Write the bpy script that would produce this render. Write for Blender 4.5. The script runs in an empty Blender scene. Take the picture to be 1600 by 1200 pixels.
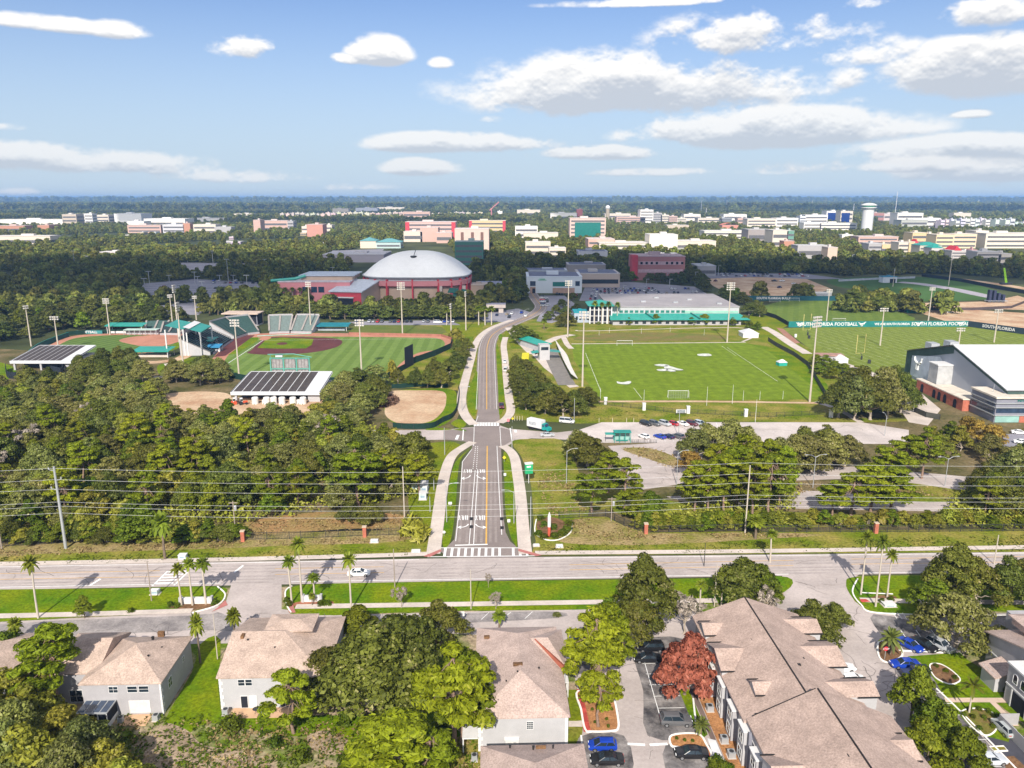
import bpy, bmesh, math, random
import numpy as np
from mathutils import Vector, Matrix
from mathutils.geometry import tessellate_polygon
random.seed(7); RNG = np.random.default_rng(7)
R = math.radians
S = bpy.context.scene; COL = S.collection

# ------------------------------------------------------------------ camera
F, CAM_H, HZ = 1200.0, 76.0, 309.5          # focal length in photo pixels, camera height (m), horizon row
PITCH = math.atan((600 - HZ) / F); CP, SP = math.cos(PITCH), math.sin(PITCH)
cam = bpy.data.cameras.new('camera'); cam_o = bpy.data.objects.new('camera', cam); COL.objects.link(cam_o)
cam.sensor_width = 36; cam.lens = 36 * F / 1600; cam.clip_start = 1; cam.clip_end = 120000
cam_o.location = (0, 0, CAM_H); cam_o.rotation_euler = (math.pi / 2 - PITCH, 0, 0)
S.camera = cam_o
S.render.resolution_x, S.render.resolution_y = 1024, 768
S.view_settings.view_transform = 'Standard'; S.view_settings.look = 'None'
S.view_settings.exposure = 0.60; S.view_settings.gamma = 1
S.cycles.max_bounces = 6; S.cycles.transparent_max_bounces = 8; S.cycles.volume_bounces = 0
S.cycles.use_denoising = True

# ------------------------------------------------------------------ sun
SUN_EL, SUN_AZ = R(36.5), R(5.5)            # height; shadows fall 5.5 degrees to the +x side of +y
sd = bpy.data.lights.new('sun', 'SUN'); so = bpy.data.objects.new('sun', sd); COL.objects.link(so)
sd.energy = 4.6; sd.angle = R(0.5); sd.color = (1.0, 0.94, 0.84)
so.rotation_euler = (math.pi / 2 - SUN_EL, 0, -SUN_AZ)
so.location = (0, -50, 200)

# ------------------------------------------------------------------ world: sky with clouds (by direction)
def nd(t, kind, loc=(0, 0), **kw):
    n = t.nodes.new(kind)
    for k, v in kw.items():
        if k.startswith('i_'):
            key = k[2:]
            n.inputs[int(key) if key.isdigit() else key.replace('_', ' ')].default_value = v
        else: setattr(n, k, v)
    return n
W = bpy.data.worlds.new('World'); S.world = W; W.use_nodes = True
def fbm(w, h, cells, octs, rough, rng, stretch=1.0):
    """layered smooth noise, h rows by w columns, about 0..1"""
    out = np.zeros((h, w), np.float32); amp = 1.0; tot = 0
    for o in range(octs):
        gx = max(2, int(cells*2**o)); gy = max(2, int(cells*2**o*h/w*stretch))
        g = rng.random((gy+2, gx+2)).astype(np.float32)
        x = np.linspace(0, gx, w, endpoint=False); y = np.linspace(0, gy, h, endpoint=False)
        xi = x.astype(int); yi = y.astype(int); fx = x-xi; fy = y-yi; fx = fx*fx*(3-2*fx); fy = fy*fy*(3-2*fy)
        A = g[yi][:, xi]; B = g[yi][:, xi+1]; C = g[yi+1][:, xi]; D = g[yi+1][:, xi+1]
        out += amp*((A*(1-fx)+B*fx)*(1-fy)[:, None] + (C*(1-fx)+D*fx)*fy[:, None]); tot += amp; amp *= rough
    return out/tot
AZ0, AZ1, EL0, EL1 = -0.9, 0.9, -0.01, 0.42
def cloud_image():
    """broken cumulus over the part of the sky in view, worked out as cover and light on an azimuth-height grid"""
    w, h = 2304, 552; rng = np.random.default_rng(11)
    az = np.linspace(AZ0, AZ1, w)[None, :]; el = np.linspace(EL1, EL0, h)[:, None]          # row 0 is the top
    banks = [(1005,146,235,54,1.05),(870,154,85,40,.8),(1150,134,140,32,.7),(1180,206,195,34,1.05),(1065,198,110,24,.7),(1190,62,165,42,.80),(1330,85,105,28,.6),
             (1110,40,80,26,.45),(1530,112,110,44,.9),(1595,82,60,30,.7),(1560,16,66,28,.95),(1375,4,60,14,.7),(392,78,54,24,.92),(585,84,46,24,.95),(545,92,40,12,.7),(498,90,28,16,.42),(85,40,90,13,.50),(185,49,42,15,.58),
             (730,227,150,18,.88),(940,241,110,14,.9),(660,264,64,15,.75),(40,246,90,20,.85),(150,258,150,20,.8),(250,266,90,14,.7),(370,278,160,15,.7),(530,293,80,9,.55),
             (1490,240,140,22,.85),(1350,262,190,15,.62),(1100,270,220,9,.55),(1560,272,170,18,.62),(1040,4,170,8,.62),(690,100,22,11,.42),(1300,290,300,11,.35),(1517,180,26,7,.5),(780,188,34,9,.42),(1200,250,60,9,.3),(20,300,40,9,.5),(940,205,40,9,.4),(1320,125,40,22,.55),(1330,158,40,10,.4),(20,200,40,8,.4)]
    n = fbm(w, h, 14, 8, .655, rng, 1.9); n = (n-n.mean())/n.std()
    big = fbm(w, h, 6, 4, .5, rng, 2.0); big = (big-big.mean())/big.std()
    def layer(bk, extra=0):
        B = np.zeros((h, w), np.float32)
        for px, py, bw, bh, k in bk:
            d = Vector(((px-800)/F, CP + (600-py)/F*SP, -SP + (600-py)/F*CP)).normalized(); A, E = math.atan2(d.x, d.y), math.asin(d.z)
            x = (az-A)*F/bw*.92; y = (el-E)*F/bh; y = np.where(y < 0, y*1.5, y*.92)             # flatter below
            B = np.maximum(B, k*np.exp(-(x*x+y*y)**1.25))
        for _ in range(extra):                                                               # more sky to the sides of the picture
            A = rng.uniform(.74, .9)*rng.choice([-1, 1]); E = rng.uniform(.03, .4); x = (az-A)*F/rng.uniform(60, 180); y = (el-E)*F/rng.uniform(14, 40)
            B = np.maximum(B, .8*np.exp(-(x*x+y*y)**1.25))
        d = np.where(B > .03, B*1.5 + (n*.26 + big*.07)*np.clip(B*1.8, .1, 1) - .44, -1)
        thick = np.clip(d, 0, 1.2)
        cov = np.clip((d+.08)/.40, 0, 1); cov = cov*cov*(3-2*cov)
        above = np.zeros_like(thick); q = np.zeros(w, np.float32)                             # bases under a deep cloud stay grey
        for r in range(h): q = q*.978 + thick[r]*.055; above[r] = q
        relief = (np.roll(thick, 4, 0) - thick) + .6*(np.roll(np.roll(thick, 11, 0), 5, 1) - thick)
        lit = np.clip(1.05 - .54*np.clip(above-.07, 0, 1.5) - relief*1.0 + n*.035 + big*.035*np.clip(above*3, 0, 1), .42, 1.1)
        hi = np.array([10.0, 9.75, 9.4]); lo = np.array([5.3, 5.65, 6.3])
        rgb = lo + (hi-lo)*np.clip((lit-.42)/.68, 0, 1)[..., None]
        sink = np.clip(el/.20, 0, 1)[..., None]; rgb = rgb*(.55+.45*sink) + np.array([4.9, 5.6, 6.4])*(.45-.45*sink)
        return rgb, (cov*(.80+.18*np.clip(el/.15, 0, 1)))[..., None]
    front = [k for k in banks if k[1] in (206, 198, 264, 262)]; back = [k for k in banks if k not in front]
    ra, ca = layer(back, 70); rb, ca2 = layer(front)
    cov = ca + ca2 - ca*ca2; rgb = (ra*ca*(1-ca2) + rb*ca2)/np.maximum(cov, 1e-4)
    px = np.concatenate([rgb/10, cov], 2).astype(np.float32)[::-1]
    im = bpy.data.images.new('cloud cover', w, h, alpha=True, float_buffer=True); im.colorspace_settings.name = 'Non-Color'; im.alpha_mode = 'CHANNEL_PACKED'
    im.pixels.foreach_set(np.ascontiguousarray(px).ravel()); im.update(); im.pack()
    return im
def build_world():
    t = W.node_tree; t.nodes.clear(); L = t.links.new
    def m(op, a, b=None, c=None):
        n = nd(t, 'ShaderNodeMath', operation=op)
        for i, v in enumerate((a, b, c)):
            if v is None: continue
            if isinstance(v, (int, float)): n.inputs[i].default_value = v
            else: L(v, n.inputs[i])
        return n.outputs[0]
    sky = nd(t, 'ShaderNodeTexSky', sky_type='NISHITA', sun_disc=False, sun_elevation=SUN_EL,
             sun_rotation=R(180) + SUN_AZ, altitude=80, air_density=1.0, dust_density=0.1, ozone_density=4.0)
    tc = nd(t, 'ShaderNodeTexCoord'); sx = nd(t, 'ShaderNodeSeparateXYZ'); L(tc.outputs['Generated'], sx.inputs[0])
    az = m('ARCTAN2', sx.outputs[0], sx.outputs[1]); el = m('ARCSINE', sx.outputs[2])
    cb = nd(t, 'ShaderNodeCombineXYZ'); L(m('DIVIDE', m('SUBTRACT', az, AZ0), AZ1-AZ0), cb.inputs[0]); L(m('DIVIDE', m('SUBTRACT', el, EL0), EL1-EL0), cb.inputs[1])
    im = nd(t, 'ShaderNodeTexImage', extension='CLIP', interpolation='Cubic'); im.image = cloud_image(); L(cb.outputs[0], im.inputs[0])
    # pale air low over the horizon
    low = nd(t, 'ShaderNodeMapRange', interpolation_type='SMOOTHERSTEP', i_1=-.04, i_2=.34, i_3=1.0, i_4=0.0); L(el, low.inputs[0])
    air = nd(t, 'ShaderNodeMixRGB'); L(m('MULTIPLY', low.outputs[0], .92), air.inputs[0]); air.inputs[2].default_value = (5.0, 6.15, 7.3, 1)
    sat = nd(t, 'ShaderNodeMixRGB', blend_type='MULTIPLY', i_0=1.0); L(sky.outputs[0], sat.inputs[1]); sat.inputs[2].default_value = (.84, .90, 1.08, 1)
    L(sat.outputs[0], air.inputs[1])
    cl = nd(t, 'ShaderNodeMixRGB', blend_type='MULTIPLY', i_0=1.0); L(im.outputs['Color'], cl.inputs[1]); cl.inputs[2].default_value = (10, 10, 10, 1)
    mix = nd(t, 'ShaderNodeMixRGB'); L(im.outputs['Alpha'], mix.inputs[0]); L(air.outputs[0], mix.inputs[1]); L(cl.outputs[0], mix.inputs[2])
    # bright unseen cloud added overhead and behind the viewer to lift the fill light
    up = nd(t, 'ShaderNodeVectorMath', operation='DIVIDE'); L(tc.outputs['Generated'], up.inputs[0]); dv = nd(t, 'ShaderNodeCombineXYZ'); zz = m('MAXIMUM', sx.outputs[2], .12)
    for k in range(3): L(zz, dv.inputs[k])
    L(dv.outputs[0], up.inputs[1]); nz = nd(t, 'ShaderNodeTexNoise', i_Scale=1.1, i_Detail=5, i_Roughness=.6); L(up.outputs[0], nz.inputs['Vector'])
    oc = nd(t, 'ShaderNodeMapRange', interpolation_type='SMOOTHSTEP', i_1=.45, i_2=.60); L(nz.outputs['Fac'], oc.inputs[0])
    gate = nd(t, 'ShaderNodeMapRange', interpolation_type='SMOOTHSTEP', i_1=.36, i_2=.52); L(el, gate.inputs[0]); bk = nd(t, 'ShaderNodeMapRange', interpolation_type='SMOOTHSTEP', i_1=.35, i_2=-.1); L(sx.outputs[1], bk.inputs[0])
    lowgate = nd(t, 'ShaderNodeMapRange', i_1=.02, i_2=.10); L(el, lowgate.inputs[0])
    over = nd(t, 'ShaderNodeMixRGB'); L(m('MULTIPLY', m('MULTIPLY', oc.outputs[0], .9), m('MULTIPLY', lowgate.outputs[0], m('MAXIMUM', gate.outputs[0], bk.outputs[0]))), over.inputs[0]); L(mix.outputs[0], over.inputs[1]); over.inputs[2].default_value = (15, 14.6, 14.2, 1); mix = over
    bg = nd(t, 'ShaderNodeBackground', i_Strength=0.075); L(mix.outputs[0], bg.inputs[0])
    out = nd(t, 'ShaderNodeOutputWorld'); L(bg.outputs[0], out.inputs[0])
build_world()

# ------------------------------------------------------------------ geometry of the place
def P(px, py, z=0.0):
    """where the ray through a photo pixel meets the horizontal plane z"""
    dx = (px - 800) / F; u = (600 - py) / F
    t = (z - CAM_H) / (-SP + u * CP)
    return Vector((dx * t, (CP + u * SP) * t, z))
def Z(Y, py):
    """height at which something standing at distance Y reaches photo row py"""
    c = (600 - py) / F
    return CAM_H + Y * (c * CP - SP) / (CP + c * SP)
def PXM(py):
    return CP * (py - HZ) / CAM_H        # photo pixels per metre across, on the ground at that row
GA = R(1.77)                             # the street grid is turned by this much
GU = Vector((math.cos(GA), math.sin(GA), 0)); GV = Vector((-math.sin(GA), math.cos(GA), 0))
# ------------------------------------------------------------------ mesh helper
class MB:
    def __init__(s): s.v = []; s.f = []; s.m = []
    def face(s, pts, m=0):
        i = len(s.v); s.v += [tuple(p) for p in pts]; s.f.append(tuple(range(i, i + len(pts)))); s.m.append(m)
    def grid(s, rows, m=0, close=False):
        i = len(s.v); n = len(rows[0])
        for r in rows: s.v += [tuple(p) for p in r]
        for a in range(len(rows) - 1):
            for b in range(n if close else n - 1):
                c = (b + 1) % n
                s.f.append((i + a*n + b, i + a*n + c, i + (a+1)*n + c, i + (a+1)*n + b)); s.m.append(m)
    def box(s, x0, x1, y0, y1, z0, z1, m=0):
        p = [(x0,y0,z0),(x1,y0,z0),(x1,y1,z0),(x0,y1,z0),(x0,y0,z1),(x1,y0,z1),(x1,y1,z1),(x0,y1,z1)]
        i = len(s.v); s.v += p
        for f in ((3,2,1,0),(4,5,6,7),(0,1,5,4),(1,2,6,5),(2,3,7,6),(3,0,4,7)):
            s.f.append(tuple(i + k for k in f)); s.m.append(m)
    def obox(s, c, ang, sx, sy, z0, z1, m=0):
        ca, sa = math.cos(ang), math.sin(ang); i = len(s.v)
        for z in (z0, z1):
            for a, b in ((-1,-1),(1,-1),(1,1),(-1,1)):
                x, y = a*sx/2, b*sy/2; s.v.append((c[0]+x*ca-y*sa, c[1]+x*sa+y*ca, z))
        for f in ((3,2,1,0),(4,5,6,7),(0,1,5,4),(1,2,6,5),(2,3,7,6),(3,0,4,7)):
            s.f.append(tuple(i + k for k in f)); s.m.append(m)
    def prism(s, poly, z0, z1, m=0, mt=None):
        n = len(poly); i = len(s.v); a = sum(poly[k][0]*poly[(k+1)%n][1]-poly[(k+1)%n][0]*poly[k][1] for k in range(n))
        if a < 0: poly = poly[::-1]
        s.v += [(p[0],p[1],z0) for p in poly] + [(p[0],p[1],z1) for p in poly]
        s.f.append(tuple(range(i+n, i+2*n))); s.m.append(m if mt is None else mt)
        s.f.append(tuple(range(i+n-1, i-1, -1))); s.m.append(m)
        for k in range(n):
            l = (k+1) % n; s.f.append((i+k, i+l, i+n+l, i+n+k)); s.m.append(m)
    def tube(s, pts, rad, n=6, m=0, cap=True):
        pts = [Vector(p) for p in pts]; rows = []
        if isinstance(rad, (int, float)): rad = [rad]*len(pts)
        for k, p in enumerate(pts):
            d = (pts[min(k+1, len(pts)-1)] - pts[max(k-1, 0)]).normalized()
            a = d.cross(Vector((0,0,1)) if abs(d.z) < .95 else Vector((1,0,0))).normalized(); b = d.cross(a)
            rows.append([p + (a*math.cos(q) + b*math.sin(q))*rad[k] for q in [2*math.pi*j/n for j in range(n)]])
        s.grid(rows, m, True)
        if cap: s.face(rows[-1], m); s.face(rows[0][::-1], m)
    def lathe(s, prof, n=16, c=(0,0), m=0):
        rows = [[(c[0]+r*math.cos(2*math.pi*k/n), c[1]+r*math.sin(2*math.pi*k/n), z) for k in range(n)] for r, z in prof]
        s.grid(rows, m, True)
        s.face(rows[-1], m)
    def build(s, name, mats, parent=None, smooth=False, loc=None, rotz=None):
        me = bpy.data.meshes.new(name); me.from_pydata(s.v, [], s.f)
        mats = mats if isinstance(mats, (list, tuple)) else [mats]
        for k in mats: me.materials.append(k)
        if len(mats) > 1: me.polygons.foreach_set('material_index', s.m)
        if smooth: me.polygons.foreach_set('use_smooth', [True]*len(me.polygons))
        me.update()
        return put(name, me, parent, loc, rotz)
def put(name, data, parent=None, loc=None, rotz=None):
    o = bpy.data.objects.new(name, data); COL.objects.link(o)
    if parent is not None: o.parent = parent
    if loc is not None: o.location = loc
    if rotz is not None: o.rotation_euler = (0, 0, rotz)
    return o
def tag(o, label=None, cat=None, group=None, kind=None):
    if label: o['label'] = label
    if cat: o['category'] = cat
    if group: o['group'] = group
    if kind: o['kind'] = kind
    return o
def thing(name, label, cat, loc=(0,0,0), rotz=0.0, group=None):
    return tag(put(name, None, None, loc, rotz), label, cat, group)
def copy_tree(o, parent=None):
    c = o.copy(); COL.objects.link(c)
    if parent is not None: c.parent = parent
    for ch in KIDS.get(o.name, ()): copy_tree(ch, c)
    return c
KIDS = {}
def remember(o, kids, deep=()):
    """note the children of a thing so that copying does not have to search for them"""
    KIDS[o.name] = list(kids)
    for a, b in deep: KIDS[a.name] = list(b)
def dup(o, loc, rotz=0.0, scale=None, label=None, group=None):
    c = copy_tree(o); c.location = loc; c.rotation_euler = (0, 0, rotz)
    if scale is not None: c.scale = scale if not isinstance(scale, (int, float)) else (scale,)*3
    if label: c['label'] = label
    if group: c['group'] = group
    return c

# ------------------------------------------------------------------ materials
def lin(h):
    """#rrggbb -> linear"""
    return tuple(((c/12.92) if c <= .04045 else ((c+.055)/1.055)**2.4) for c in (int(h[i:i+2], 16)/255 for i in (1, 3, 5)))
MATS = {}
def M(name, col, rough=.8, var=.12, scale=.4, fine=0, finescale=8, metal=0, spec=.3, world=False, obcol=False, col2=None, bump=0, detail=4, thr=(.35,.65)):
    """a surface whose colour wanders a little, by noise in object or world space"""
    if name in MATS: return MATS[name]
    m = bpy.data.materials.new(name); m.use_nodes = True; t = m.node_tree; L = t.links.new
    b = t.nodes['Principled BSDF']; b.inputs['Roughness'].default_value = rough; b.inputs['Metallic'].default_value = metal
    b.inputs['Specular IOR Level'].default_value = spec if not world else min(spec, .06)
    if world: vec = nd(t, 'ShaderNodeNewGeometry').outputs['Position']
    else: vec = nd(t, 'ShaderNodeTexCoord').outputs['Object']
    n = nd(t, 'ShaderNodeTexNoise', i_Scale=scale, i_Detail=detail, i_Roughness=.6); L(vec, n.inputs['Vector'])
    rp = nd(t, 'ShaderNodeMapRange', i_1=thr[0], i_2=thr[1]); L(n.outputs['Fac'], rp.inputs[0])
    mx = nd(t, 'ShaderNodeMixRGB'); L(rp.outputs[0], mx.inputs[0])
    if col2 is None:
        mx.inputs[1].default_value = (*[c*(1-var) for c in col], 1); mx.inputs[2].default_value = (*[min(1, c*(1+var)) for c in col], 1)
    else: mx.inputs[1].default_value = (*col, 1); mx.inputs[2].default_value = (*col2, 1)
    c = mx.outputs[0]
    if fine:
        n2 = nd(t, 'ShaderNodeTexNoise', i_Scale=finescale, i_Detail=3, i_Roughness=.7); L(vec, n2.inputs['Vector'])
        r2 = nd(t, 'ShaderNodeMapRange', i_1=.3, i_2=.7, i_3=1-fine, i_4=1+fine); L(n2.outputs['Fac'], r2.inputs[0])
        mm = nd(t, 'ShaderNodeMixRGB', blend_type='MULTIPLY', i_0=1.0); L(c, mm.inputs[1]); L(r2.outputs[0], mm.inputs[2]); c = mm.outputs[0]
        if bump:
            bp = nd(t, 'ShaderNodeBump', i_Strength=bump, i_Distance=.2); L(n2.outputs['Fac'], bp.inputs['Height']); L(bp.outputs[0], b.inputs['Normal'])
    if obcol:
        oi = nd(t, 'ShaderNodeObjectInfo'); mm = nd(t, 'ShaderNodeMixRGB', blend_type='MULTIPLY', i_0=1.0)
        L(oi.outputs['Color'], mm.inputs[1]); L(c, mm.inputs[2]); c = mm.outputs[0]
    L(c, b.inputs['Base Color'])
    MATS[name] = m; return m
def striped(name, c1, c2, width, ang, var=.12, soft=.08, world=True, rough=.9, base=0):
    """mown stripes / seams: bands across a direction"""
    m = M(name, c1, rough, var, .25, fine=.12, finescale=1.2, world=world); t = m.node_tree; L = t.links.new
    b = t.nodes['Principled BSDF']; src = b.inputs['Base Color'].links[0].from_socket
    vec = nd(t, 'ShaderNodeNewGeometry').outputs['Position'] if world else nd(t, 'ShaderNodeTexCoord').outputs['Object']
    mp = nd(t, 'ShaderNodeMapping', vector_type='POINT'); mp.inputs['Rotation'].default_value = (0, 0, ang); L(vec, mp.inputs[0])
    wv = nd(t, 'ShaderNodeTexWave', i_Scale=math.pi/ (10*width) , i_Distortion=.15, i_Detail=1.0); L(mp.outputs[0], wv.inputs[0])
    rr = nd(t, 'ShaderNodeMapRange', i_1=.5-soft, i_2=.5+soft); L(wv.outputs['Fac'], rr.inputs[0])
    mx = nd(t, 'ShaderNodeMixRGB', blend_type='MULTIPLY'); L(rr.outputs[0], mx.inputs[0]); L(src, mx.inputs[1])
    mx.inputs[2].default_value = (*[b2/a2 if a2 else 1 for a2, b2 in zip(c1, c2)], 1)
    L(mx.outputs[0], b.inputs['Base Color']); return m
def foliage(name, dark, mid, light, lightshare=.12, trans=.25, hue=.03, val=.25):
    if name in MATS: return MATS[name]
    m = bpy.data.materials.new(name); m.use_nodes = True; t = m.node_tree; L = t.links.new; t.nodes.clear()
    g = nd(t, 'ShaderNodeNewGeometry'); oi = nd(t, 'ShaderNodeObjectInfo'); tc = nd(t, 'ShaderNodeTexCoord')
    rp = nd(t, 'ShaderNodeValToRGB'); e = rp.color_ramp.elements
    e[0].position = 0; e[0].color = (*dark, 1); e[1].position = 1; e[1].color = (*light, 1)
    x = e.new(1-lightshare-.3); x.color = (*mid, 1); x = e.new(1-lightshare); x.color = (*[c*1.25 for c in mid], 1)
    n = nd(t, 'ShaderNodeTexNoise', i_Scale=.45, i_Detail=2); L(tc.outputs['Object'], n.inputs['Vector'])
    a = nd(t, 'ShaderNodeMath', operation='MULTIPLY_ADD'); L(n.outputs['Fac'], a.inputs[0]); a.inputs[1].default_value = .7
    s = nd(t, 'ShaderNodeMath', operation='MULTIPLY_ADD'); L(g.outputs['Random Per Island'], s.inputs[0]); s.inputs[1].default_value = .72; s.inputs[2].default_value = -.2
    L(s.outputs[0], a.inputs[2]); L(a.outputs[0], rp.inputs[0])
    hs = nd(t, 'ShaderNodeHueSaturation'); L(rp.outputs[0], hs.inputs['Color'])
    h = nd(t, 'ShaderNodeMapRange', i_3=.5-hue, i_4=.5+hue*.6); L(oi.outputs['Random'], h.inputs[0]); L(h.outputs[0], hs.inputs['Hue'])
    fr = nd(t, 'ShaderNodeMath', operation='FRACT'); ml = nd(t, 'ShaderNodeMath', operation='MULTIPLY', i_1=7.31); L(oi.outputs['Random'], ml.inputs[0]); L(ml.outputs[0], fr.inputs[0])
    v = nd(t, 'ShaderNodeMapRange', i_3=1-val, i_4=1+val); L(fr.outputs[0], v.inputs[0]); L(v.outputs[0], hs.inputs['Value'])
    d = nd(t, 'ShaderNodeBsdfPrincipled', i_Roughness=.55); d.inputs['Specular IOR Level'].default_value = .18; L(hs.outputs[0], d.inputs['Base Color'])
    tr = nd(t, 'ShaderNodeBsdfTranslucent'); L(hs.outputs[0], tr.inputs[0])
    mx = nd(t, 'ShaderNodeMixShader', i_0=trans); L(d.outputs[0], mx.inputs[1]); L(tr.outputs[0], mx.inputs[2])
    o = nd(t, 'ShaderNodeOutputMaterial'); L(mx.outputs[0], o.inputs[0])
    MATS[name] = m; return m
def glass(name, col=(.02,.03,.04), rough=.08):
    if name in MATS: return MATS[name]
    return M(name, col, rough, .3, .7, spec=.7)

GRASS   = M('lawn grass', (.095,.15,.005), .9, world=True, scale=.06, col2=(.18,.19,.010), fine=.38, finescale=1.3, detail=7)
LUSH    = M('watered grass', (.072,.15,.003), .9, world=True, scale=.12, col2=(.17,.205,.005), fine=.4, finescale=1.7, detail=8, thr=(.36,.66))
VERGE   = M('verge grass', (.115,.155,.007), .9, world=True, scale=.10, col2=(.29,.225,.06), fine=.42, finescale=1.5, detail=8, thr=(.4,.7))
DRY     = M('straw grass', (.30,.225,.105), .95, world=True, scale=.16, col2=(.17,.165,.03), fine=.45, finescale=1.8, detail=8, thr=(.42,.68))
WEEDY   = M('weedy ground', (.33,.255,.17), .95, world=True, scale=.12, col2=(.10,.15,.012), fine=.45, finescale=1.5, detail=9, thr=(.44,.58))
FLOOR   = M('wood floor litter', (.07,.07,.022), .95, world=True, scale=.07, col2=(.20,.15,.08), fine=.35, finescale=.9, detail=6)
FARLAND = M('far land', (.045,.058,.022), .95, world=True, scale=.004, col2=(.10,.105,.045), fine=.45, finescale=.02, detail=8)
ASPH    = M('road asphalt', (.235,.195,.18), .88, world=True, scale=.12, var=.09, fine=.12, finescale=2.5, detail=5)
PALEASPH= M('pale asphalt', (.43,.37,.345), .9, world=True, scale=.10, var=.15, fine=.10, finescale=1.7, detail=6)
OLDASPH = M('blotchy asphalt', (.060,.055,.057), .85, world=True, scale=.30, col2=(.33,.30,.285), fine=.22, finescale=2.2, detail=8, thr=(.36,.72))  # dark and pale grey blotches by noise
LOTASPH = M('parking asphalt', (.25,.24,.27), .9, world=True, scale=.05, var=.12, fine=.12, finescale=.8)
CONC    = M('concrete', (.54,.465,.41), .9, world=True, scale=.2, var=.10, fine=.10, finescale=2.0)
KERB    = M('painted kerb', (.80,.77,.72), .8, var=.08, scale=1.5)
BLACKEN = M('soot dark trim', (.02,.018,.018), .7)
WHITE   = M('white paint', (.62,.61,.60), .7, var=.05, scale=.8)
LINE    = M('road paint', (.78,.77,.75), .8, world=True, var=.06, scale=.8, fine=.1, finescale=4)
YELLOW  = M('yellow road paint', (.62,.36,.09), .8, world=True, var=.1, scale=.8)
REDPAV  = M('red brick paving', (.45,.075,.06), .9, world=True, var=.35, scale=.6, fine=.2, finescale=4)
MULCH   = M('orange mulch', (.36,.175,.075), .95, world=True, var=.2, scale=.5, fine=.35, finescale=3.5)
BROWNM  = M('brown mulch', (.17,.095,.05), .95, world=True, var=.3, scale=.5, fine=.35, finescale=3.5)
SAND    = M('bare sand', (.56,.42,.28), .95, world=True, scale=.08, col2=(.40,.24,.145), fine=.2, finescale=.9, detail=8)
CLAY    = M('red clay', (.43,.20,.135), .95, world=True, var=.12, scale=.1, fine=.1, finescale=1)
DKCLAY  = M('dark clay', (.115,.042,.042), .95, world=True, var=.15, scale=.1, fine=.1, finescale=1)
SHINGLE = M('tan shingles', (.42,.315,.255), .9, var=.15, scale=.5, fine=.30, finescale=4.2, bump=.3, detail=8)
SHINGLE2= M('pink tan shingles', (.425,.322,.278), .9, var=.13, scale=.4, fine=.30, finescale=4.2, bump=.3, detail=8)
SHINGLE3= M('weathered shingles', (.39,.288,.24), .9, var=.15, scale=.35, fine=.30, finescale=3.8, bump=.3, detail=8)
STUCCO  = M('grey stucco', (.36,.345,.355), .85, var=.06, scale=.6, fine=.05, finescale=6)
STUCCOD = M('blue grey stucco', (.21,.21,.245), .85, var=.06, scale=.6, fine=.05, finescale=6)
WSTUCCO = M('white stucco', (.41,.40,.405), .85, var=.05, scale=.5, fine=.04, finescale=6)
BRICK   = M('red brick', (.42,.135,.085), .9, var=.15, scale=.8, fine=.2, finescale=6)
BARK    = M('bark', (.16,.12,.085), .9, var=.25, scale=2)
PALEBARK= M('pale bark', (.36,.30,.24), .9, var=.2, scale=2)
PINEBARK= M('pine bark', (.24,.16,.12), .9, var=.25, scale=2)
METAL   = M('galvanised metal', (.40,.41,.42), .5, var=.08, metal=.3)
POLE    = M('pale concrete pole', (.46,.40,.33), .8, var=.07)
DKMETAL = M('dark metal', (.035,.037,.04), .6, var=.1)
WOODPOLE= M('weathered wood', (.30,.245,.20), .9, var=.15)
GREENROOF=M('teal metal roof', (.018,.27,.215), .45, var=.07, scale=.3, metal=.0, spec=.5)
WROOF   = M('white membrane roof', (.56,.56,.57), .7, var=.03, scale=.1)
GROOF   = M('grey membrane roof', (.30,.275,.28), .85, var=.08, scale=.08, fine=.06, finescale=.5)
SOLAR   = M('dark roof panels', (.055,.042,.038), .5, var=.2, scale=.5)
DARKIN  = M('dark interior', (.012,.014,.022), .8)
GLASS   = glass('dark glass'); BGLASS = glass('blue glass', (.03,.05,.09)); GGLASS = glass('green glass', (.03,.14,.10), .12)
RUBBER  = M('tyre rubber', (.02,.02,.021), .9)
CHROME  = M('wheel alloy', (.55,.55,.56), .35, metal=.8)
PAINT   = M('car paint', (1,1,1), .28, var=.02, spec=.6, obcol=True)
WALLOB  = M('painted wall', (1,1,1), .88, var=.05, scale=.12, fine=.04, finescale=1.5, obcol=True)
RED     = M('red paint', (.52,.03,.04), .6); YEL = M('yellow paint', (.75,.55,.03), .6); GRN = M('green paint', (.02,.34,.14), .6); TEAL = M('teal fabric', (.01,.24,.22), .7)
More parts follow.
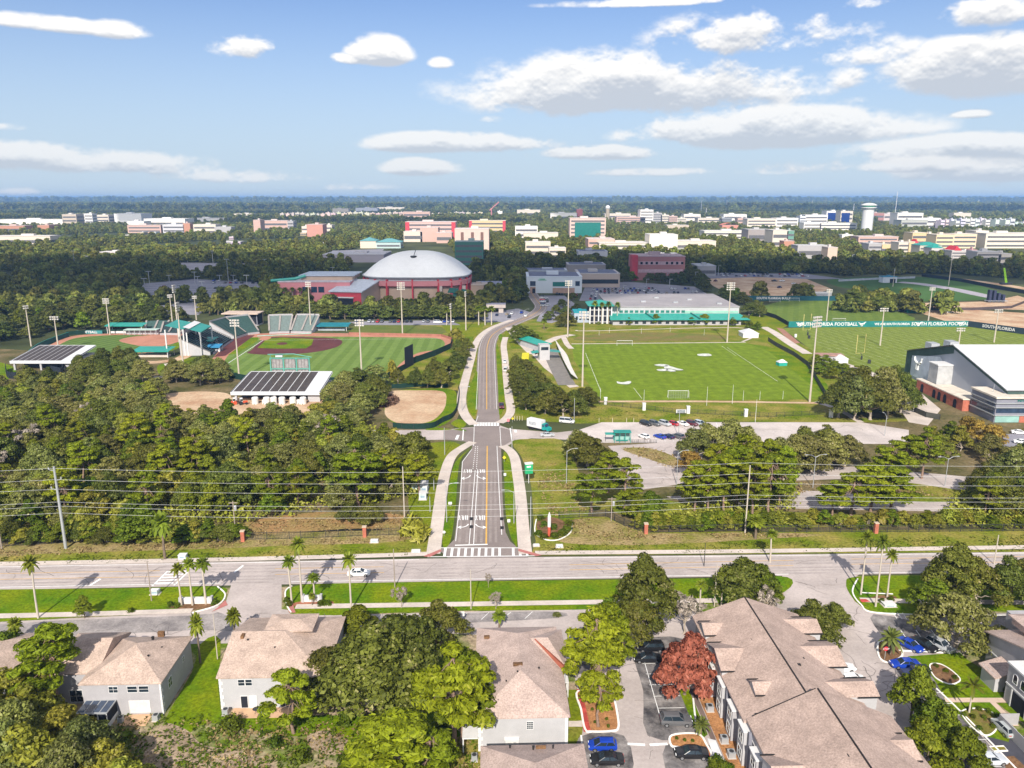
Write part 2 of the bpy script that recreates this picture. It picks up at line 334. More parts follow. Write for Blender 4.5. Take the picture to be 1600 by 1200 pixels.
# ------------------------------------------------------------------ plants
def cards_mesh(name, cen, nrm, size, mat, aspect=1.0, up=None):
    """many small leaf clumps: one bent four-cornered face each"""
    n = len(cen); r = RNG
    nrm = nrm/np.linalg.norm(nrm, axis=1, keepdims=True)
    t = r.normal(size=(n, 3)) if up is None else up + r.normal(size=(n, 3))*.35
    t -= (t*nrm).sum(1, keepdims=True)*nrm; t /= np.linalg.norm(t, axis=1, keepdims=True)
    b = np.cross(nrm, t)
    s = size*r.uniform(.6, 1.35, (n, 1)) if np.isscalar(size) else size[:, None]*r.uniform(.6, 1.35, (n, 1))
    j = lambda: r.uniform(.7, 1.25, (n, 1))
    lift = nrm*s*.22
    v = np.stack([cen - t*s*j()*aspect - lift, cen + b*s*j()*.62 + lift, cen + t*s*j()*aspect - lift, cen - b*s*j()*.62 + lift], 1).reshape(-1, 3)
    me = bpy.data.meshes.new(name)
    me.vertices.add(4*n); me.vertices.foreach_set('co', v.astype(np.float32).ravel())
    me.loops.add(4*n); me.loops.foreach_set('vertex_index', np.arange(4*n, dtype=np.int32))
    me.polygons.add(n); me.polygons.foreach_set('loop_start', np.arange(0, 4*n, 4, dtype=np.int32)); me.polygons.foreach_set('loop_total', np.full(n, 4, np.int32))
    me.materials.append(mat); me.update(calc_edges=True); me.validate()
    return me
def lobe_cloud(lobes, n, size, mat, name='crown', fill=.25, flat=.5, aspect=1.0):
    L = np.array([l[:3] for l in lobes]); A = np.array([l[3:6] for l in lobes])
    w = (A[:, 0]*A[:, 1] + A[:, 0]*A[:, 2]); w = w/w.sum()
    k = RNG.choice(len(L), n, p=w)
    d = RNG.normal(size=(n, 3)); d /= np.linalg.norm(d, axis=1, keepdims=True)
    d[:, 2] = np.where(d[:, 2] < -.35, -d[:, 2]*.6, d[:, 2])
    rr = np.where(RNG.random(n) < fill, RNG.uniform(.35, .8, n), RNG.uniform(.82, 1.12, n))[:, None]
    c = L[k] + d*A[k]*rr
    nrm = d*.9 + np.array([0, 0, flat*.3]) + RNG.normal(size=(n, 3))*.36
    return cards_mesh(name, c, nrm, size, mat, aspect)
def limb_pts(a, b, bend=.12, n=4):
    a, b = Vector(a), Vector(b); L = (b-a).length; o = []
    for i in range(n+1):
        f = i/n; p = a.lerp(b, f)
        if 0 < i < n: p += Vector((random.uniform(-1,1), random.uniform(-1,1), random.uniform(-.5,.8)))*L*bend
        o.append(p)
    return o
def trunk_mesh(h, r0, targets, rl=.4, base=.55, bend=.1, n=6):
    """a tapered trunk to height h with limbs reaching the targets"""
    mb = MB(); pts = limb_pts((0,0,-.2), (random.uniform(-.3,.3), random.uniform(-.3,.3), h), bend*.4, 5)
    mb.tube(pts, [r0*(1.25 if i == 0 else 1-.5*i/5) for i in range(6)], n+2)
    for tx in targets:
        f = random.uniform(base, 1.0); k = min(4, int(f*5)); st = pts[k].lerp(pts[k+1], f*5-k)
        lp = limb_pts(st, tx, bend, 4)
        mb.tube(lp, [r0*rl*(1-.2*i) for i in range(5)], 5)
    return mb
PROTO = {}
def proto(kind, trunk_mb, trunk_mat, crown_me, extra=()):
    """an unlinked source tree: an Empty, its trunk and its crown"""
    PROTO.setdefault(kind, []).append((trunk_mb, trunk_mat, crown_me, extra))
def finish_mesh(mb, mat, name):
    me = bpy.data.meshes.new(name); me.from_pydata(mb.v, [], mb.f); me.materials.append(mat); me.polygons.foreach_set('use_smooth', [True]*len(me.polygons)); me.update(); return me

F_OAK  = foliage('live oak leaves', (.020,.030,.005), (.145,.165,.024), (.44,.40,.18), .2, .40)
F_OAKG = foliage('mossy oak leaves', (.030,.036,.007), (.225,.240,.056), (.52,.49,.26), .26, .40)
F_SCRUB= foliage('olive scrub leaves', (.030,.040,.005), (.290,.300,.034), (.54,.50,.18), .22, .42)
F_PINE = foliage('pine needles', (.035,.055,.003), (.240,.285,.012), (.40,.40,.06), .18, .40, hue=.02)
F_BROAD= foliage('broadleaf leaves', (.024,.048,.004), (.165,.215,.013), (.33,.35,.06), .14, .38)
F_BOX  = foliage('hedge leaves', (.028,.05,.004), (.11,.155,.008), (.20,.23,.02), .1, .38)
F_RUST = foliage('rust leaves', (.10,.025,.012), (.36,.115,.07), (.54,.25,.16), .2, .3, hue=.005, val=.05)
F_PALM = foliage('palm fronds', (.04,.06,.006), (.17,.21,.016), (.32,.32,.08), .22, .38, hue=.02)
F_DATE = foliage('date palm fronds', (.04,.055,.015), (.17,.19,.04), (.32,.32,.14), .22, .38, hue=.02)
F_GREY = foliage('bare twigs', (.14,.12,.10), (.32,.27,.22), (.48,.42,.36), .2, .1, hue=.005, val=.1)
F_AUT  = foliage('turning leaves', (.12,.05,.015), (.33,.20,.045), (.40,.34,.08), .2, .36)
F_FAR  = foliage('far leaves', (.034,.042,.010), (.205,.225,.042), (.38,.36,.12), .16, .40, hue=.03, val=.4)
F_SHADE= foliage('dense oak leaves', (.020,.030,.006), (.125,.150,.028), (.30,.28,.13), .16, .38)

def dome_lobes(W, H, zb, k, rmin, rmax, skew=.75):
    """lobes over a rounded crown of width W from zb to H"""
    out = []; hw = W/2; bx, by = random.uniform(-.12,.12)*W, random.uniform(-.12,.12)*W; gap = random.uniform(0,6.28)
    for i in range(k):
        a = i*2.399 + random.uniform(-.4,.4); f = math.sqrt((i+.5)/k)
        if f > .55 and abs((a-gap+math.pi) % 6.283-math.pi) < .38 and random.random() < .8: continue
        r = random.uniform(rmin, rmax); rad = max(0, hw*f - r*.8)*random.uniform(.82,1.08)
        z = zb + (H-zb)*(1-.85*f**2.2)*random.uniform(.72,1.0) - r*.4
        out.append((math.cos(a)*rad + bx*(1-f), math.sin(a)*rad + by*(1-f), max(zb+r*.3, z*(1+.10*math.sin(a*2+gap))), r*random.uniform(.9,1.2), r*random.uniform(.9,1.2), r*skew*random.uniform(.8,1.1)))
    return out
def make_round(kind, W, H, zb, k, rmin, rmax, n, size, leaf, bark, r0, variants=3, nl=6, fill=.22, aspect=1.0):
    for _ in range(variants):
        lo = dome_lobes(W, H, zb, k, rmin, rmax)
        tg = [Vector(l[:3]) for l in random.sample(lo, min(nl, len(lo)))]
        proto(kind, trunk_mesh(zb*.9 + .3, r0, tg, .45), bark, lobe_cloud(lo, n, size, leaf, fill=fill, aspect=aspect))
make_round('live_oak', 12, 10, 2.4, 58, .75, 1.7, 9500, .25, F_OAK, PALEBARK, .38, 5)
make_round('mossy_oak', 12, 9.5, 2.2, 54, .8, 1.6, 8000, .25, F_OAKG, PALEBARK, .34, 5, fill=.3)
make_round('scrub_oak', 8, 7.5, 1.0, 36, .6, 1.15, 4600, .23, F_SCRUB, PALEBARK, .20, 5)
make_round('broadleaf_tree', 8, 9, 2.0, 34, .65, 1.2, 5000, .24, F_BROAD, BARK, .22)
make_round('shade_tree', 11, 10.5, 2.0, 30, 1.1, 2.0, 2600, .5, F_SHADE, BARK, .35)
make_round('campus_tree', 11, 10.5, 2.0, 24, 1.4, 2.2, 1300, .72, F_BROAD, BARK, .35, 2)
make_round('rust_tree', 9.5, 8.5, 1.4, 46, .6, 1.2, 7000, .24, F_RUST, BARK, .26, 1, aspect=1.5)
make_round('turning_tree', 9, 8.5, 2.0, 36, .7, 1.2, 4200, .25, F_AUT, BARK, .25, 1)
make_round('shrub', 2.2, 1.9, .1, 9, .4, .7, 420, .17, F_BOX, BARK, .05, 2, 2)
make_round('palmetto_shrub', 5, 3.6, .3, 14, .8, 1.2, 700, .42, F_SCRUB, BARK, .1, 2, 2, aspect=2.0)
def make_pine(variants):
    for _ in range(variants):
        H = 15.0; lo = []; tg = []
        for i in range(34):
            f = random.random(); z = 5.6 + f*8.8; reach = (3.9*(1-.72*max(0, f-.3)))*random.uniform(.35,1.0); a = i*2.4 + random.uniform(-.5,.5)
            r = random.uniform(.55,1.0)
            lo.append((math.cos(a)*reach, math.sin(a)*reach, z, r*1.3, r*1.3, r*.6)); tg.append(Vector((math.cos(a)*reach, math.sin(a)*reach, z-.25)))
        lo.append((0,0,14.3,1.0,1.0,.8))
        proto('pine_tree', trunk_mesh(13.6, .24, tg, .28, .45, .06), PINEBARK, lobe_cloud(lo, 6000, .22, F_PINE, fill=.3, aspect=1.6))
make_pine(5)
def frond(mb, a, tilt, L, w, droop, seg=6, m=0, z0=0.0):
    """a feather frond: a rib with two sloping vanes"""
    d = Vector((math.cos(a), math.sin(a), 0)); s = Vector((-math.sin(a), math.cos(a), 0)); rib = []; lft = []; rgt = []
    for i in range(seg+1):
        f = i/seg; r = L*f
        p = d*(r*math.cos(tilt)*(1-.15*f*f)) + Vector((0,0,z0 + r*math.sin(tilt) - droop*L*f*f))
        ww = w*math.sin(math.pi*min(1, .12+f*.9))**.7
        rib.append(p); lft.append(p + s*ww - Vector((0,0,ww*.35))); rgt.append(p - s*ww - Vector((0,0,ww*.35)))
    mb.grid([rib, lft], m); mb.grid([rgt, rib], m)
def fan(mb, a, tilt, L, w, m=0, z0=0.0):
    d = Vector((math.cos(a)*math.cos(tilt), math.sin(a)*math.cos(tilt), math.sin(tilt))); s = Vector((-math.sin(a), math.cos(a), 0)); n = d.cross(s)
    c = Vector((0,0,z0)) + d*L
    mb.tube([(0,0,z0), c], .03, 3, m, False)
    pts = []
    for i in range(8):
        q = -2.0 + i*4.0/7; rr = w*(1.0 if i % 2 else .72)*random.uniform(.85,1.1)
        pts.append(c + d*math.cos(q)*rr + s*math.sin(q)*rr - Vector((0,0,.28*rr*abs(math.sin(q)) + .2*rr)))
    for i in range(7): mb.face([c, pts[i], pts[i+1]], m)
def make_palm(kind, H, r0, nf, style, L, w, mat, bark, variants=2):
    for _ in range(variants):
        mb = MB()
        for i in range(nf):
            a = i*2.399 + random.uniform(-.2,.2); f = i/nf
            if style == 'fan': fan(mb, a, 1.25 - 2.05*f + random.uniform(-.15,.15), L*random.uniform(.8,1.1), w)
            else: frond(mb, a, 1.25 - 1.75*f + random.uniform(-.12,.12), L*random.uniform(.85,1.1), w, .28 + .25*f)
        tr = MB(); lean = random.uniform(-.03,.03)
        tr.tube([(0,0,-.2), (lean*H*.3, 0, H*.4), (lean*H*.6, .02*H*random.uniform(-1,1), H*.8), (0,0,H+.1)], [r0*1.3, r0, r0*.9, r0*.95], 8)
        for v in range(len(mb.v)): mb.v[v] = (mb.v[v][0], mb.v[v][1], mb.v[v][2] + H)
        proto(kind, tr, bark, finish_mesh(mb, mat, 'crown'))
make_palm('washingtonia_palm', 11.2, .19, 36, 'feather', 2.1, .36, F_PALM, POLE, 3)
make_palm('sabal_palm', 5.2, .20, 52, 'feather', 2.1, .42, F_PALM, BARK, 3)
make_palm('date_palm', 4.2, .26, 40, 'feather', 3.4, .42, F_DATE, BARK)
make_palm('queen_palm', 7.2, .15, 18, 'feather', 3.0, .36, F_PALM, POLE)
def make_bare():
    tg = [Vector((math.cos(a)*r, math.sin(a)*r, z)) for a, r, z in [(i*2.4, random.uniform(1.5,4), random.uniform(5,8)) for i in range(16)]]
    mb = trunk_mesh(4.2, .22, tg, .4, .4, .12)
    lo = [(t.x, t.y, t.z, .9, .9, .7) for t in tg]
    proto('bare_tree', mb, PALEBARK, lobe_cloud(lo, 900, .22, F_GREY, fill=.6, aspect=2.6))
make_bare()
NOMW = dict(live_oak=(12,10), mossy_oak=(12,9.5), scrub_oak=(8,7.5), broadleaf_tree=(8,9), shade_tree=(11,10.5), campus_tree=(11,10.5), rust_tree=(9.5,8.5), turning_tree=(9,8.5),
            shrub=(2.2,1.9), palmetto_shrub=(5,3.6), pine_tree=(7.6,15), washingtonia_palm=(3.6,12.4), sabal_palm=(3.9,6.6), date_palm=(7,6.8), queen_palm=(6,9.5), bare_tree=(8.5,8.2))
_src = {}
def tree(kind, x, y, w=None, h=None, label=None, group=None, name=None, cat=None, z=0.0, var=None):
    """one plant as a thing of its own: crown and trunk under an Empty at its foot; w, h in metres"""
    vs = PROTO[kind]; k = random.randrange(len(vs)) if var is None else var; mbt, mt, cm, ex = vs[k]
    if (kind, k) not in _src: _src[(kind, k)] = finish_mesh(mbt, mt, 'trunk')
    W0, H0 = NOMW[kind]; w = w or W0; h = h or H0
    nm = name or kind
    e = thing(nm, label or nm, cat or ('shrub' if 'shrub' in kind else 'palm tree' if 'palm' in kind else 'tree'), (x, y, z), random.uniform(0, 6.28), group)
    e.scale = (w/W0*random.uniform(.95,1.05), w/W0*random.uniform(.95,1.05), h/H0)
    put('trunk', _src[(kind, k)], e); put('crown', cm, e)
    return e
def treepx(kind, px, py, w=None, h=None, **k):
    p = P(px, py); return tree(kind, p.x, p.y, w, h, **k)
def palmpx(kind, px, py, ptop, label, group=None, w=None, **k):
    p = P(px, py); return tree(kind, p.x, p.y, w, Z(p.y, ptop), label=label, group=group, **k)
# ------------------------------------------------------------------ ground sheets
def crv(pts, n=8, closed=False):
    """a smooth line through points"""
    pts = [Vector(p) for p in pts]; o = []; N = len(pts)
    for i in range(N if closed else N-1):
        p0 = pts[(i-1) % N] if closed or i else pts[i]; p1 = pts[i]; p2 = pts[(i+1) % N]; p3 = pts[(i+2) % N] if closed or i+2 < N else p2
        for k in range(n):
            t = k/n; o.append(.5*((2*p1) + (p2-p0)*t + (2*p0-5*p1+4*p2-p3)*t*t + (3*p1-p0-3*p2+p3)*t**3))
    if not closed: o.append(pts[-1])
    return o
def fill(mb, pts, z, m=0):
    tri = tessellate_polygon([[Vector((p[0], p[1], 0)) for p in pts]])
    i = len(mb.v); mb.v += [(p[0], p[1], z) for p in pts]
    for t in tri:
        a, b, c = [Vector(pts[k]) for k in t]
        if (b-a).xy.cross((c-a).xy) < 0: t = t[::-1]
        mb.f.append(tuple(i+k for k in t)); mb.m.append(m)
def sheet(name, px, z, mat, smooth=False, kind='structure', label=None, world=False):
    pts = [Vector(p).to_3d() if world else P(*p) for p in px]
    if smooth: pts = crv(pts, 8, True)
    mb = MB(); fill(mb, [(p.x, p.y) for p in pts], z)
    return tag(mb.build(name, mat), label, None, None, kind)
def ribbon(mb, pts, w, z, m=0, w1=None):
    L = []; Rr = []
    for k, p in enumerate(pts):
        d = (pts[min(k+1, len(pts)-1)] - pts[max(k-1, 0)]); d.z = 0; d.normalize(); n = Vector((-d.y, d.x, 0))
        ww = w if w1 is None else w + (w1-w)*k/(len(pts)-1)
        L.append((p.x+n.x*ww/2, p.y+n.y*ww/2, z)); Rr.append((p.x-n.x*ww/2, p.y-n.y*ww/2, z))
    mb.grid([Rr, L], m)
def path(name, px, w, z, mat, smooth=True, kind='structure', w1=None):
    pts = [P(*p) for p in px]
    if smooth and len(pts) > 2: pts = crv(pts, 8)
    mb = MB(); ribbon(mb, pts, w, z, 0, w1); return tag(mb.build(name, mat), None, None, None, kind)
def kerbline(mb, px, w=.3, z0=0, z1=.16, closed=False, smooth=True, m=0, world=False):
    pts = [Vector(p).to_3d() for p in px] if world else [P(*p) for p in px]
    if smooth and len(pts) > 2: pts = crv(pts, 6, closed)
    if closed: pts = pts + [pts[0]]
    L = []; Rr = []
    for k, p in enumerate(pts):
        d = (pts[min(k+1, len(pts)-1)] - pts[max(k-1, 0)])
        if closed and k in (0, len(pts)-1): d = pts[1]-pts[-2]
        d.normalize(); n = Vector((-d.y, d.x, 0)); L.append(p+n*w/2); Rr.append(p-n*w/2)
    q = lambda a, z: [(p.x, p.y, z) for p in a]
    mb.grid([q(Rr, z0), q(Rr, z1), q(L, z1), q(L, z0)], m)

# the land: fine near, coarse far, one sheet to the horizon
def land():
    mb = MB(); ys = [-400, 60, 140, 240, 400, 700, 1200, 2500, 5000, 10000, 15000, 25000]; xs = [-30000, -12000, -4000, -1500, -500, 0, 500, 1500, 4000, 12000, 30000]
    mb.grid([[(x, y, 0) for x in xs] for y in ys])
    o = mb.build('ground', [FARLAND]); tag(o, kind='structure')
land()
# near lawns and litter under the woods
sheet('lawn', [(-120,1290),(1720,1290),(1640,895),(-60,926)], .02, WEEDY)
sheet('woodland_floor', [(-60,860),(640,842),(720,640),(600,600),(520,590),(300,560),(0,545),(-140,560)], .02, FLOOR)
sheet('woodland_floor', [(880,842),(1700,838),(1620,600),(1400,640),(1000,690),(900,690)], .02, FLOOR)
sheet('verge', [(-40,882),(640,868),(690,862),(690,845),(640,832),(-40,852)], .035, VERGE)
sheet('dry_grass', crv([P(-40,872),P(60,866),P(180,862),P(320,858),P(470,852),P(600,848),P(660,836),P(560,826),P(430,834),P(-40,853)],4,True), .05, DRY, world=True)
sheet('verge', [(830,868),(1680,862),(1680,826),(1020,832),(985,826),(950,808),(850,806)], .035, VERGE)
sheet('dry_grass', crv([P(870,845),P(960,852),P(1080,849),P(1200,842),P(1290,836),P(1180,832),P(1060,834),P(1000,830),P(950,812),P(890,814)],4,True), .05, DRY, world=True)
sheet('lawn', crv([P(668,838),P(640,800),P(640,740),P(648,700),P(700,690),P(722,698),P(716,712),P(700,735),P(690,780),P(680,838)],5,True), .045, GRASS, world=True)
sheet('lawn', crv([P(838,848),P(830,760),P(815,715),P(800,690),P(840,686),P(880,690),P(905,740),P(920,800),P(900,812),P(870,815)],5,True), .052, VERGE, world=True)
# ---- the wide boulevard
def bl(f0, f1):  # row of a boulevard line at the photo's two sides
    return [(-160, f0 + (f0-f1)*.1), (1760, f1 - (f0-f1)*.1)]
sheet('road', [(-160,925),(800,906.5),(1760,891.5),(1760,861),(800,871),(-160,886.5)], .05, PALEASPH)
mk = MB()
def pxline(a, b, w, z=.075, mb=None): ribbon(mb or mk, [P(*a), P(*b)], w, z)
for a, b in [((-160,921),(345,911.5)),((455,909.5),(1232,897.5)),((1330,896),(1760,889.5)),((-160,889),(655,875)),((850,872.5),(1760,862.8))]: pxline(a, b, .18)
my = MB()
for dy in (0, 9): 
    pxline((-160,908.5-dy),(250,901.2-dy),.14,.075,my); pxline((430,898-dy),(600,895-dy),.14,.075,my); pxline((890,891-dy*.9),(1240,884-dy*.9),.14,.075,my); pxline((1330,882-dy*.9),(1760,876-dy*.9),.14,.075,my)
# crosswalk over the boulevard by the entrance with palms
pxline((238,916),(262,893),.35); pxline((272,915),(296,892),.35)
for i in range(5): f = i/4.0; pxline((243+20*f,912-18*f),(271+20*f,911-18*f),.5)
pxline((141,915),(157,905),.5); pxline((366,895),(380,884),.5)
# ---- pavements along the boulevard
path('sidewalk', [(-160,884.8),(300,876),(560,869.5),(668,866)], 1.9, .13, CONC)
path('sidewalk', [(836,864.5),(1200,861.5),(1760,853)], 1.9, .13, CONC)
path('sidewalk', [(-160,966.5),(120,960.5),(300,955)], 1.7, .12, CONC)
path('sidewalk', [(462,948.5),(700,945),(960,941),(1120,939)], 1.7, .12, CONC)
path('sidewalk', [(1345,938),(1440,940.5),(1600,942),(1760,943)], 1.7, .12, CONC)
# ---- green strips between boulevard and frontage road
sheet('lawn', crv([P(-160,928),P(200,919.5),P(340,917),P(352,930),P(335,945),P(290,952),P(0,972),P(-160,976)],5,True), .06, LUSH, world=True)
sheet('lawn', crv([P(445,935),P(455,918),P(520,912),P(800,908),P(1100,904),P(1230,902),P(1215,930),P(1100,945),P(900,953),P(700,955),P(480,962),P(450,950)],5,True), .06, LUSH, world=True)
sheet('lawn', crv([P(1322,912),P(1345,901),P(1500,899),P(1700,897),P(1700,950),P(1500,956),P(1400,960),P(1360,955),P(1335,938)],5,True), .06, LUSH, world=True)
# ---- frontage road, two driveways and the car parks of the townhouses
sheet('road', [(-160,980),(0,972),(300,957),(352,944),(362,912),(440,910),(440,952),(520,962),(870,952),(1000,950),(1090,956),(1100,1010),(1085,1050),(1120,1110),(1150,1200),(1180,1300),(900,1300),(905,1090),(885,1000),(700,990),(400,1005),(0,1010),(-160,1015)], .04, PALEASPH)
sheet('road', [(1222,898),(1345,896),(1322,912),(1335,940),(1365,957),(1420,962),(1600,957),(1760,955),(1760,978),(1540,975),(1480,1060),(1600,1215),(1680,1320),(1460,1320),(1300,1080),(1265,985),(1180,960),(1225,935)], .04, PALEASPH)

sheet('lawn', [(560,506),(740,503),(800,498),(900,500),(1180,503),(1300,560),(1330,650),(1100,655),(905,662),(800,655),(735,655),(715,610),(600,604),(640,570),(715,540)], .015, VERGE)
# ---- the avenue running away from the camera
AV = [(760.5,690),(760.5,640),(760.5,590),(760.5,560),(761.5,541),(768,525),(782,514.5),(800,506),(824,496),(841,486),(845,478),(838,468),(830,457)]
sheet('road', [(700,872),(826,872),(812,859),(797,846),(790,832),(787,810),(785,770),(783,702),(780,640),(747,640),(741,667),(737.5,701),(723,720),(721,732),(717.5,780),(713,820),(710,843),(700,853),(686,860)], .062, ASPH)
AVW = crv([P(*p) for p in AV[1:]], 8)
mb = MB(); ribbon(mb, AVW, 9.2, .062); tag(mb.build('road', ASPH), kind='structure')
def side(pts, off):
    o = []
    for k, p in enumerate(pts):
        d = (pts[min(k+1, len(pts)-1)] - pts[max(k-1, 0)]).normalized(); o.append(p + Vector((-d.y, d.x, 0))*off)
    return o
ribbon(my, [P(759.7,851), P(761.3,697)], .36, .085); ribbon(my, AVW, .32, .085)
for off in (-3.7, 3.9): ribbon(mk, side(AVW, off), .14, .085)
for a, b in [((733,851),(742.5,735)),((740,851),(746.5,735)),((784,836),(780,770)),((780,770),(776.5,697)),((712,846),(719.5,776)),((740,697),(741,668)),((783,700),(781,667)),((741,667),(747,650)),((719.5,776),(722.5,722)),((722.5,722),(737.5,702))]: pxline(a, b, .16, .086)
pxline((711,852.5),(762,851),.5,.086)
for i in range(12):                                                        # dotted guide lines
    f = i/12; a = (739+4.5*f, 733-37*f); pxline(a, (a[0]+.2, a[1]-1.6), .16, .086); a = (744.5+2*f, 733-37*f); pxline(a, (a[0]+.2, a[1]-1.6), .16, .086)
# crosswalks
pxline((689,856.5),(812,856.5),.3,.088); pxline((668,870.5),(838,869),.3,.088)
for i in range(13):
    if i == 9: continue
    x = 696 + i*10.6; pxline((x-(x-763)*.005,857),(x+(x-763)*.018-.5,869.5),.55,.087)
pxline((741,660.5),(779,660.5),.35,.088); pxline((741,665.5),(779,665.5),.35,.088)
for i in range(9): x = 742+i*4.5; pxline((x,661),(x-.2,665.5),.75,.087)
# words and arrows painted for drivers coming towards the boulevard
STROKE = dict(O=[[(0,0),(1,0),(1,2),(0,2),(0,0)]], N=[[(0,0),(0,2),(1,0),(1,2)]], L=[[(0,2),(0,0),(1,0)]], Y=[[(0,2),(.5,1),(1,2)],[(.5,1),(.5,0)]])
def paint(word, px, py, wpx, hpx):
    """the word reads for a driver facing the camera: the letters are turned half round"""
    for i, ch in enumerate(word):
        for st in STROKE[ch]:
            pts = []
            for (a, b) in st:
                fx = 1-((i+.1+a*.72)/len(word)); fy = b/2
                pts.append(P(px + (fx-.5)*wpx, py - hpx/2 + fy*hpx))
            ribbon(mk, pts, .20, .089)
def turnarrow(px, py, s):
    pts = crv([P(px-s*7,py+2.2), P(px-s*3,py+2), P(px+s*2,py+.2), P(px+s*5,py-2.6)],4); ribbon(mk, pts, .32, .089)
    a = P(px-s*12.2,py+2.4); b = P(px-s*6.5,py-.2); c = P(px-s*6.5,py+4.8); fill(mk, [(a.x,a.y),(b.x,b.y),(c.x,c.y)], .089)
paint('ONLY', 723.5, 809.5, 15, 7); paint('ONLY', 750, 809.5, 15, 7); turnarrow(727,822,1.0); turnarrow(748,822,-1.0)
paint('ONLY', 730.5, 736.5, 13, 5); paint('ONLY', 751, 736.5, 13, 5); turnarrow(731,745.5,.85); turnarrow(749,745.5,-.85)
TR = M('tyre worn asphalt',(.375,.325,.305),.9,world=True,var=.12,scale=.25,fine=.12,finescale=1.8,detail=6); TR2 = M('tyre polished asphalt',(.275,.232,.215),.9,world=True,var=.1,scale=.25,fine=.12,finescale=1.8,detail=6)
tb = MB()
for f in (.14,.27,.40,.60,.73,.86): y0 = 886.5+38.5*f; y1 = 861+30.5*f; ribbon(tb, crv([P(-160,y0),P(400,y0+(y1-y0)*.29),P(1000,y0+(y1-y0)*.604),P(1760,y1)],6), .75, .058)
tag(tb.build('wheel_tracks', TR), kind='structure'); tb = MB()
for off in (-2.9,-1.4,1.3,2.8): ribbon(tb, side(AVW, off), .6, .074)
for x0, x1 in ((718,726),(729,735),(743,748),(752,757),(766,768),(775,773)): ribbon(tb, [P(x0,848),P(x1,735)], .6, .072)
tag(tb.build('wheel_tracks', TR2), kind='structure')
tag(mk.build('road_markings', LINE), kind='structure'); tag(my.build('yellow_road_markings', YELLOW), kind='structure')
bs = MB()                                                                   # bike lane stencils on black squares
for x, y in ((736.5,811),(736.3,823.5),(784,811),(784.3,825)): ribbon(bs, [P(x,y+2.4),P(x+.1,y-2.4)], .85, .0885)
tag(bs.build('bike_lane_patch', BLACKEN), kind='structure')
# red tactile corners
sheet('ramp', [(661,870),(688,859),(690,862),(672,871)], .14, M('faded red paving',(.40,.15,.13))); sheet('ramp', [(810,858),(847,868),(838,870),(810,862)], .14, MATS['faded red paving'])
# ---- pavements beside the avenue
path('sidewalk', [(677,866),(684,815),(689.5,772),(696,738),(706,713),(724,699),(739,691)], 3.1, .115, CONC)
path('sidewalk', [(821,866),(817.5,830),(813,772),(808,737),(804,716),(796,704),(785,697)], 3.0, .115, CONC)
path('sidewalk', [(741,664),(731,655),(723,640),(721.5,620),(728,590),(736,562),(742,540),(752,524),(770,511.5),(800,500)], 3.6, .115, CONC)
path('sidewalk', [(780,661),(790,655),(798,642),(795,620),(791.5,590),(789,560),(787,540),(790,527)], 3.2, .115, CONC)
for pts in ([(704,846),(712,790),(716,735),(722,715),(733,703),(728,706),(712,722),(703,750),(698,790),(691,850)],[(797,836),(803,848),(808,852),(806,800),(803,750),(799,722),(787,706),(788,750),(790,800)]):
    sheet('lawn', crv([P(*p) for p in pts],4,True), .07, LUSH, world=True)
for pts in ([(742,650),(733,642),(731,625),(736,600),(745,580),(747,600),(746,630)],[(780,648),(788,632),(786,600),(782,560),(776,535),(776,560),(778,600)],[(729,674),(712,667),(705,662),(716,655),(728,660),(724,668),(700,672),(665,672),(680,668)],[(780,531),(785,536),(784,522),(779,524)]):
    sheet('lawn', crv([P(*p) for p in pts],4,True), .07, LUSH, world=True)
# ---- cross street
sheet('road', [(520,672),(640,672),(700,671),(742,667),(742,700),(733,692),(722,687),(640,688),(520,690)], .045, PALEASPH)
sheet('road', [(779,664),(795,670),(830,673),(870,676),(905,672),(905,688),(860,686),(830,685),(805,690),(784,702)], .045, PALEASPH)
sheet('parking_lot', [(903,672.5),(940,660),(1345,660),(1420,672),(1420,694),(1200,693),(945,692),(903,688.5)], .047, M('bleached concrete',(.50,.44,.41),.9,world=True,var=.16,scale=.08,fine=.10,finescale=1.4,detail=7))
sheet('road', [(693,673),(740,668),(741,697),(726,690),(693,687)], .056, ASPH); sheet('road', [(781,668),(800,672),(800,689),(783,699)], .056, ASPH)
m2 = MB()
for a, b, w in [((724,672),(723,688),.35),((797,669),(800,689),.35),((716,680),(713,687),.9),((805,672),(806,676),.9)]: pxline(a, b, w, .08, m2)
for i in range(12): pxline((1000+i*13.2,660.5),(1003+i*13.2,667),.12,.07,m2)
for i in range(10): pxline((1010+i*12.8,681),(1014+i*12.8,690),.12,.07,m2)
tag(m2.build('road_markings', LINE), kind='structure')
# ---- the older lots behind the fence
sheet('parking_lot', [(950,697),(1065,690),(1100,700),(1090,752),(1040,760),(985,768),(950,745),(975,725)], .03, PALEASPH)
sheet('sand_patch', crv([P(972,702),P(1010,700),P(1050,712),P(1072,730),P(1040,726),P(1010,716)],4,True), .05, DRY, world=True)
sheet('parking_lot', [(1200,738),(1330,729),(1480,742),(1660,760),(1660,775),(1450,762),(1330,748),(1215,752)], .03, PALEASPH)
sheet('parking_lot', [(1040,776),(1240,766),(1480,775),(1560,790),(1500,800),(1300,796),(1100,792)], .03, PALEASPH)
sheet('dry_grass', crv([P(900,758),P(990,770),P(1090,790),P(1230,800),P(1400,806),P(1560,806),P(1560,820),P(1200,824),P(1040,824),P(960,800),P(900,790)],3,True), .045, VERGE, world=True)
sheet('dry_grass', crv([P(1330,752),P(1400,752),P(1540,775),P(1450,785),P(1330,770)],4,True), .045, VERGE, world=True)
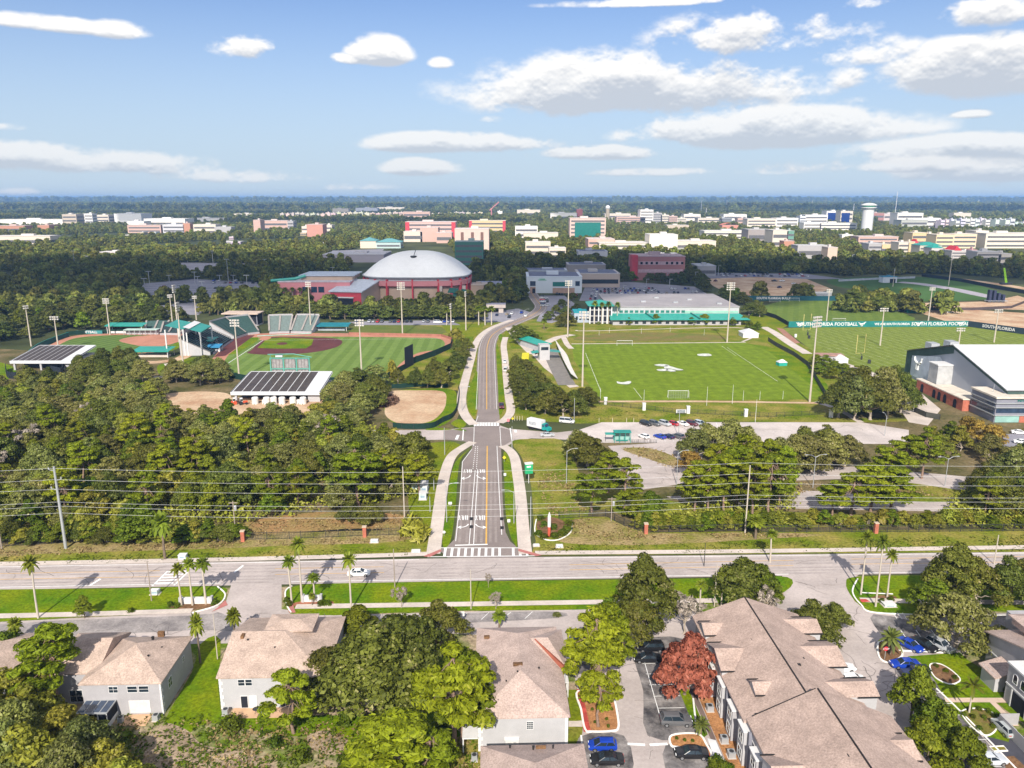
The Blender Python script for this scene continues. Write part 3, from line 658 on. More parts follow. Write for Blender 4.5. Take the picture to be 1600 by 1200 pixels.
sheet('bare_ground', crv([P(380,818),P(440,806),P(520,800),P(640,806),P(640,826),P(540,830),P(430,834),P(384,836)],4,True), .05, M('rusty earth',(.33,.175,.085),.95,world=True,scale=.12,col2=(.22,.19,.06),fine=.3,finescale=1.5,detail=7), world=True)
# ---- grass and clay between street and soccer field
sheet('lawn', crv([P(905,655),P(925,636),P(990,640),P(1290,652),P(1420,655),P(1370,660),P(1100,659),P(945,660)],4,True), .05, VERGE, world=True)
sheet('lawn', crv([P(935,636),P(940,630),P(1100,632),P(1290,634),P(1340,650),P(1200,650),P(1040,648)],4,True), .055, VERGE, world=True)
path('sidewalk', [(935,627.5),(1100,627.5),(1285,630)], 2.4, .07, SAND); path('sidewalk', [(1275,628),(1310,640),(1345,660)], 2.5, .07, CONC)
# ---- soccer field
FIELD = striped('soccer turf', (.145,.205,.014), (.134,.192,.013), 5.0, 0.0, .16)
sheet('soccer_field', [(893,538),(1160,534),(1200,545),(1250,585),(1292,624),(1100,625),(936,627),(915,592),(897,563)], .05, FIELD)
sheet('practice_green', [(893,531),(900,512),(1000,508),(1150,511),(1172,528),(1150,534),(893,537)], .04, VERGE)
sheet('practice_green', crv([P(905,526),P(960,520),P(1050,520),P(1120,524),P(1125,531),P(1000,533),P(905,532)],4,True), .05, M('worn turf',(.20,.145,.055),.95,world=True,scale=.1,col2=(.13,.15,.03),fine=.2,finescale=1), world=True)
m3 = MB()
def fl(pts, w=.14, z=.062, mb=m3, closed=False): ribbon(mb, [Vector((p.x,p.y,0)) for p in (pts+[pts[0]] if closed else pts)], w, z)
for a, b in (((915,552),(939,612)),((1136,543),(1215,596)),((1128,541),(1150,556)),((990,606),(1003,623))): fl([P(*a),P(*b)], .12)
EM = MB(); ED = MB()                                                        # the bull head worked in white on the turf, a dark edge below it
def blob(mb, px, z): fill(mb, [(p.x,p.y) for p in crv([P(*q) for q in px],4,True)], z)
for px in ([(1022,570.5),(1030,569),(1040,569.5),(1046,571.5),(1038,572.5),(1030,572)],[(1040,571),(1048,572.5),(1058,575.5),(1068,578),(1058,578.5),(1046,576),(1038,575.5)],[(1026,577.5),(1036,576.5),(1044,577),(1040,579.5),(1030,579.5)],[(1042,576.5),(1052,578),(1056,580),(1048,580.5),(1042,579)]): blob(ED, [(x+.5,y+.7) for x,y in px], .061); blob(EM, px, .066)
for px in ([(964,596),(972,597.5),(984,595.5),(986,598),(980,600.5),(966,599.5)],[(1090,553.5),(1100,552.6),(1108,553),(1112,555.5),(1104,556.5),(1092,555.8)]): blob(ED, [(x+.4,y+.5) for x,y in px], .061); blob(EM, px, .066)
tag(ED.build('turf_emblem_edge', M('turf paint dark',(.09,.10,.07),.9)), kind='structure'); tag(EM.build('turf_emblem', M('turf paint',(.55,.56,.50),.9,world=True,var=.25,scale=.6)), kind='structure')
path('path', [(893,537.5),(1000,536.5),(1165,535)], 1.6, .07, CONC); path('path', [(900,516),(930,517),(1150,512),(1175,525),(1160,534)], 1.5, .07, CONC)
# paths by the bleachers
path('path', [(795,512),(820,540),(836,553),(845,541),(870,528),(895,523)], 5, .08, CONC); path('path', [(880,526),(886,538),(893,545)], 3, .09, CONC)
sheet('path', [(826,548),(845,540),(860,560),(880,590),(905,604),(890,606),(850,575)], .075, CONC)
sheet('lawn', [(785,508),(800,520),(830,532),(828,545),(800,545),(792,530)], .05, GRASS); sheet('lawn', [(798,545),(822,545),(830,575),(800,575),(796,560)], .05, VERGE)
sheet('yellow_pad', [(816,551.5),(827,551),(826,562),(814.5,562.5)], .085, M('yellow ground mat',(.6,.52,.02)))
# ---- baseball field
def wa(a, b): d = P(*b)-P(*a); return math.atan2(d.y, d.x)
BTURF = striped('baseball turf', (.12,.185,.038), (.15,.22,.052), 6.5, -wa((357,567),(410,533))+math.pi/2, .08)
sheet('warning_track', [(332,560),(345,545),(390,522),(430,520),(560,521),(690,524),(708,533),(706,543),(690,552),(650,556),(610,592),(560,597),(400,597),(340,585)], .04, CLAY)
sheet('baseball_field', crv([P(345,572),P(356,556)],2)+crv([P(392,529),P(430,526),P(520,526),P(640,527.5),P(684,529),P(695,537),P(686,546),P(655,551),P(632,563),P(600,588),P(540,595),P(440,596),P(360,588),P(347,577)],5), .055, BTURF, world=True)
sheet('infield', crv([P(387,552),P(394,546),P(412,530),P(440,526),P(495,527.5),P(524,529),P(535,534),P(527,542),P(500,549),P(460,553.5),P(420,554.5)],5,True), .07, DKCLAY, world=True)
sheet('infield_grass', [(402,544),(417,529.5),(440,527.5),(490,530),(487,539),(478,544.5),(440,545)], .085, LUSH)
sheet('warning_track', [(334,558),(366,528),(380,524),(398,524),(393,528),(352,556)], .07, DKCLAY)
sheet('infield_grass', [(356,555),(393,527.5),(404,527),(402,533),(372,552)], .085, LUSH)
sheet('infield', crv([P(432,537.5),P(440,535),P(449,536),P(446,538.5),P(438,539)],4,True), .1, DKCLAY, world=True); sheet('infield', crv([P(405,530.5),P(412,526.5),P(424,527.5),P(418,531),P(410,532)],4,True), .1, CLAY, world=True)
fl([P(357,567.5),P(411,532)], .3, .1); fl([P(411,532),P(690,529)], .2, .1)
tag(m3.build('pitch_markings', LINE), kind='structure')
sheet('lawn', [(530,515),(560,508),(640,507.5),(690,511),(700,518),(690,522),(560,521)], .045, M('dull grass',(.085,.13,.02),.9,world=True,scale=.06,col2=(.15,.15,.04),fine=.2,finescale=1))
sheet('lawn', [(690,508),(760,505),(742,525),(728,545),(706,530)], .05, GRASS)
# ---- softball field
SBT = striped('softball turf', (.085,.14,.03), (.12,.18,.045), 5, -wa((90,546),(170,530))+math.pi/2, .08)
sheet('warning_track', crv([P(50,552),P(80,538),P(105,527),P(140,522.5),P(200,521),P(290,521),P(300,528),P(270,545),P(220,552),P(100,556)],5,True), .04, CLAY, world=True)
sheet('softball_field', crv([P(66,553),P(90,540),P(115,529),P(150,525),P(205,523.5),P(280,528),P(262,545),P(225,551),P(120,556)],5,True), .055, SBT, world=True)
sheet('infield', crv([P(186,532),P(214,525.5),P(281,523.5),P(300,525),P(282,533),P(255,541),P(230,542),P(205,538)],4,True), .07, CLAY, world=True)
# ---- paths and greens between the two ball fields
path('path', [(335,545),(305,548),(290,556),(276,562),(245,566),(225,566)], 6, .06, SAND); path('path', [(262,568),(270,580),(258,588),(240,590)], 3.5, .065, CONC)
sheet('lawn', crv([P(265,567),P(295,559),P(330,560),P(335,568),P(290,575)],4,True), .058, GRASS, world=True); sheet('lawn', crv([P(246,572),P(262,568),P(266,580),P(250,586)],4,True), .058, LUSH, world=True)
sheet('lawn', crv([P(262,546),P(282,533),P(284,540),P(270,548)],4,True), .06, LUSH, world=True); sheet('lawn', crv([P(190,604),P(215,592),P(228,600),P(215,612)],4,True), .05, LUSH, world=True)
sheet('lawn', crv([P(-60,560),P(14,570),P(18,590),P(-60,610)],4,True), .05, LUSH, world=True)
# ---- bare earth beside the hitting shed and the fenced sand lot
sheet('sand_patch', crv([P(255,618),P(300,612),P(352,614),P(360,625),P(335,645),P(300,652),P(262,640)],5,True), .04, SAND, world=True)
sheet('sand_patch', crv([P(350,622),P(500,625),P(520,640),P(440,650),P(370,648)],4,True), .042, SAND, world=True)
sheet('lawn', crv([P(610,612),P(700,608),P(714,622),P(710,650),P(680,668),P(622,665),P(600,640)],5,True), .04, LUSH, world=True)
sheet('sand_patch', crv([P(604,626),P(608,612),P(650,610),P(692,612),P(697,628),P(690,645),P(668,660),P(625,662),P(602,648)],6,True), .055, SAND, world=True)
# ---- American football fields
FT = striped('football turf', (.165,.205,.032), (.152,.192,.029), 4.6, 0.3, .14)
sheet('football_field', [(1222,513),(1300,511),(1550,510),(1700,540),(1700,660),(1420,600),(1345,580),(1280,556),(1245,530)], .05, FT)
m4 = MB(); d1 = (P(1380,571)-P(1315,548)); d1.z = 0; d1.normalize(); q1 = Vector((-d1.y,d1.x,0)); o1 = P(1250,524)
ex = (P(1278,546)-P(1258,520)); 
def infield(p, poly):
    c = False; n = len(poly)
    for i in range(n):
        a, b = poly[i], poly[(i+1) % n]
        if (a.y > p.y) != (b.y > p.y) and p.x < (b.x-a.x)*(p.y-a.y)/(b.y-a.y)+a.x: c = not c
    return c
fp = [P(*p) for p in [(1252,514),(1540,512.5),(1640,535),(1640,600),(1430,590),(1350,572),(1290,552)]]
for k in range(-30, 30):
    run = []
    for s in np.arange(-200, 260, 2.0):
        p = o1 + d1*s + q1*(k*4.57)
        if infield(p, fp): run.append(p)
    if len(run) > 2: ribbon(m4, [run[0], run[-1]], .13, .065)
for h in (22, 40, 62):
    for k in range(-30, 30):
        p = o1 + d1*h + q1*(k*4.57)
        if infield(p, fp): ribbon(m4, [p - q1*1.0, p + q1*1.0], .22, .066)
tag(m4.build('pitch_markings', M('faded pitch line',(.46,.49,.36),.9,world=True,var=.2,scale=.3)), kind='structure')
sheet('football_field', [(1186,480),(1225,469),(1315,470),(1400,484),(1430,497),(1425,506),(1236,506),(1196,490)], .05, striped('far football turf', (.125,.175,.032), (.11,.16,.028), 7, .35, .12))
sheet('lawn', [(1175,487),(1196,490),(1236,507),(1222,513),(1260,545),(1300,570),(1240,565),(1190,530),(1165,510)], .04, GRASS)
sheet('lawn', [(1165,536),(1200,548),(1300,628),(1292,600),(1262,572),(1215,545)], .06, LUSH)
path('path', [(1193,511),(1210,520),(1235,537),(1262,553)], 5, .09, CONC)
sheet('red_path', [(1213,512),(1224,514),(1250,536),(1238,538)], .08, M('brown paving',(.33,.17,.12),world=True))
sheet('path', [(1300,560),(1360,580),(1440,615),(1470,640),(1450,665),(1420,660),(1380,600),(1330,575)], .06, CONC)
# ---- far sports grounds and earthworks
sheet('sand_patch', [(1095,436),(1180,433),(1260,436),(1300,452),(1262,462),(1150,463),(1120,450)], .1, SAND)
sheet('track_field', crv([P(1300,436),P(1420,432),P(1500,440),P(1560,456),P(1540,468),P(1420,470),P(1370,455),P(1310,448)],4,True), .05, M('far turf',(.06,.12,.03),.9,world=True,scale=.02), world=True)
path('running_track', [(1405,441),(1440,444),(1490,452),(1560,466),(1640,474)], 14, .1, M('grey track',(.36,.33,.36),world=True))
sheet('sand_patch', [(1426,474),(1550,471),(1590,462),(1640,478),(1640,486),(1500,481),(1430,480)], .11, SAND); sheet('sand_patch', [(1428,486),(1520,484),(1640,492),(1640,520),(1545,506),(1480,503)], .11, SAND)
path('road', [(1480,434),(1560,444),(1640,458)], 12, .1, SAND)
# ---- car parks in the middle distance
LOTS = [[(208,452),(225,443),(300,436),(410,441),(420,452),(400,470),(240,470)],[(230,480),(300,472),(330,480),(310,492),(250,492)],[(905,470),(915,446),(980,440),(1085,448),(1110,462),(1060,470)],[(846,462),(882,462),(905,480),(890,495),(862,505),(838,502),(848,484)],
        [(1085,426),(1260,428),(1320,436),(1100,436)],[(1240,409),(1370,410),(1360,418),(1245,416)],[(505,392),(600,389),(590,406),(515,404)],[(270,410),(400,412),(400,424),(285,430)],[(740,492),(810,482),(835,490),(800,503),(760,504)],[(1560,680),(1640,672),(1640,720),(1560,700)],[(545,503),(700,500),(720,508),(560,508)]]
for l in LOTS: sheet('parking_lot', l, .06, LOTASPH)
sheet('lawn', [(-80,436),(22,432),(45,430),(30,442),(-80,446)], .06, LUSH)
sheet('lawn', [(735,452),(785,452),(790,464),(735,466)], .06, LUSH)
m5 = MB()
for i in range(7): pxline((222-2*i,446+i*3.4),(408-i*1,444.5+i*3.6),.5,.09,m5)
tag(m5.build('lot_markings', LINE), kind='structure')
# ------------------------------------------------------------------ builders for houses and cars
def g(px, py, z=0.0):
    p = P(px, py, z); return (p.dot(GU), p.dot(GV))
def gw(u, v, z=0.0): q = GU*u + GV*v; return Vector((q.x, q.y, z))
def gpos(u, v): return dict(loc=gw(u, v), rotz=GA)
def hip(mb, x0, x1, y0, y1, z, h, axis='x', ov=.35, m=0, gable=(0,0)):
    """hipped roof over a rectangle: ridge along axis; gable=(at low end, at high end) makes that end upright; with a fascia"""
    x0 -= ov; x1 += ov; y0 -= ov; y1 += ov
    if axis == 'x':
        r = min((y1-y0)/2, (x1-x0)/2); ym = (y0+y1)/2
        a = (x0 + (0 if gable[0] else r), ym, z+h); b = (x1 - (0 if gable[1] else r), ym, z+h)
        A, B, C, D = (x0,y0,z),(x1,y0,z),(x1,y1,z),(x0,y1,z)
        mb.face([A,B,b,a], m); mb.face([C,D,a,b], m); mb.face([B,C,b], m); mb.face([D,A,a], m)
    else:
        r = min((x1-x0)/2, (y1-y0)/2); xm = (x0+x1)/2
        a = (xm, y0 + (0 if gable[0] else r), z+h); b = (xm, y1 - (0 if gable[1] else r), z+h)
        A, B, C, D = (x0,y0,z),(x1,y0,z),(x1,y1,z),(x0,y1,z)
        mb.face([B,C,b,a], m); mb.face([D,A,a,b], m); mb.face([A,B,a], m); mb.face([C,D,b], m)
    mb.box(x0+.02, x1-.02, y0+.02, y1-.02, z-.2, z-.004, m)
def win(parent, face, at, c, z, w, h, mat=None, frame=None, bars=(1,1), label=None, depth=.07):
    """a window on a wall: face is the side the wall looks to (-v front, +u right, -u left); frame with its pane inside"""
    f = MB(); p = MB(); t = .07
    def q(a0, a1, z0, z1, d0, d1, mb):
        if face == 'front': mb.box(a0, a1, at-d1, at-d0, z0, z1)
        elif face == 'right': mb.box(at+d0, at+d1, a0, a1, z0, z1)
        else: mb.box(at-d1, at-d0, a0, a1, z0, z1)
    a0, a1, z0, z1 = c-w/2, c+w/2, z, z+h
    q(a0-t,a1+t,z0-t,z0,0,depth,f); q(a0-t,a1+t,z1,z1+t,0,depth,f); q(a0-t,a0,z0,z1,0,depth,f); q(a1,a1+t,z0,z1,0,depth,f)
    for i in range(1, bars[0]+1): x = a0 + (a1-a0)*i/(bars[0]+1); q(x-.025,x+.025,z0,z1,.02,depth-.01,f)
    for i in range(1, bars[1]+1): y = z0 + (z1-z0)*i/(bars[1]+1); q(a0,a1,y-.025,y+.025,.02,depth-.012,f)
    q(a0,a1,z0,z1,.005,.03,p)
    fo = f.build('window', frame or WHITE, parent); p.build('pane', mat or GLASS, fo)
    return fo
def vents(parent, spots, mat=None):
    for (x, y, z, s) in spots:
        mb = MB(); mb.box(x-s, x+s, y-s, y+s, z-.3, z+.18); mb.box(x-s*1.3, x+s*1.3, y-s*1.3, y+s*1.3, z+.18, z+.24); mb.build('roof_vent', mat or BLACKEN, parent)
def ac_unit(u, v, label, group=None, s=.42):
    mb = MB(); mb.box(-s,s,-s,s,.08,.95); t = thing('air_conditioner', label, 'air conditioner', gw(u,v), GA, group)
    mb.build('case', METAL, t); f = MB(); f.lathe([(.33,.955),(.33,.99),(.1,1.0)], 12); f.build('fan_guard', DKMETAL, t); b = MB(); b.box(-s-.1,s+.1,-s-.1,s+.1,0,.08); b.build('base_slab', CONC, t)
# ---- house by the far corner of the weedy ground
def house1():
    t = thing('townhouse', 'grey townhouse with hipped tan roof and a screened porch facing the weeds', 'house', gw(-55.4,102.9), GA)
    w = MB(); w.box(-5.8,5.8,0,12,0,5.4); w.box(-12.6,-5.8,2.9,13.5,0,5.38); w.build('wall', STUCCO, t)
    q = MB(); 
    for zz in range(9): q.box(5.62,5.88,-.08,.3 if zz%2 else .55,zz*.6,zz*.6+.5)
    q.build('corner_stones', WHITE, t)
    r = MB(); hip(r,-5.8,5.8,0,12,5.6,2.7,'y'); r.build('roof', SHINGLE, t)
    r = MB(); hip(r,-13,-5.0,2.9,13.7,5.5,2.5,'x',gable=(0,1)); r.build('roof', SHINGLE, t)
    vents(t,[(1.2,9,7.4,.16),(3.3,7.2,6.7,.1),(2.5,4.2,7.2,.1)])
    b = MB(); b.obox((2.0,10.3),0,1.0,.5,6.9,7.75); b.build('roof_vent', BROWNM, t)
    for x in (1.6,3.3): win(t,'front',0,x,3.9,1.4,1.0,GLASS,WHITE,(0,1))
    win(t,'front',0,2.4,.5,3.0,1.9,M('pale blinds',(.6,.58,.56)),WHITE,(5,0))
    win(t,'right',5.8,3.2,2.6,1.2,1.5); win(t,'right',5.8,8.6,3.4,.7,.8)
    win(t,'front',0,-1.2,3.9,1.3,1.0); win(t,'front',2.9,-8.5,.4,1.9,2.0)
    pr = MB(); pr.box(-5.4,-.9,-3.2,-.01,2.55,2.7); pr.build('porch_roof', METAL, t)
    sc = MB()
    for x in (-5.3,-3.6,-2.3,-1.0): sc.box(x-.06,x+.06,-3.15,-3.03,0,2.55)
    sc.box(-5.3,-1.0,-3.15,-3.05,.75,.85); sc.box(-1.06,-.94,-3.1,0,0.0,.8); sc.build('porch_frame', WHITE, t)
    d = MB(); d.box(-5.28,-1.02,-3.0,-2.96,.05,2.5); d.box(-1.02,-.98,-3.0,-.05,.8,2.5); d.build('porch_screen', DARKIN, t)
    for k in range(4):
        pn = MB(); pn.box(-5.25+k*1.1,-4.35+k*1.1,-2.9,-.3,2.71,2.76); pn.build('porch_panel', BGLASS, t)
    p = MB(); p.box(.3,4.2,-2.6,-.05,0,.12); tag(p.build('patio', M('terracotta patio',(.52,.33,.2)), None, loc=t.location, rotz=GA), kind='structure')
    ac_unit(-50.2,101.6,'grey air conditioner at the white quoined corner of the porch townhouse'); ac_unit(-55.2,101.2,'small air conditioner between the screened porch and the patio',s=.36)
house1()
def house2():
    t = thing('townhouse', 'cream sided townhouse with one long tan roof slope behind the dark oak', 'house', gw(-31,103.9), GA)
    w = MB(); w.box(-10.2,5.6,0,16,0,5.4); w.build('wall', WSTUCCO, t)
    q = MB()
    for zz in range(9): q.box(-10.28,-9.7 if zz%2 else -9.95,-.08,.3,zz*.6,zz*.6+.5)
    q.build('corner_stones', WHITE, t)
    r = MB(); hip(r,-10.2,5.6,0,16.4,5.6,2.6,'x',gable=(1,0)); r.build('roof', SHINGLE, t)
    r = MB(); hip(r,-5.5,2.0,8.6,13.5,8.0,.6,'x',.2); r.build('roof', SHINGLE, t, )
    vents(t,[(-7.6,6.5,7.6,.12),(-3,5,7.1,.1)])
    b = MB(); b.obox((-8.6,7.2),0,.5,1.0,7.4,8.2); b.build('roof_vent', BROWNM, t)
    for x in (-6.9,-5.8): win(t,'front',0,x,4.0,.95,1.0,GLASS,WHITE,(0,1))
    win(t,'front',0,-6.7,.15,1.0,2.0,DARKIN,WHITE,(0,0)); win(t,'front',0,-5.4,.15,1.1,2.0,M('pale blinds',(.6,.58,.56)),WHITE,(0,0))
    for x in (2.6,3.8): win(t,'front',0,x,4.0,.95,1.0,GLASS,WHITE,(0,1))
    win(t,'front',0,-.5,.15,1.6,2.0,GLASS,WHITE,(1,0))
    for x0, x1 in ((-8.4,-4.2),(-2.4,2.0)):
        p = MB(); p.box(x0,x1,-2.4,-.05,0,.12); tag(p.build('patio', MATS['terracotta patio'], None, loc=t.location, rotz=GA), kind='structure')
    ac_unit(-40.2,102.6,'square air conditioner at the open corner of the cream townhouse'); ac_unit(-34.6,102.9,'round topped air conditioner on the edge of a terracotta patio',s=.36)
    d = MB(); d.lathe([(.5,.7),(.55,.74),(.5,.76)],12); 
    for a in range(3): d.tube([(.3*math.cos(a*2.1),.3*math.sin(a*2.1),0),(0,0,.7)],.03,4)
    tag(d.build('patio_table', DKMETAL, None, loc=gw(-35.6,102.6,.12)), 'dark round table on the patio of the cream townhouse', 'table')
house2()
def house3():
    t = thing('townhouse', 'white walled townhouse with a deep pink tan hipped roof beside the tall pines', 'house', gw(4.2,93.4), GA)
    w = MB(); w.box(-6.0,6.5,0,22.5,0,5.4); w.box(6.5,7.2,10.5,22,0,5.38); w.build('wall', WSTUCCO, t)
    q = MB()
    for zz in range(9): q.box(-6.08,-5.4 if zz%2 else -5.65,-.08,.3,zz*.6,zz*.6+.5); 
    q.build('corner_stones', WHITE, t); q = MB(); q.box(6.15,6.58,-.07,.3,0,5.4); q.build('corner_board', WHITE, t)
    r = MB(); hip(r,-6.2,6.5,0,22.5,5.6,3.0,'y',gable=(0,0)); r.build('roof', SHINGLE2, t)
    r = MB(); hip(r,2.5,7.3,10.6,21.5,5.62,2.2,'x',gable=(1,0)); r.build('roof', SHINGLE2, t)
    vg = MB(); vg.tube([(2.8,15.5,7.9),(6.9,10.5,6.0)],[.1,.45],5); vg.build('leaf_litter', F_RUST, t)
    vents(t,[(-3.9,6.6,6.9,.12),(-.3,6.2,8.3,.1),(-2,5,7.6,.08),(3,8.5,7.3,.1),(1.6,4.6,7.5,.07),(-3.2,2.2,6.5,.07)])
    b = MB(); b.box(-.9,.5,7.6,8.1,8.35,8.75); b.build('roof_vent', BROWNM, t); b = MB(); b.box(-5.3,-4.4,18,18.5,6.5,6.9); b.build('roof_vent', BROWNM, t)
    win(t,'front',0,1.2,3.5,.85,1.15,GLASS,WHITE,(2,3)); win(t,'front',0,-1.3,.6,1.7,1.3,M('pale blinds',(.6,.58,.56)),WHITE,(1,0))
    hd = MB(); hd.box(-2.4,-.3,-.35,0,1.95,2.2); hd.build('window_hood', WHITE, t)
    pr = MB(); pr.box(6.5,7.9,11.5,13.5,2.6,2.75); pr.box(7.7,7.85,11.55,11.7,0,2.6); pr.box(7.7,7.85,13.3,13.45,0,2.6); pr.build('porch', WHITE, t)
    lt = MB(); lt.box(-8.3,-6.1,-.5,4.2,2.4,2.55); lt.box(-8.25,-8.1,-.45,-.3,0,2.4); lt.box(-8.25,-8.1,4.0,4.15,0,2.4); lt.build('porch_roof', WHITE, t)
    ac_unit(-2.4,91.6,'pale air conditioner beside the pines at the white townhouse',s=.4)
house3()
def house4():
    t = thing('townhouse', 'pink tan hipped roof of the townhouse at the lower edge beside blue hatchback', 'house', gw(5.4,74), GA)
    w = MB(); w.box(-6.3,6.3,0,13.2,0,5.4); w.build('wall', WSTUCCO, t)
    r = MB(); hip(r,-6.5,6.5,-1,13.2,5.6,2.9,'y'); r.build('roof', SHINGLE2, t)
    vents(t,[(-3,12.4,6.2,.1),(0,11.6,6.7,.12),(2.6,11.9,6.5,.09)]); b = MB(); b.box(.3,1.6,11.0,11.3,6.95,7.3); b.build('roof_vent', BROWNM, t)
house4()
# a house half hidden at the photo's edge
def house0():
    t = thing('townhouse', 'low tan roof behind a palm, half hidden by the bushy trees', 'house', gw(-80,104), GA)
    w = MB(); w.box(-7,7,0,13,0,5.2); w.build('wall', STUCCO, t); r = MB(); hip(r,-7,7,0,13,5.4,2.5,'x'); r.build('roof', SHINGLE, t); win(t,'front',0,2,3.6,1.2,1.1)
house0()
# ---- the long stepped townhouse block
def block5():
    t = thing('townhouse_block', 'long white and grey townhouse block with stepped pink tan roof and cross gables', 'apartment block', gw(43.6,74), GA)
    u = -43.6; L, Rr = 35.2+u, 52.6+u; E5 = 6.0
    w = MB(); w.box(L,Rr,8.5,43.4,0,E5); w.box(L,Rr+2,-6,8.4,0,E5-.02); w.build('wall', STUCCO, t)
    r = MB(); rh = 4.3; rx = 43+u; rx2 = 44.4+u
    def slope(x0, x1, xr, y0, y1, z, h, hipback=0):
        A,B,C,D = (x0,y0,z),(x1,y0,z),(x1,y1,z),(x0,y1,z); a=(xr,y0,z+h); b=(xr,y1-hipback,z+h)
        r.face([B,C,b,a]); r.face([D,A,a,b]); r.face([C,D,b]); r.face([A,B,a])
    slope(L-.5, Rr+.5, rx, 16.6, 44.2, E5+.05, rh, 1.6); slope(L-.2, Rr+2.6, rx2, -8, 16.6, E5+.5, rh+.35, 0)
    r.box(L-.5,Rr+.5,16.7,44,E5-.2,E5+.04); r.box(L-.2,Rr+2.6,-8,16.55,E5+.2,E5+.49)
    r.build('roof', SHINGLE3, t)
    rc = MB(); rc.tube([(rx,16.7,E5+rh+.08),(rx,42.6,E5+rh+.08)],.13,5); rc.tube([(rx2,-8,E5+rh+.9),(rx2,16.4,E5+rh+.9)],.13,5); rc.box(L+1,rx2,16.6,16.85,E5+1.2,E5+1.25)
    for f in range(14):
        x0 = L+.6+(rx2-L-.8)*f/14; x1 = L+.6+(rx2-L-.8)*(f+1)/14; zf = lambda x: E5+.5+(rh+.35)*(x-(L-.2))/(rx2-(L-.2)); rc.face([(x0,16.65,zf(x0)-.15),(x1,16.65,zf(x1)-.15),(x1,16.65,zf(x1)+.12),(x0,16.65,zf(x0)+.12)])
    rc.build('ridge_cap', BLACKEN, t)
    # cross gables: (side, y centre, width, reach out, roof level)
    for side, yc, wd, out, z0, zr in [(-1,38.6,4.2,.5,7.0,8.7),(-1,30.6,7.6,.7,7.0,9.4),(-1,21.4,3.6,-2.0,8.0,9.5),(-1,5.4,7.2,1.0,6.9,9.3),(1,39.2,5.0,1.6,6.9,8.8),(1,31.0,7.0,1.4,6.9,9.2),(1,22.0,4.4,2.6,7.2,8.9),(1,9.6,5.0,1.6,7.2,9.0)]:
        zr = z0 + (zr-z0)*.58; x0 = (L if side < 0 else Rr) + side*out; x1 = rx + (side*2.2); k = MB(); s = wd/2
        a0, a1 = (x0, yc-s, z0), (x0, yc+s, z0); b0, b1 = (x1, yc-s, z0), (x1, yc+s, z0); p0, p1 = (x0, yc+.1, zr), (x1, yc+.1, zr)
        k.face([a0,b0,p1,p0] if side < 0 else [b0,a0,p0,p1]); k.face([b1,a1,p0,p1] if side < 0 else [a1,b1,p1,p0]); k.build('gable_roof', SHINGLE3, t)
        q = MB(); o = side*.25; q.face([(x0-o,yc-s+.3,z0-2.2),(x0-o,yc+s-.3,z0-2.2),(x0-o,yc+s-.3,z0+.1),(x0-o,yc,zr-.25),(x0-o,yc-s+.3,z0+.1)][::side])
        q.box(min(x0-o,x1),max(x0-o,x1),yc-s+.3,yc-s+.4,z0-2.2,z0+.05); q.box(min(x0-o,x1),max(x0-o,x1),yc+s-.4,yc+s-.3,z0-2.2,z0+.05); q.build('gable_wall', WSTUCCO, t)
        f = MB(); f.box(min(x0,x0-side*3.4),max(x0,x0-side*3.4),yc+s-.04,yc+s+.1,z0-.05,z0+.16); f.build('gable_trim', BLACKEN, t); f = MB(); f.box(min(x0,x0-side*3.2),max(x0,x0-side*3.2),yc-s-.12,yc-s+.02,z0-.14,z0+.06); f.build('gable_trim', BLACKEN, t)
    vents(t,[(-3.2,36.5,8.6,.17),(-1.8,38.2,9.0,.12),(-2.8,31.9,8.9,.17),(-2.0,26.2,9.2,.17),(1.6,24.5,9.3,.18),(4.2,30.6,7.8,.15),(3.4,27.4,8.4,.16),(4.9,23.2,7.7,.16),(-3.9,18.5,7.6,.14),(-2.2,12.6,9.0,.16),(5.7,13.8,7.9,.18),(5.3,5.2,8.5,.2),(-1.2,7.6,9.6,.16),(-.3,4.4,10.3,.2),(-1.5,9.5,9.4,.12)])
    # the side that looks to the car bays: bays, windows, doors, dark pilasters
    for i in range(8):
        y = 1.5 + i*5.0; bw = MB(); bw.box(L-.85,L-.01,y-1.2,y+1.2,0.02,5.4 if i % 2 else 5.0); bw.build('bay', WSTUCCO if i % 2 else STUCCO, t)
        cp = MB(); cp.box(L-1.0,L-.01,y-1.35,y+1.35,5.41 if i % 2 else 5.01,5.6 if i % 2 else 5.2); cp.build('bay_cap', WHITE, t)
        win(t,'left',L-.85,y,3.3,1.4,1.5,GLASS,WHITE,(1,1)); win(t,'left',L-.85,y,.6,1.4,1.6,GLASS,WHITE,(1,1))
        win(t,'left',L,y+2.5,3.4,1.0,1.4,GLASS,WHITE,(0,1))
        d = MB(); d.box(L-.08,L-.005,y+2.0,y+3.0,.05,2.15); d.build('door', STUCCOD, t)
    for yy in (3.9, 13.9, 23.9, 33.9):
        pl = MB(); pl.box(L-.5,L-.004,yy+.45,yy+.75,0,6.0); pl.build('party_wall', STUCCOD, t)
    for i in range(5):
        y = 4+i*8.5; win(t,'right',Rr,y+8,3.2,1.3,1.4)
block5()
for k, (u, v) in enumerate([(33.3,101.2),(33.4,94.2),(33.5,91.2)]):
    ac_unit(u, v, ['air conditioner on the mulch strip nearest the rust coloured tree','middle air conditioner on the mulch strip along the townhouse block','air conditioner on the mulch strip nearest the date palm'][k], 'air conditioners along the townhouse block', .5)
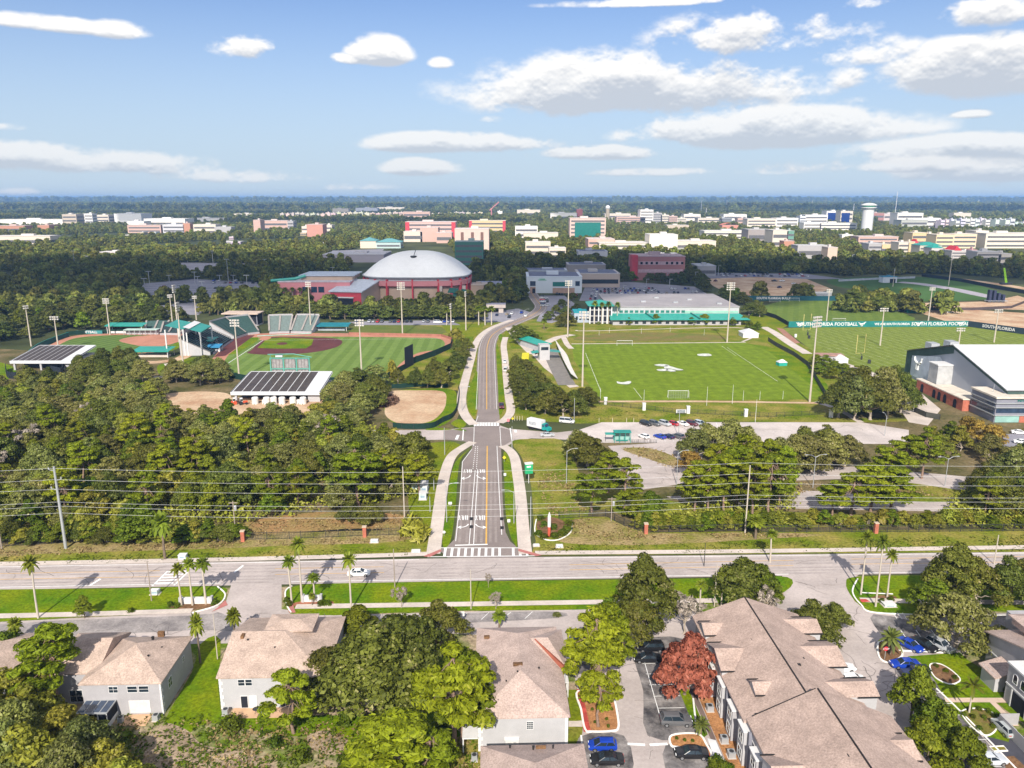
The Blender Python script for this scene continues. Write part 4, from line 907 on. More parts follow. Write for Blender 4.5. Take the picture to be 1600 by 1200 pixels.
# ---- grey building with arched windows
def block6():
    t = thing('townhouse_block', 'grey stucco townhouse with arched windows and a small brown roofed porch', 'apartment block', gw(82.4,98), GA)
    w = MB(); w.box(.3,18,-8,13.6,0,6.2); w.face([(.3,-8,6.2),(.3,13.6,6.2),(.3,3,9.0)][::-1]); w.build('wall', STUCCO, t)
    r = MB(); 
    for yy, zz, y2, z2 in ((14.2,6.05,3,9.2),(-8.6,6.05,3,9.2)):
        f = [(-.3,yy,zz),(18.3,yy,zz),(18.3,y2,z2),(-.3,y2,z2)]; r.face(f if yy < 0 else f[::-1]); lo = [(p[0],p[1],p[2]-.22) for p in f]; r.face([f[0],f[3],lo[3],lo[0]])
    r.box(4,16,7.2,13.9,7.4,8.8); hip(r,4,16,7.2,13.9,8.85,1.2,'x',.5); r.build('roof', SHINGLE2, t)
    f = MB(); f.box(-2.6,.29,-9,4.4,0,6.4); f.build('front_block', STUCCO, t); c = MB(); c.box(-2.8,.28,-9.2,4.6,6.41,6.7); c.box(-2.7,-2.58,-9,4.4,3.0,3.25); c.build('cornice', WHITE, t)
    for y in (2.6,.9,-.8,-3,-4.6):
        a = MB(); n = 8; pts = [(y-.4,4.1),(y+.4,4.1)] + [(y+.4*math.cos(q),5.1+.4*math.sin(q)) for q in [math.pi*i/n for i in range(n+1)]]
        fr = a; fr.face([(-2.66,p[0]*1.0,p[1]) for p in pts][::-1]); fo = a.build('window', GLASS, t)
        b = MB(); rim = [(-2.64,y+(p[0]-y)*1.2,4.6+(p[1]-4.6)*1.12) for p in pts]; b.tube(rim+[rim[0]],.06,4,0,False); b.build('frame', WHITE, fo)
    for y in (1.2,-3.2):
        d = MB(); d.box(-2.68,-2.59,y-1.5,y+1.5,.05,2.7); d.build('dark_garage_opening', DARKIN, t); e = MB(); e.box(-2.75,-2.6,y-1.75,y-1.52,0,2.9); e.box(-2.75,-2.6,y+1.52,y+1.75,0,2.9); e.build('door_surround', WHITE, t)  # flat dark slabs stand in for the unlit depth of the garage openings
    p = MB(); p.box(-3.0,.28,6.2,9.6,0,2.9); p.build('porch', WSTUCCO, t); pr = MB(); f = [(-3.4,5.8,2.75),(.2,5.8,3.9),(.2,10.0,3.9),(-3.4,10.0,2.75)]; pr.face(f); pr.face([(q[0],q[1],q[2]-.2) for q in f][::-1]); pr.face([f[0],f[3],(f[3][0],f[3][1],2.55),(f[0][0],f[0][1],2.55)]); pr.face([f[1],f[0],(f[0][0],f[0][1],2.55),(f[1][0],f[1][1],3.7)]); pr.build('porch_roof', SHINGLE2, t)
    b = MB(); b.box(.2,.29,-7.9,13.5,3.0,3.2); b.build('band', WHITE, t); l = MB(); l.box(.12,.3,5.2,5.8,5.6,5.75); l.build('lamp', DKMETAL, t)
    bk = MB(); bk.box(9,18,13.7,22,0,5.0); bk.build('rear_wing', STUCCO, t)
block6()
def block7():
    t = thing('townhouse_block', 'grey house corner with brown roof beside the covered parking drive', 'apartment block', gw(78,84.5), GA)
    w = MB(); w.box(0,14,-14,5,0,5.4); w.build('wall', STUCCOD, t); r = MB(); hip(r,0,14,-14,5,5.5,2.4,'y',.5); r.build('roof', SHINGLE2, t); win(t,'left',0,0,1.2,1.4,1.4); win(t,'left',0,-5,3.4,1.4,1.4)
    h = MB(); h.box(-3,-2.9,6,12,0,2.0); h.box(-3,0,11.9,12,0,2.0); tag(h.build('garden_wall', STUCCO, None, loc=t.location, rotz=GA), 'low grey wall between the garden path and the drive', 'wall')
block7()
# ---- cars
def car_mesh(L, W, H, kind):
    """body, glass, wheels ... as separate meshes; nose towards +x"""
    hl, hw = L/2, W/2; wr = .33 if kind != 'jeep' else .40; b = MB()
    if kind == 'sedan': st = [(-hl,.50,.80,.86),(-hl+.15,.30,.93,.95),(-hl+.9,.24,.98,1),(-.6,.22,.95,1),(.7,.22,.95,1),(hl-1.0,.24,.90,1),(hl-.25,.28,.76,.94),(hl,.40,.62,.80)]; cab = (-hl+.75,-hl+1.55,.35,1.15)
    elif kind == 'hatch': st = [(-hl,.45,.95,.88),(-hl+.15,.30,1.0,.96),(-hl+.9,.24,1.0,1),(-.5,.22,.98,1),(.7,.22,.98,1),(hl-.9,.24,.92,1),(hl-.2,.28,.78,.94),(hl,.40,.65,.82)]; cab = (-hl+.12,-hl+.55,.35,1.25)
    elif kind == 'suv': st = [(-hl,.55,1.0,.90),(-hl+.12,.38,1.08,.97),(-hl+.9,.30,1.08,1),(-.5,.28,1.06,1),(.7,.28,1.06,1),(hl-.9,.30,1.02,1),(hl-.2,.34,.90,.95),(hl,.45,.75,.85)]; cab = (-hl+.15,-hl+.5,.4,1.15)
    elif kind == 'jeep': st = [(-hl,.60,1.10,.92),(-hl+.1,.45,1.15,.98),(-hl+.9,.42,1.15,1),(-.4,.42,1.13,1),(.6,.42,1.13,1),(hl-1.2,.45,1.13,.9),(hl-.1,.5,1.1,.85),(hl,.55,1.05,.82)]; cab = (-hl+.08,-hl+.15,.42,.62)
    elif kind == 'pickup': st = [(-hl,.55,.98,.92),(-hl+.1,.40,1.02,.98),(-hl+.9,.36,1.02,1),(-.5,.34,1.05,1),(.7,.34,1.05,1),(hl-.9,.36,1.04,1),(hl-.2,.40,.95,.95),(hl,.5,.8,.88)]; cab = (-.75,-.55,.45,1.05)
    else: st = [(-hl,.5,1.1,.94),(-hl+.1,.35,1.2,.98),(-hl+.9,.3,1.2,1),(-.5,.3,1.2,1),(.9,.3,1.2,1),(hl-.9,.3,1.1,1),(hl-.2,.34,.9,.95),(hl,.45,.75,.85)]; cab = (-hl+.06,-hl+.12,hl-1.6,hl-.75)
    rows = []
    for x, zl, zt, wf in st:
        y = hw*wf; zm = zl + (zt-zl)*.55; rows.append([(x,-y*.93,zl),(x,-y,zm),(x,-y*.93,zt),(x,-y*.5,zt+.03),(x,y*.5,zt+.03),(x,y*.93,zt),(x,y,zm),(x,y*.93,zl)])
    b.grid(rows); b.face(rows[0]); b.face(rows[-1][::-1]); b.face([r[0] for r in rows] + [r[-1] for r in rows][::-1])
    x0, x1, x2, x3 = cab; zb = .90 if kind in ('sedan','hatch') else 1.03; by, ty = hw*.90, hw*(.70 if kind != 'jeep' else .84)
    B = [(x0,-by,zb),(x3,-by,zb),(x3,by,zb),(x0,by,zb)]; T = [(x1,-ty,H-.05),(x2,-ty,H-.05),(x2,ty,H-.05),(x1,ty,H-.05)]
    gl = MB()
    for i in range(4): j = (i+1) % 4; gl.face([B[i],B[j],T[j],T[i]])
    # roof skin and pillars in body colour
    b.grid([[(x1-.06,-ty-.03,H-.07),(x1-.04,-ty*.6,H-.01),(x1-.04,ty*.6,H-.01),(x1-.06,ty+.03,H-.07)],[((x1+x2)/2,-ty-.03,H-.05),((x1+x2)/2,-ty*.6,H+.03),((x1+x2)/2,ty*.6,H+.03),((x1+x2)/2,ty+.03,H-.05)],[(x2+.06,-ty-.03,H-.07),(x2+.04,-ty*.6,H-.01),(x2+.04,ty*.6,H-.01),(x2+.06,ty+.03,H-.07)]])
    for s in (-1, 1):
        for a, c in (((x0,s*by,zb),(x1,s*ty,H-.05)),((x3,s*by,zb),(x2,s*ty,H-.05)),(((x0+x3)/2-.1,s*by*1.01,zb),((x1+x2)/2-.1,s*ty*1.01,H-.05))): b.tube([a, c], .045, 4)
    if kind == 'pickup': b.box(-hl+.06,-hl+.14,-hw*.9,hw*.9,.9,1.28); b.box(-hl+.1,-.8,-hw*.95,-hw*.88,.9,1.28); b.box(-hl+.1,-.8,hw*.88,hw*.95,.9,1.28)
    return b, gl, wr, hl, hw
CARS = {}
DIM = dict(sedan=(4.7,1.82,1.43), hatch=(4.05,1.72,1.50), suv=(4.7,1.88,1.70), jeep=(4.3,1.87,1.85), pickup=(5.6,1.98,1.85), van=(5.3,1.98,2.0))
def mesh_of(mb, mat, name, smooth=False):
    me = bpy.data.meshes.new(name); me.from_pydata(mb.v, [], mb.f); me.materials.append(mat); me.update()
    if smooth: me.polygons.foreach_set('use_smooth', [True]*len(me.polygons))
    return me
LAMPW = M('clear lamp', (.8,.8,.78), .15, spec=.7); LAMPR = M('red lamp', (.45,.02,.02), .2, spec=.6)
for k, (L_, W_, H_) in DIM.items():
    b, gl, wr, hl, hw = car_mesh(L_, W_, H_, k); ty = MB(); ty.tube([(0,-.11,0),(0,.11,0)], wr, 14); rm = MB(); rm.tube([(0,-.125,0),(0,.125,0)], wr*.62, 10)
    def lamp(x, y, z): q = MB(); q.box(x-.05, x+.05, y-.2, y+.2, z-.07, z+.07); return q
    zf = .68 if k in ('sedan','hatch') else .82
    CARS[k] = dict(body=mesh_of(b, PAINT, 'body'), window=mesh_of(gl, GLASS, 'window'), tyre=mesh_of(ty, RUBBER, 'tyre'), rim=mesh_of(rm, CHROME, 'rim'), w=[(x, y, wr) for x in (-hl+.85, hl-.9) for y in (-hw+.10, hw-.10)],
                   head=[mesh_of(lamp(hl-.08, s*hw*.58, zf), LAMPW, 'headlight') for s in (-1, 1)], tail=[mesh_of(lamp(-hl+.04, s*hw*.62, zf+.1), LAMPR, 'taillight') for s in (-1, 1)])
def car(kind, loc, rot, col, label, group=None, full=True, name='car', cat='car'):
    c = CARS[kind]; t = thing(name, label, cat, loc, rot, group)
    o = put('body', c['body'], t); o.color = (*col, 1); put('window', c['window'], t)
    if full:
        for p in c['w']: w = put('wheel', c['tyre'], t, p); put('rim', c['rim'], w)
        for m in c['head']: put('headlight', m, t)
        for m in c['tail']: put('taillight', m, t)
    else:
        for p in c['w']: put('wheel', c['tyre'], t, p)
    return t
CW, CBK, CSV, CGY, CBL, CNV, CRD, CDR, CTN = (.75,.75,.74),(.012,.012,.014),(.42,.43,.45),(.11,.11,.115),(.01,.045,.35),(.008,.015,.07),(.38,.01,.02),(.10,.012,.02),(.35,.28,.2)
def carpx(kind, px, py, deg, col, label, group=None, z=.05, **k):
    p = P(px, py); return car(kind, (p.x, p.y, z), GA + R(deg), col, label, group, **k)
carpx('sedan', 561, 899, 0, CW, 'white car driving along the boulevard beside the tall palm', z=.055)
carpx('hatch', 941, 1170, 178, CBL, 'bright blue hatchback parked below the orange mulch island')
carpx('sedan', 948, 1192, 178, CBK, 'black sedan parked beside the blue hatchback at the lower edge')
carpx('suv', 1056, 1131, -3, CGY, 'dark grey sport utility parked beside the green strip and block')
carpx('sedan', 1080, 1182, 177, CBK, 'black sedan with red tail lights parked below the kerbed mulch island')
carpx('suv', 1016, 1016, 178, CBK, 'black car with silver rims nearest the tree tops above the rust tree')
carpx('sedan', 1011, 1033, 178, CBK, 'black sedan half under the rust coloured tree')
carpx('hatch', 912, 1001, -2, CBL, 'blue car hidden under the pine by the kerb island')
carpx('sedan', 1421, 1012, -62, CBL, 'blue sedan beside the date palm island, nearest the stop sign')
carpx('sedan', 1444, 1012, -62, CBK, 'black sedan between the blue sedan and the grey hatchback')
carpx('suv', 1468, 1013, -62, CSV, 'silver grey hatchback under the big mossy oak')
carpx('sedan', 1413, 1042, 178, CBL, 'blue coupe parked beside the stop sign')
carpx('jeep', 1429, 1058, 179, CNV, 'navy boxy off roader parked below the blue coupe', name='car')
carpx('sedan', 1313, 1048, 2, CW, 'upper of two white cars peeking from behind the long roof')
carpx('hatch', 1331, 1066, 2, CW, 'lower of two white cars peeking from behind the long roof')
carpx('sedan', 1545, 1192, 2, (.55,.58,.62), 'silver sedan at the lower edge beside the clipped hedge trees')
carpx('hatch', 1568, 1143, 92, (.40,.42,.42), 'pale grey car tucked behind the curved garden bed')
row1 = [(1009,CBK,'black','suv'),(1023,CGY,'charcoal','suv'),(1039,CSV,'silver','suv'),(1053,CRD,'red','hatch'),(1067,CW,'white','sedan'),(1081,CDR,'maroon','suv'),(1094,(.45,.5,.55),'pale blue','suv')]
for x, c, n, k in row1: carpx(k, x, 664.5, -55, c, f'{n} car in the row of the pale lot along the grass bank')
for x, c, n, k in [(1006,CW,'white','hatch'),(1031,CBL,'bright blue','sedan'),(1044,CNV,'navy','sedan'),(1059,CGY,'dark grey','suv'),(1082,CBK,'black','suv')]: carpx(k, x, 684.5, 125, c, f'{n} car in the row of the pale lot beside the bus shelter')
carpx('sedan', 855, 682, 3, CSV, 'silver car on the side street below the box truck'); carpx('van', 886, 661, -20, (.6,.6,.6), 'pale van beside the oak, up the side street from the truck', cat='van', name='van')
carpx('pickup', 783.5, 637, -88, CDR, 'maroon pickup pulled up on the grass beside the avenue', cat='pickup'); carpx('sedan', 789, 567, 85, CW, 'white sedan on the walk beside the avenue, nearer of two'); carpx('van', 790, 580, 85, (.62,.6,.55), 'cream van on the walk beside the avenue', name='van', cat='van')
carpx('sedan', 1592, 678, -20, CW, 'white car in the brick hall forecourt, upper of two'); carpx('sedan', 1596, 693, -20, CW, 'white car in the brick hall forecourt, lower of two')
carpx('sedan', 857, 489, 200, CDR, 'dark red car leaving the white hall car park'); carpx('van', 684, 505, 0, CW, 'white van parked behind the ball field bank', name='van', cat='van')
# box truck with teal cab
def truck():
    p = P(842,672); t = thing('box_truck', 'white box truck with a teal cab waiting on the side street', 'truck', (p.x,p.y,.05), R(-38))
    b = MB(); b.box(-4.2,1.8,-1.2,1.2,1.0,3.6); b.build('cargo_box', WHITE, t); l = MB(); l.box(-3.2,-.2,-1.23,-1.205,1.7,2.9); l.build('side_panel', M('grey lettered panel',(.35,.36,.38),var=.5,scale=3), t)
    c = MB(); c.grid([[(1.95,-1.1,.7),(1.95,1.1,.7)],[(1.95,-1.1,2.7),(1.95,1.1,2.7)],[(2.9,-1.05,2.65),(2.9,1.05,2.65)],[(3.4,-1.1,1.7),(3.4,1.1,1.7)],[(4.5,-1.0,1.5),(4.5,1.0,1.5)],[(4.6,-1.0,.6),(4.6,1.0,.6)]]); c.face([(1.95,-1.1,.7),(4.6,-1.0,.6),(4.5,-1.0,1.5),(3.4,-1.1,1.7),(2.9,-1.05,2.65),(1.95,-1.1,2.7)]); c.face([(1.95,1.1,.7),(4.6,1.0,.6),(4.5,1.0,1.5),(3.4,1.1,1.7),(2.9,1.05,2.65),(1.95,1.1,2.7)][::-1]); c.build('cab', TEAL, t)
    w = MB(); w.face([(2.93,-.95,2.6),(2.93,.95,2.6),(3.43,.95,1.78),(3.43,-.95,1.78)][::-1]); w.box(2.1,2.9,-1.13,-1.1,1.8,2.5); w.build('window', BGLASS, t)
    ch = MB(); ch.box(-4.2,4.4,-.9,.9,.55,.98); ch.build('chassis', DKMETAL, t)
    for x in (-3.0,-1.9,3.5):
        for s in (-1,1): q = MB(); q.tube([(x,s*1.15-.14,.48),(x,s*1.15+.14,.48)],.48,12); q.build('wheel', RUBBER, t)
truck()
# ------------------------------------------------------------------ ground details among the townhouses
def gsheet(name, uv, z, mat, smooth=False):
    pts = [gw(u, v) for u, v in uv]
    return sheet(name, crv(pts,6,True) if smooth else pts, z, mat, world=True)
BAYS = [[(890,1000),(915,1000),(925,1050),(910,1055),(893,1040)],[(985,1000),(1075,1000),(1078,1060),(1085,1090),(1088,1148),(1012,1150),(1005,1080),(990,1030)],[(905,1152),(975,1150),(985,1215),(905,1215)],[(1040,1165),(1110,1165),(1120,1215),(1050,1215)],
        [(1365,960),(1470,985),(1462,1020),(1400,1012),(1375,990)],[(1395,1035),(1452,1042),(1500,1110),(1560,1180),(1600,1215),(1490,1215),(1440,1130),(1405,1060)],[(1310,1062),(1345,1075),(1370,1120),(1390,1150),(1375,1160),(1340,1110)]]
for b in BAYS: sheet('parking_bay', crv([P(*p) for p in b],3,True), .066, OLDASPH, world=True)
for b in ([(0,976),(300,962),(345,958),(380,985),(300,985),(60,998),(-60,1004)],[(440,962),(520,966),(740,958),(870,956),(870,966),(700,975),(520,985),(400,1000)],[(1540,960),(1640,960),(1640,975),(1550,980)]): sheet('parking_bay', crv([P(*p) for p in b],3,True), .058, M('worn asphalt',(.15,.135,.135),.88,world=True,scale=.2,col2=(.34,.305,.29),fine=.2,finescale=2.4,detail=8,thr=(.3,.6)), world=True)
bm = MB()
def gl(a, b, w=.11, z=.082): ribbon(bm, [gw(*a), gw(*b)], w, z)
for v in (113.5,110.6,107.7,104.8,101.9,99.0): gl((25.4,v),(29.6,v))
gl((25.9,116),(25.4,99.5)); 
for a in ((980.5,1163,1008,1164.5),(1015,1164.5,1043,1163)): ribbon(bm, [P(a[0],a[1]),P(a[2],a[3])], .5, .082)
for v in (107.0,104.3,101.6,98.9,96.2,93.5,90.8,88.1): gl((66.3,v),(71.4,v))
for i in range(4): ribbon(bm, [P(1404+i*24,1015.5-i*.6), P(1383+i*24,985)], .12, .082)
for i in range(3): ribbon(bm, [P(1395+i*7.5,958),P(1402+i*7.5,968)], .12, .082)
for i in range(9): ribbon(bm, [P(560+i*34,961-i*.6),P(548+i*34,972-i*.6)], .1, .07)
tag(bm.build('bay_markings', LINE), kind='structure')
# green strip, walk and mulch along the long block
gsheet('lawn', [(29.8,106.5),(31.4,106.5),(31.5,95.8),(30.3,94.8),(29.9,97)], .07, LUSH); gsheet('path', [(31.5,108),(32.3,108),(32.4,88),(31.7,88)], .075, M('dark walk',(.17,.125,.11),world=True)); gsheet('mulch_bed', [(32.4,110),(35,110),(35,84),(32.5,84)], .072, MULCH)
gsheet('path', [(29.7,108.2),(33.5,108.4),(33.5,106.6),(29.8,106.4)], .08, CONC); gsheet('lawn', [(31.2,119),(35.5,119),(35.5,108.5),(30.5,108.4)], .06, GRASS)
gsheet('path', [(31.2,95),(32.3,94.5),(32.3,86),(30.8,86)], .085, M('white walk',(.62,.62,.63),world=True))
# kerbed islands
def island(name, uv, mat, kw=.3, soft=True):
    pts = [gw(u, v) for u, v in uv]; c = crv(pts, 5, True) if soft else pts
    sheet(name, c, .13, mat, world=True); k = MB(); kerbline(k, c, kw, 0, .19, True, False, 0, True); tag(k.build('kerb', KERB), kind='structure')
island('mulch_bed', [g(903,1081),g(950,1081),g(959,1092),g(965,1120),g(966,1138),g(957,1143),g(925,1144),g(914,1140),g(908,1110)], MULCH)
gsheet('path', [g(901,1078),g(909,1078),g(923,1143),g(912,1145)], .15, REDPAV); gsheet('lawn', [g(884,1078),g(901,1078),g(909,1126),g(888,1128)], .06, GRASS); gsheet('path', [g(886,1127),g(909,1127),g(911,1136),g(886,1136)], .07, CONC); gsheet('lawn', [g(886,1136),g(911,1136),g(908,1161),g(878,1161)], .06, VERGE)
island('mulch_bed', [g(1050,1150),g(1090,1148),g(1104,1165),g(1112,1182),g(1100,1186),g(1065,1170),g(1049,1166)], MULCH)
island('grass_island', [g(884,1025),g(905,1005),g(935,1005),g(939,1022),g(930,1029),g(895,1030)], GRASS)
island('mulch_bed', [g(1372,1005),g(1388,1003),g(1405,1010),g(1410,1024),g(1400,1032),g(1388,1036),g(1374,1028)], BROWNM)
sheet('lawn', [(1418,1026),(1488,1021),(1500,1020),(1510,1030),(1540,1050),(1570,1085),(1580,1091),(1476,1092),(1462,1066),(1450,1048),(1437,1035)], .075, LUSH)
sheet('lawn', [(1479,1098),(1546,1098),(1583,1132),(1576,1160),(1545,1152),(1520,1140)], .075, LUSH); sheet('lawn', [(1557,1099),(1592,1099),(1640,1150),(1596,1128)], .075, LUSH)
sheet('path', [(1475,1091),(1582,1091),(1584,1098),(1478,1098)], .09, M('sandstone walk',(.55,.42,.33),world=True)); path('path', [(1550,1097),(1568,1115),(1588,1135)], .9, .095, MATS['sandstone walk'])
island('mulch_bed', [g(1453,1040),g(1466,1038),g(1480,1044),g(1494,1055),g(1500,1064),g(1488,1070),g(1472,1066),g(1458,1056)], BROWNM, .2)
island('garden_bed', [g(1502,1115),g(1520,1108),g(1545,1112),g(1560,1122),g(1560,1132),g(1553,1145),g(1540,1150),g(1522,1140)], M('weedy mulch',(.18,.115,.05),.95,world=True,scale=.5,col2=(.13,.15,.02),fine=.35,finescale=3), .2)
sheet('drive', [(1536,1152),(1600,1150),(1640,1190),(1600,1215),(1570,1185)], .06, M('dark drive',(.07,.07,.085),world=True))
island('garden_bed', [g(1546,1168),g(1568,1167),g(1574,1174),g(1553,1175)], VERGE, .2, False); sheet('mulch_bed', [(1562,1184),(1584,1182),(1620,1215),(1580,1215)], .1, BROWNM)
kb = MB()
for ln in ([(1450,1065),(1500,1112),(1600,1215)],[(989,1000),(1003,1006),(1018,1002)],[(1083,1092),(1089,1148)],[(908,1150),(914,1215)],[(1404,1017),(1488,1021)],[(1600,962),(1500,962),(1370,958),(1345,945),(1332,925),(1340,905)],[(455,958),(448,945),(446,925),(456,916)],[(340,917),(352,930),(340,946),(300,958)]): kerbline(kb, ln, .26, 0, .17)
tag(kb.build('kerb', KERB), kind='structure')
sheet('ramp', [(340,950),(352,938),(356,946),(330,957)], .1, MATS['faded red paving']); sheet('ramp', [(1343,937),(1353,937),(1360,941),(1346,942)], .14, REDPAV); sheet('ramp', [(449,950),(458,946),(462,958),(452,958)], .12, MATS['faded red paving'])
# verges behind the houses
sheet('lawn', crv([P(258,1125),P(300,1050),P(315,1005),P(345,1000),P(345,1110),P(430,1118),P(560,1118),P(640,1120),P(690,1130),P(720,1150),P(640,1165),P(520,1150),P(440,1150),P(330,1130),P(290,1150),P(265,1150)],3,True), .05, LUSH, world=True)
sheet('lawn', crv([P(700,1180),P(735,1130),P(750,1150),P(752,1215),P(690,1215)],3,True), .055, VERGE, world=True)
sheet('bare_ground', crv([P(480,1150),P(510,1142),P(545,1158),P(530,1180),P(490,1172)],4,True), .06, M('leafy bare ground',(.30,.225,.155),.95,world=True,scale=.3,var=.3,fine=.4,finescale=3), world=True); sheet('bare_ground', crv([P(250,1135),P(290,1140),P(320,1165),P(400,1180),P(420,1215),P(230,1215)],4,True), .06, MATS['leafy bare ground'], world=True)
# ------------------------------------------------------------------ walls, fences, posts, signs
def fence(pts, h, label, post=2.4, bar=.34, mat=DKMETAL, name='fence', cat='fence', solid=None, z=0):
    P0 = [Vector((p.x,p.y,0)) for p in pts]; t = thing(name, label, cat, P0[0]); o = P0[0]; rl = MB(); q = MB(); q.box(-.045,.045,-.045,.045,0,h+.1); pm = mesh_of(q, mat, 'post')
    for a, b in zip(P0[:-1], P0[1:]):
        d = b-a; L = d.length; d.normalize(); ang = math.atan2(d.y, d.x); n = max(1, int(L/post))
        for i in range(n+1): c = a + d*L*i/n - o; put('post', pm, t, (c.x,c.y,0), ang)
        m = (a+b)/2 - o
        if solid: rl.obox((m.x,m.y), ang, L, .04, .05, h)
        else:
            for zz in (.15*h, .92*h): rl.obox((m.x,m.y), ang, L, .05, zz-.03, zz+.03)
            for i in range(int(L/bar)): c = a + d*(i+.5)*bar - o; rl.obox((c.x,c.y), ang, .05, .03, .1, h)
    rl.build('panel', solid or mat, t); return t
fl_px = [(-40,857),(120,848),(250,848),(378,845)]
fence([P(*p) for p in fl_px], 1.9, 'black picket fence along the wood, ending at the brick pillar by the transformer pole')
fence([P(382,844),P(470,842),P(568,838)], 1.9, 'black picket fence with see-through panels between the two brick pillars by the wood')
fence([P(573,838),P(625,836)], 1.9, 'short black picket fence between a brick pillar and the round palmetto')
fence([P(873,811),P(905,809),P(946,807),P(975,822),P(1008,833)], 1.9, 'black picket fence cranked around the planting beside the red and white marker')
fence([P(1011,833),P(1165,830)], 1.9, 'black picket fence below the low shrubs, between brick pillar and tall bare pole')
fence([P(1190,832),P(1366,832)], 1.9, 'black picket fence below the sparse pines, ending at a brick pillar')
fence([P(1370,832),P(1500,831),P(1700,829)], 1.9, 'black picket fence below the dense dark hedge of trees at the photo edge')
def pillar(px, py, label):
    p = P(px, py); t = thing('brick_pillar', label, 'pillar', p, GA, 'brick fence pillars'); b = MB(); b.box(-.4,.4,-.4,.4,0,2.5); b.build('shaft', BRICK, t); c = MB(); c.box(-.5,.5,-.5,.5,2.5,2.68); c.build('cap', M('sandstone',(.5,.4,.3)), t)
pillar(380,846,'brick pillar in the fence beside the transformer pole'); pillar(570,839,'brick pillar in the fence near the round palmetto'); pillar(1009,834,'brick pillar at the bend of the fence below the shrubs'); pillar(1368,833,'brick pillar in the fence below the sparse pines')
def pole(name, px, py, ptop, r, label, cat='pole', mat=WOODPOLE, extra=None, group=None, lean=0):
    p = P(px, py); h = Z(p.y, ptop); t = thing(name, label, cat, p, GA, group); m = MB(); m.tube([(0,0,-.2),(lean,0,h)], [r, r*.65], 8); m.build('shaft', mat, t)
    if extra: extra(t, h)
    return t
def xfmr(t, h):
    m = MB(); m.lathe([(.28,h-2.2),(.3,h-2.1),(.3,h-1.2),(.22,h-1.05)], 10, (.45,0)); m.build('transformer', METAL, t); c = MB(); c.box(-1.0,1.0,-.06,.06,h-.5,h-.35); c.build('crossarm', WOODPOLE, t)
def steelarms(t, h):
    for k in range(3): m = MB(); s = 1 if k % 2 else -1; m.tube([(0,0,h-1-2.2*k),(s*1.2,0,h-.7-2.2*k)], .07, 5); m.lathe([(.1,h-.7-2.2*k),(.16,h-.5-2.2*k),(.1,h-.2-2.2*k)], 8, (s*1.2,0)); m.build('insulator_arm', METAL, t)
pole('utility_pole', 103, 857, 729, .34, 'tall leaning steel power pole in front of the wood', mat=METAL, extra=steelarms)
pole('utility_pole', 369, 842, 783, .15, 'wooden pole with a grey transformer beside the brick pillar', extra=xfmr)
pole('utility_pole', 632, 810, 729, .17, 'weathered pole rising at the edge of the wood by the electrical cabinets', mat=POLE)
pole('utility_pole', 955, 814, 777, .14, 'wooden pole with a transformer behind the dry grass and cranked fence', extra=xfmr)
pole('utility_pole', 1164, 833, 727, .19, 'tall pale bare pole in front of the pines by the palm', mat=POLE)
pole('utility_pole', 3, 858, 796, .18, 'brown wooden pole at the photo edge by the fence')
pole('utility_pole', 1553, 882, 836, .14, 'pale wooden pole beyond the boulevard near the oaks', mat=POLE)
pole('utility_pole', 237, 939, 877, .13, 'dark post beside the zebra crossing and palm trio', mat=WOODPOLE)
pole('utility_pole', 617, 918, 858, .12, 'thin wooden pole on the green strip beside the bare sapling', mat=WOODPOLE)
pole('light_pole', 736, 952, 890, .11, 'slim pale lamp post on the green strip facing the avenue', 'street light', POLE)
pole('light_pole', 1116, 948, 882, .12, 'slim pale lamp post between the two palms behind the big oak', 'street light', POLE)
pole('light_pole', 1460, 932, 883, .12, 'slim pale lamp post standing among the oaks by the boulevard', 'street light', POLE)
pole('light_pole', 340, 1030, 960, .10, 'slim post on the lawn between two townhouses', 'pole', POLE); pole('light_pole', 1100, 885, 848, .09, 'short dark post beyond the boulevard', 'pole', DKMETAL)
def wire(a, b, za, zb, sag, label, r=.024):
    A = Vector((a.x,a.y,za)); B = Vector((b.x,b.y,zb)); m = MB(); pts = [A.lerp(B, i/16) - Vector((0,0,sag*4*(i/16)*(1-i/16))) - A for i in range(17)]; m.tube(pts, r, 4, 0, False)
    tag(m.build('power_line', M('aluminium cable',(.55,.55,.55),.5), None, loc=A), label, 'power line', 'power lines along the boulevard')
far0, pl, pr, far1 = P(-420,872), P(103,857), P(1164,833), P(1900,826); hp = Z(pl.y,729); hr = Z(pr.y,727)
for k, dz in enumerate((.4,3.0,5.2,8.2,9.2,10.8)):
    wire(far0, pl, hp-dz, hp-dz, .6, 'power line entering at the photo edge, fixed to the tall leaning steel pole'); wire(pl, pr, hp-dz, hr-dz+1.0, 1.6+.1*k, 'power line crossing the avenue between the steel pole and tall bare pole'); wire(pr, far1, hr-dz+1.0, hr-dz, .8, 'power line leaving at the photo edge from the tall bare pole')
def lamp(px, py, ptop, ang, label, arms=(1,), reach=2.2, group=None, mat=METAL):
    p = P(px, py); h = Z(p.y, ptop); t = thing('street_lamp', label, 'street light', p, R(ang), group); m = MB(); m.tube([(0,0,-.1),(0,0,h)], [.12,.08], 7); m.build('shaft', mat, t)
    for s in arms: a = MB(); a.tube([(0,0,h-.3),(s*reach*.5,0,h+.35),(s*reach,0,h+.5)], .05, 5); a.build('arm', mat, t); q = MB(); q.box(min(s*reach,s*(reach+.8)),max(s*reach,s*(reach+.8)),-.16,.16,h+.42,h+.56); q.build('lamp_head', METAL, t)
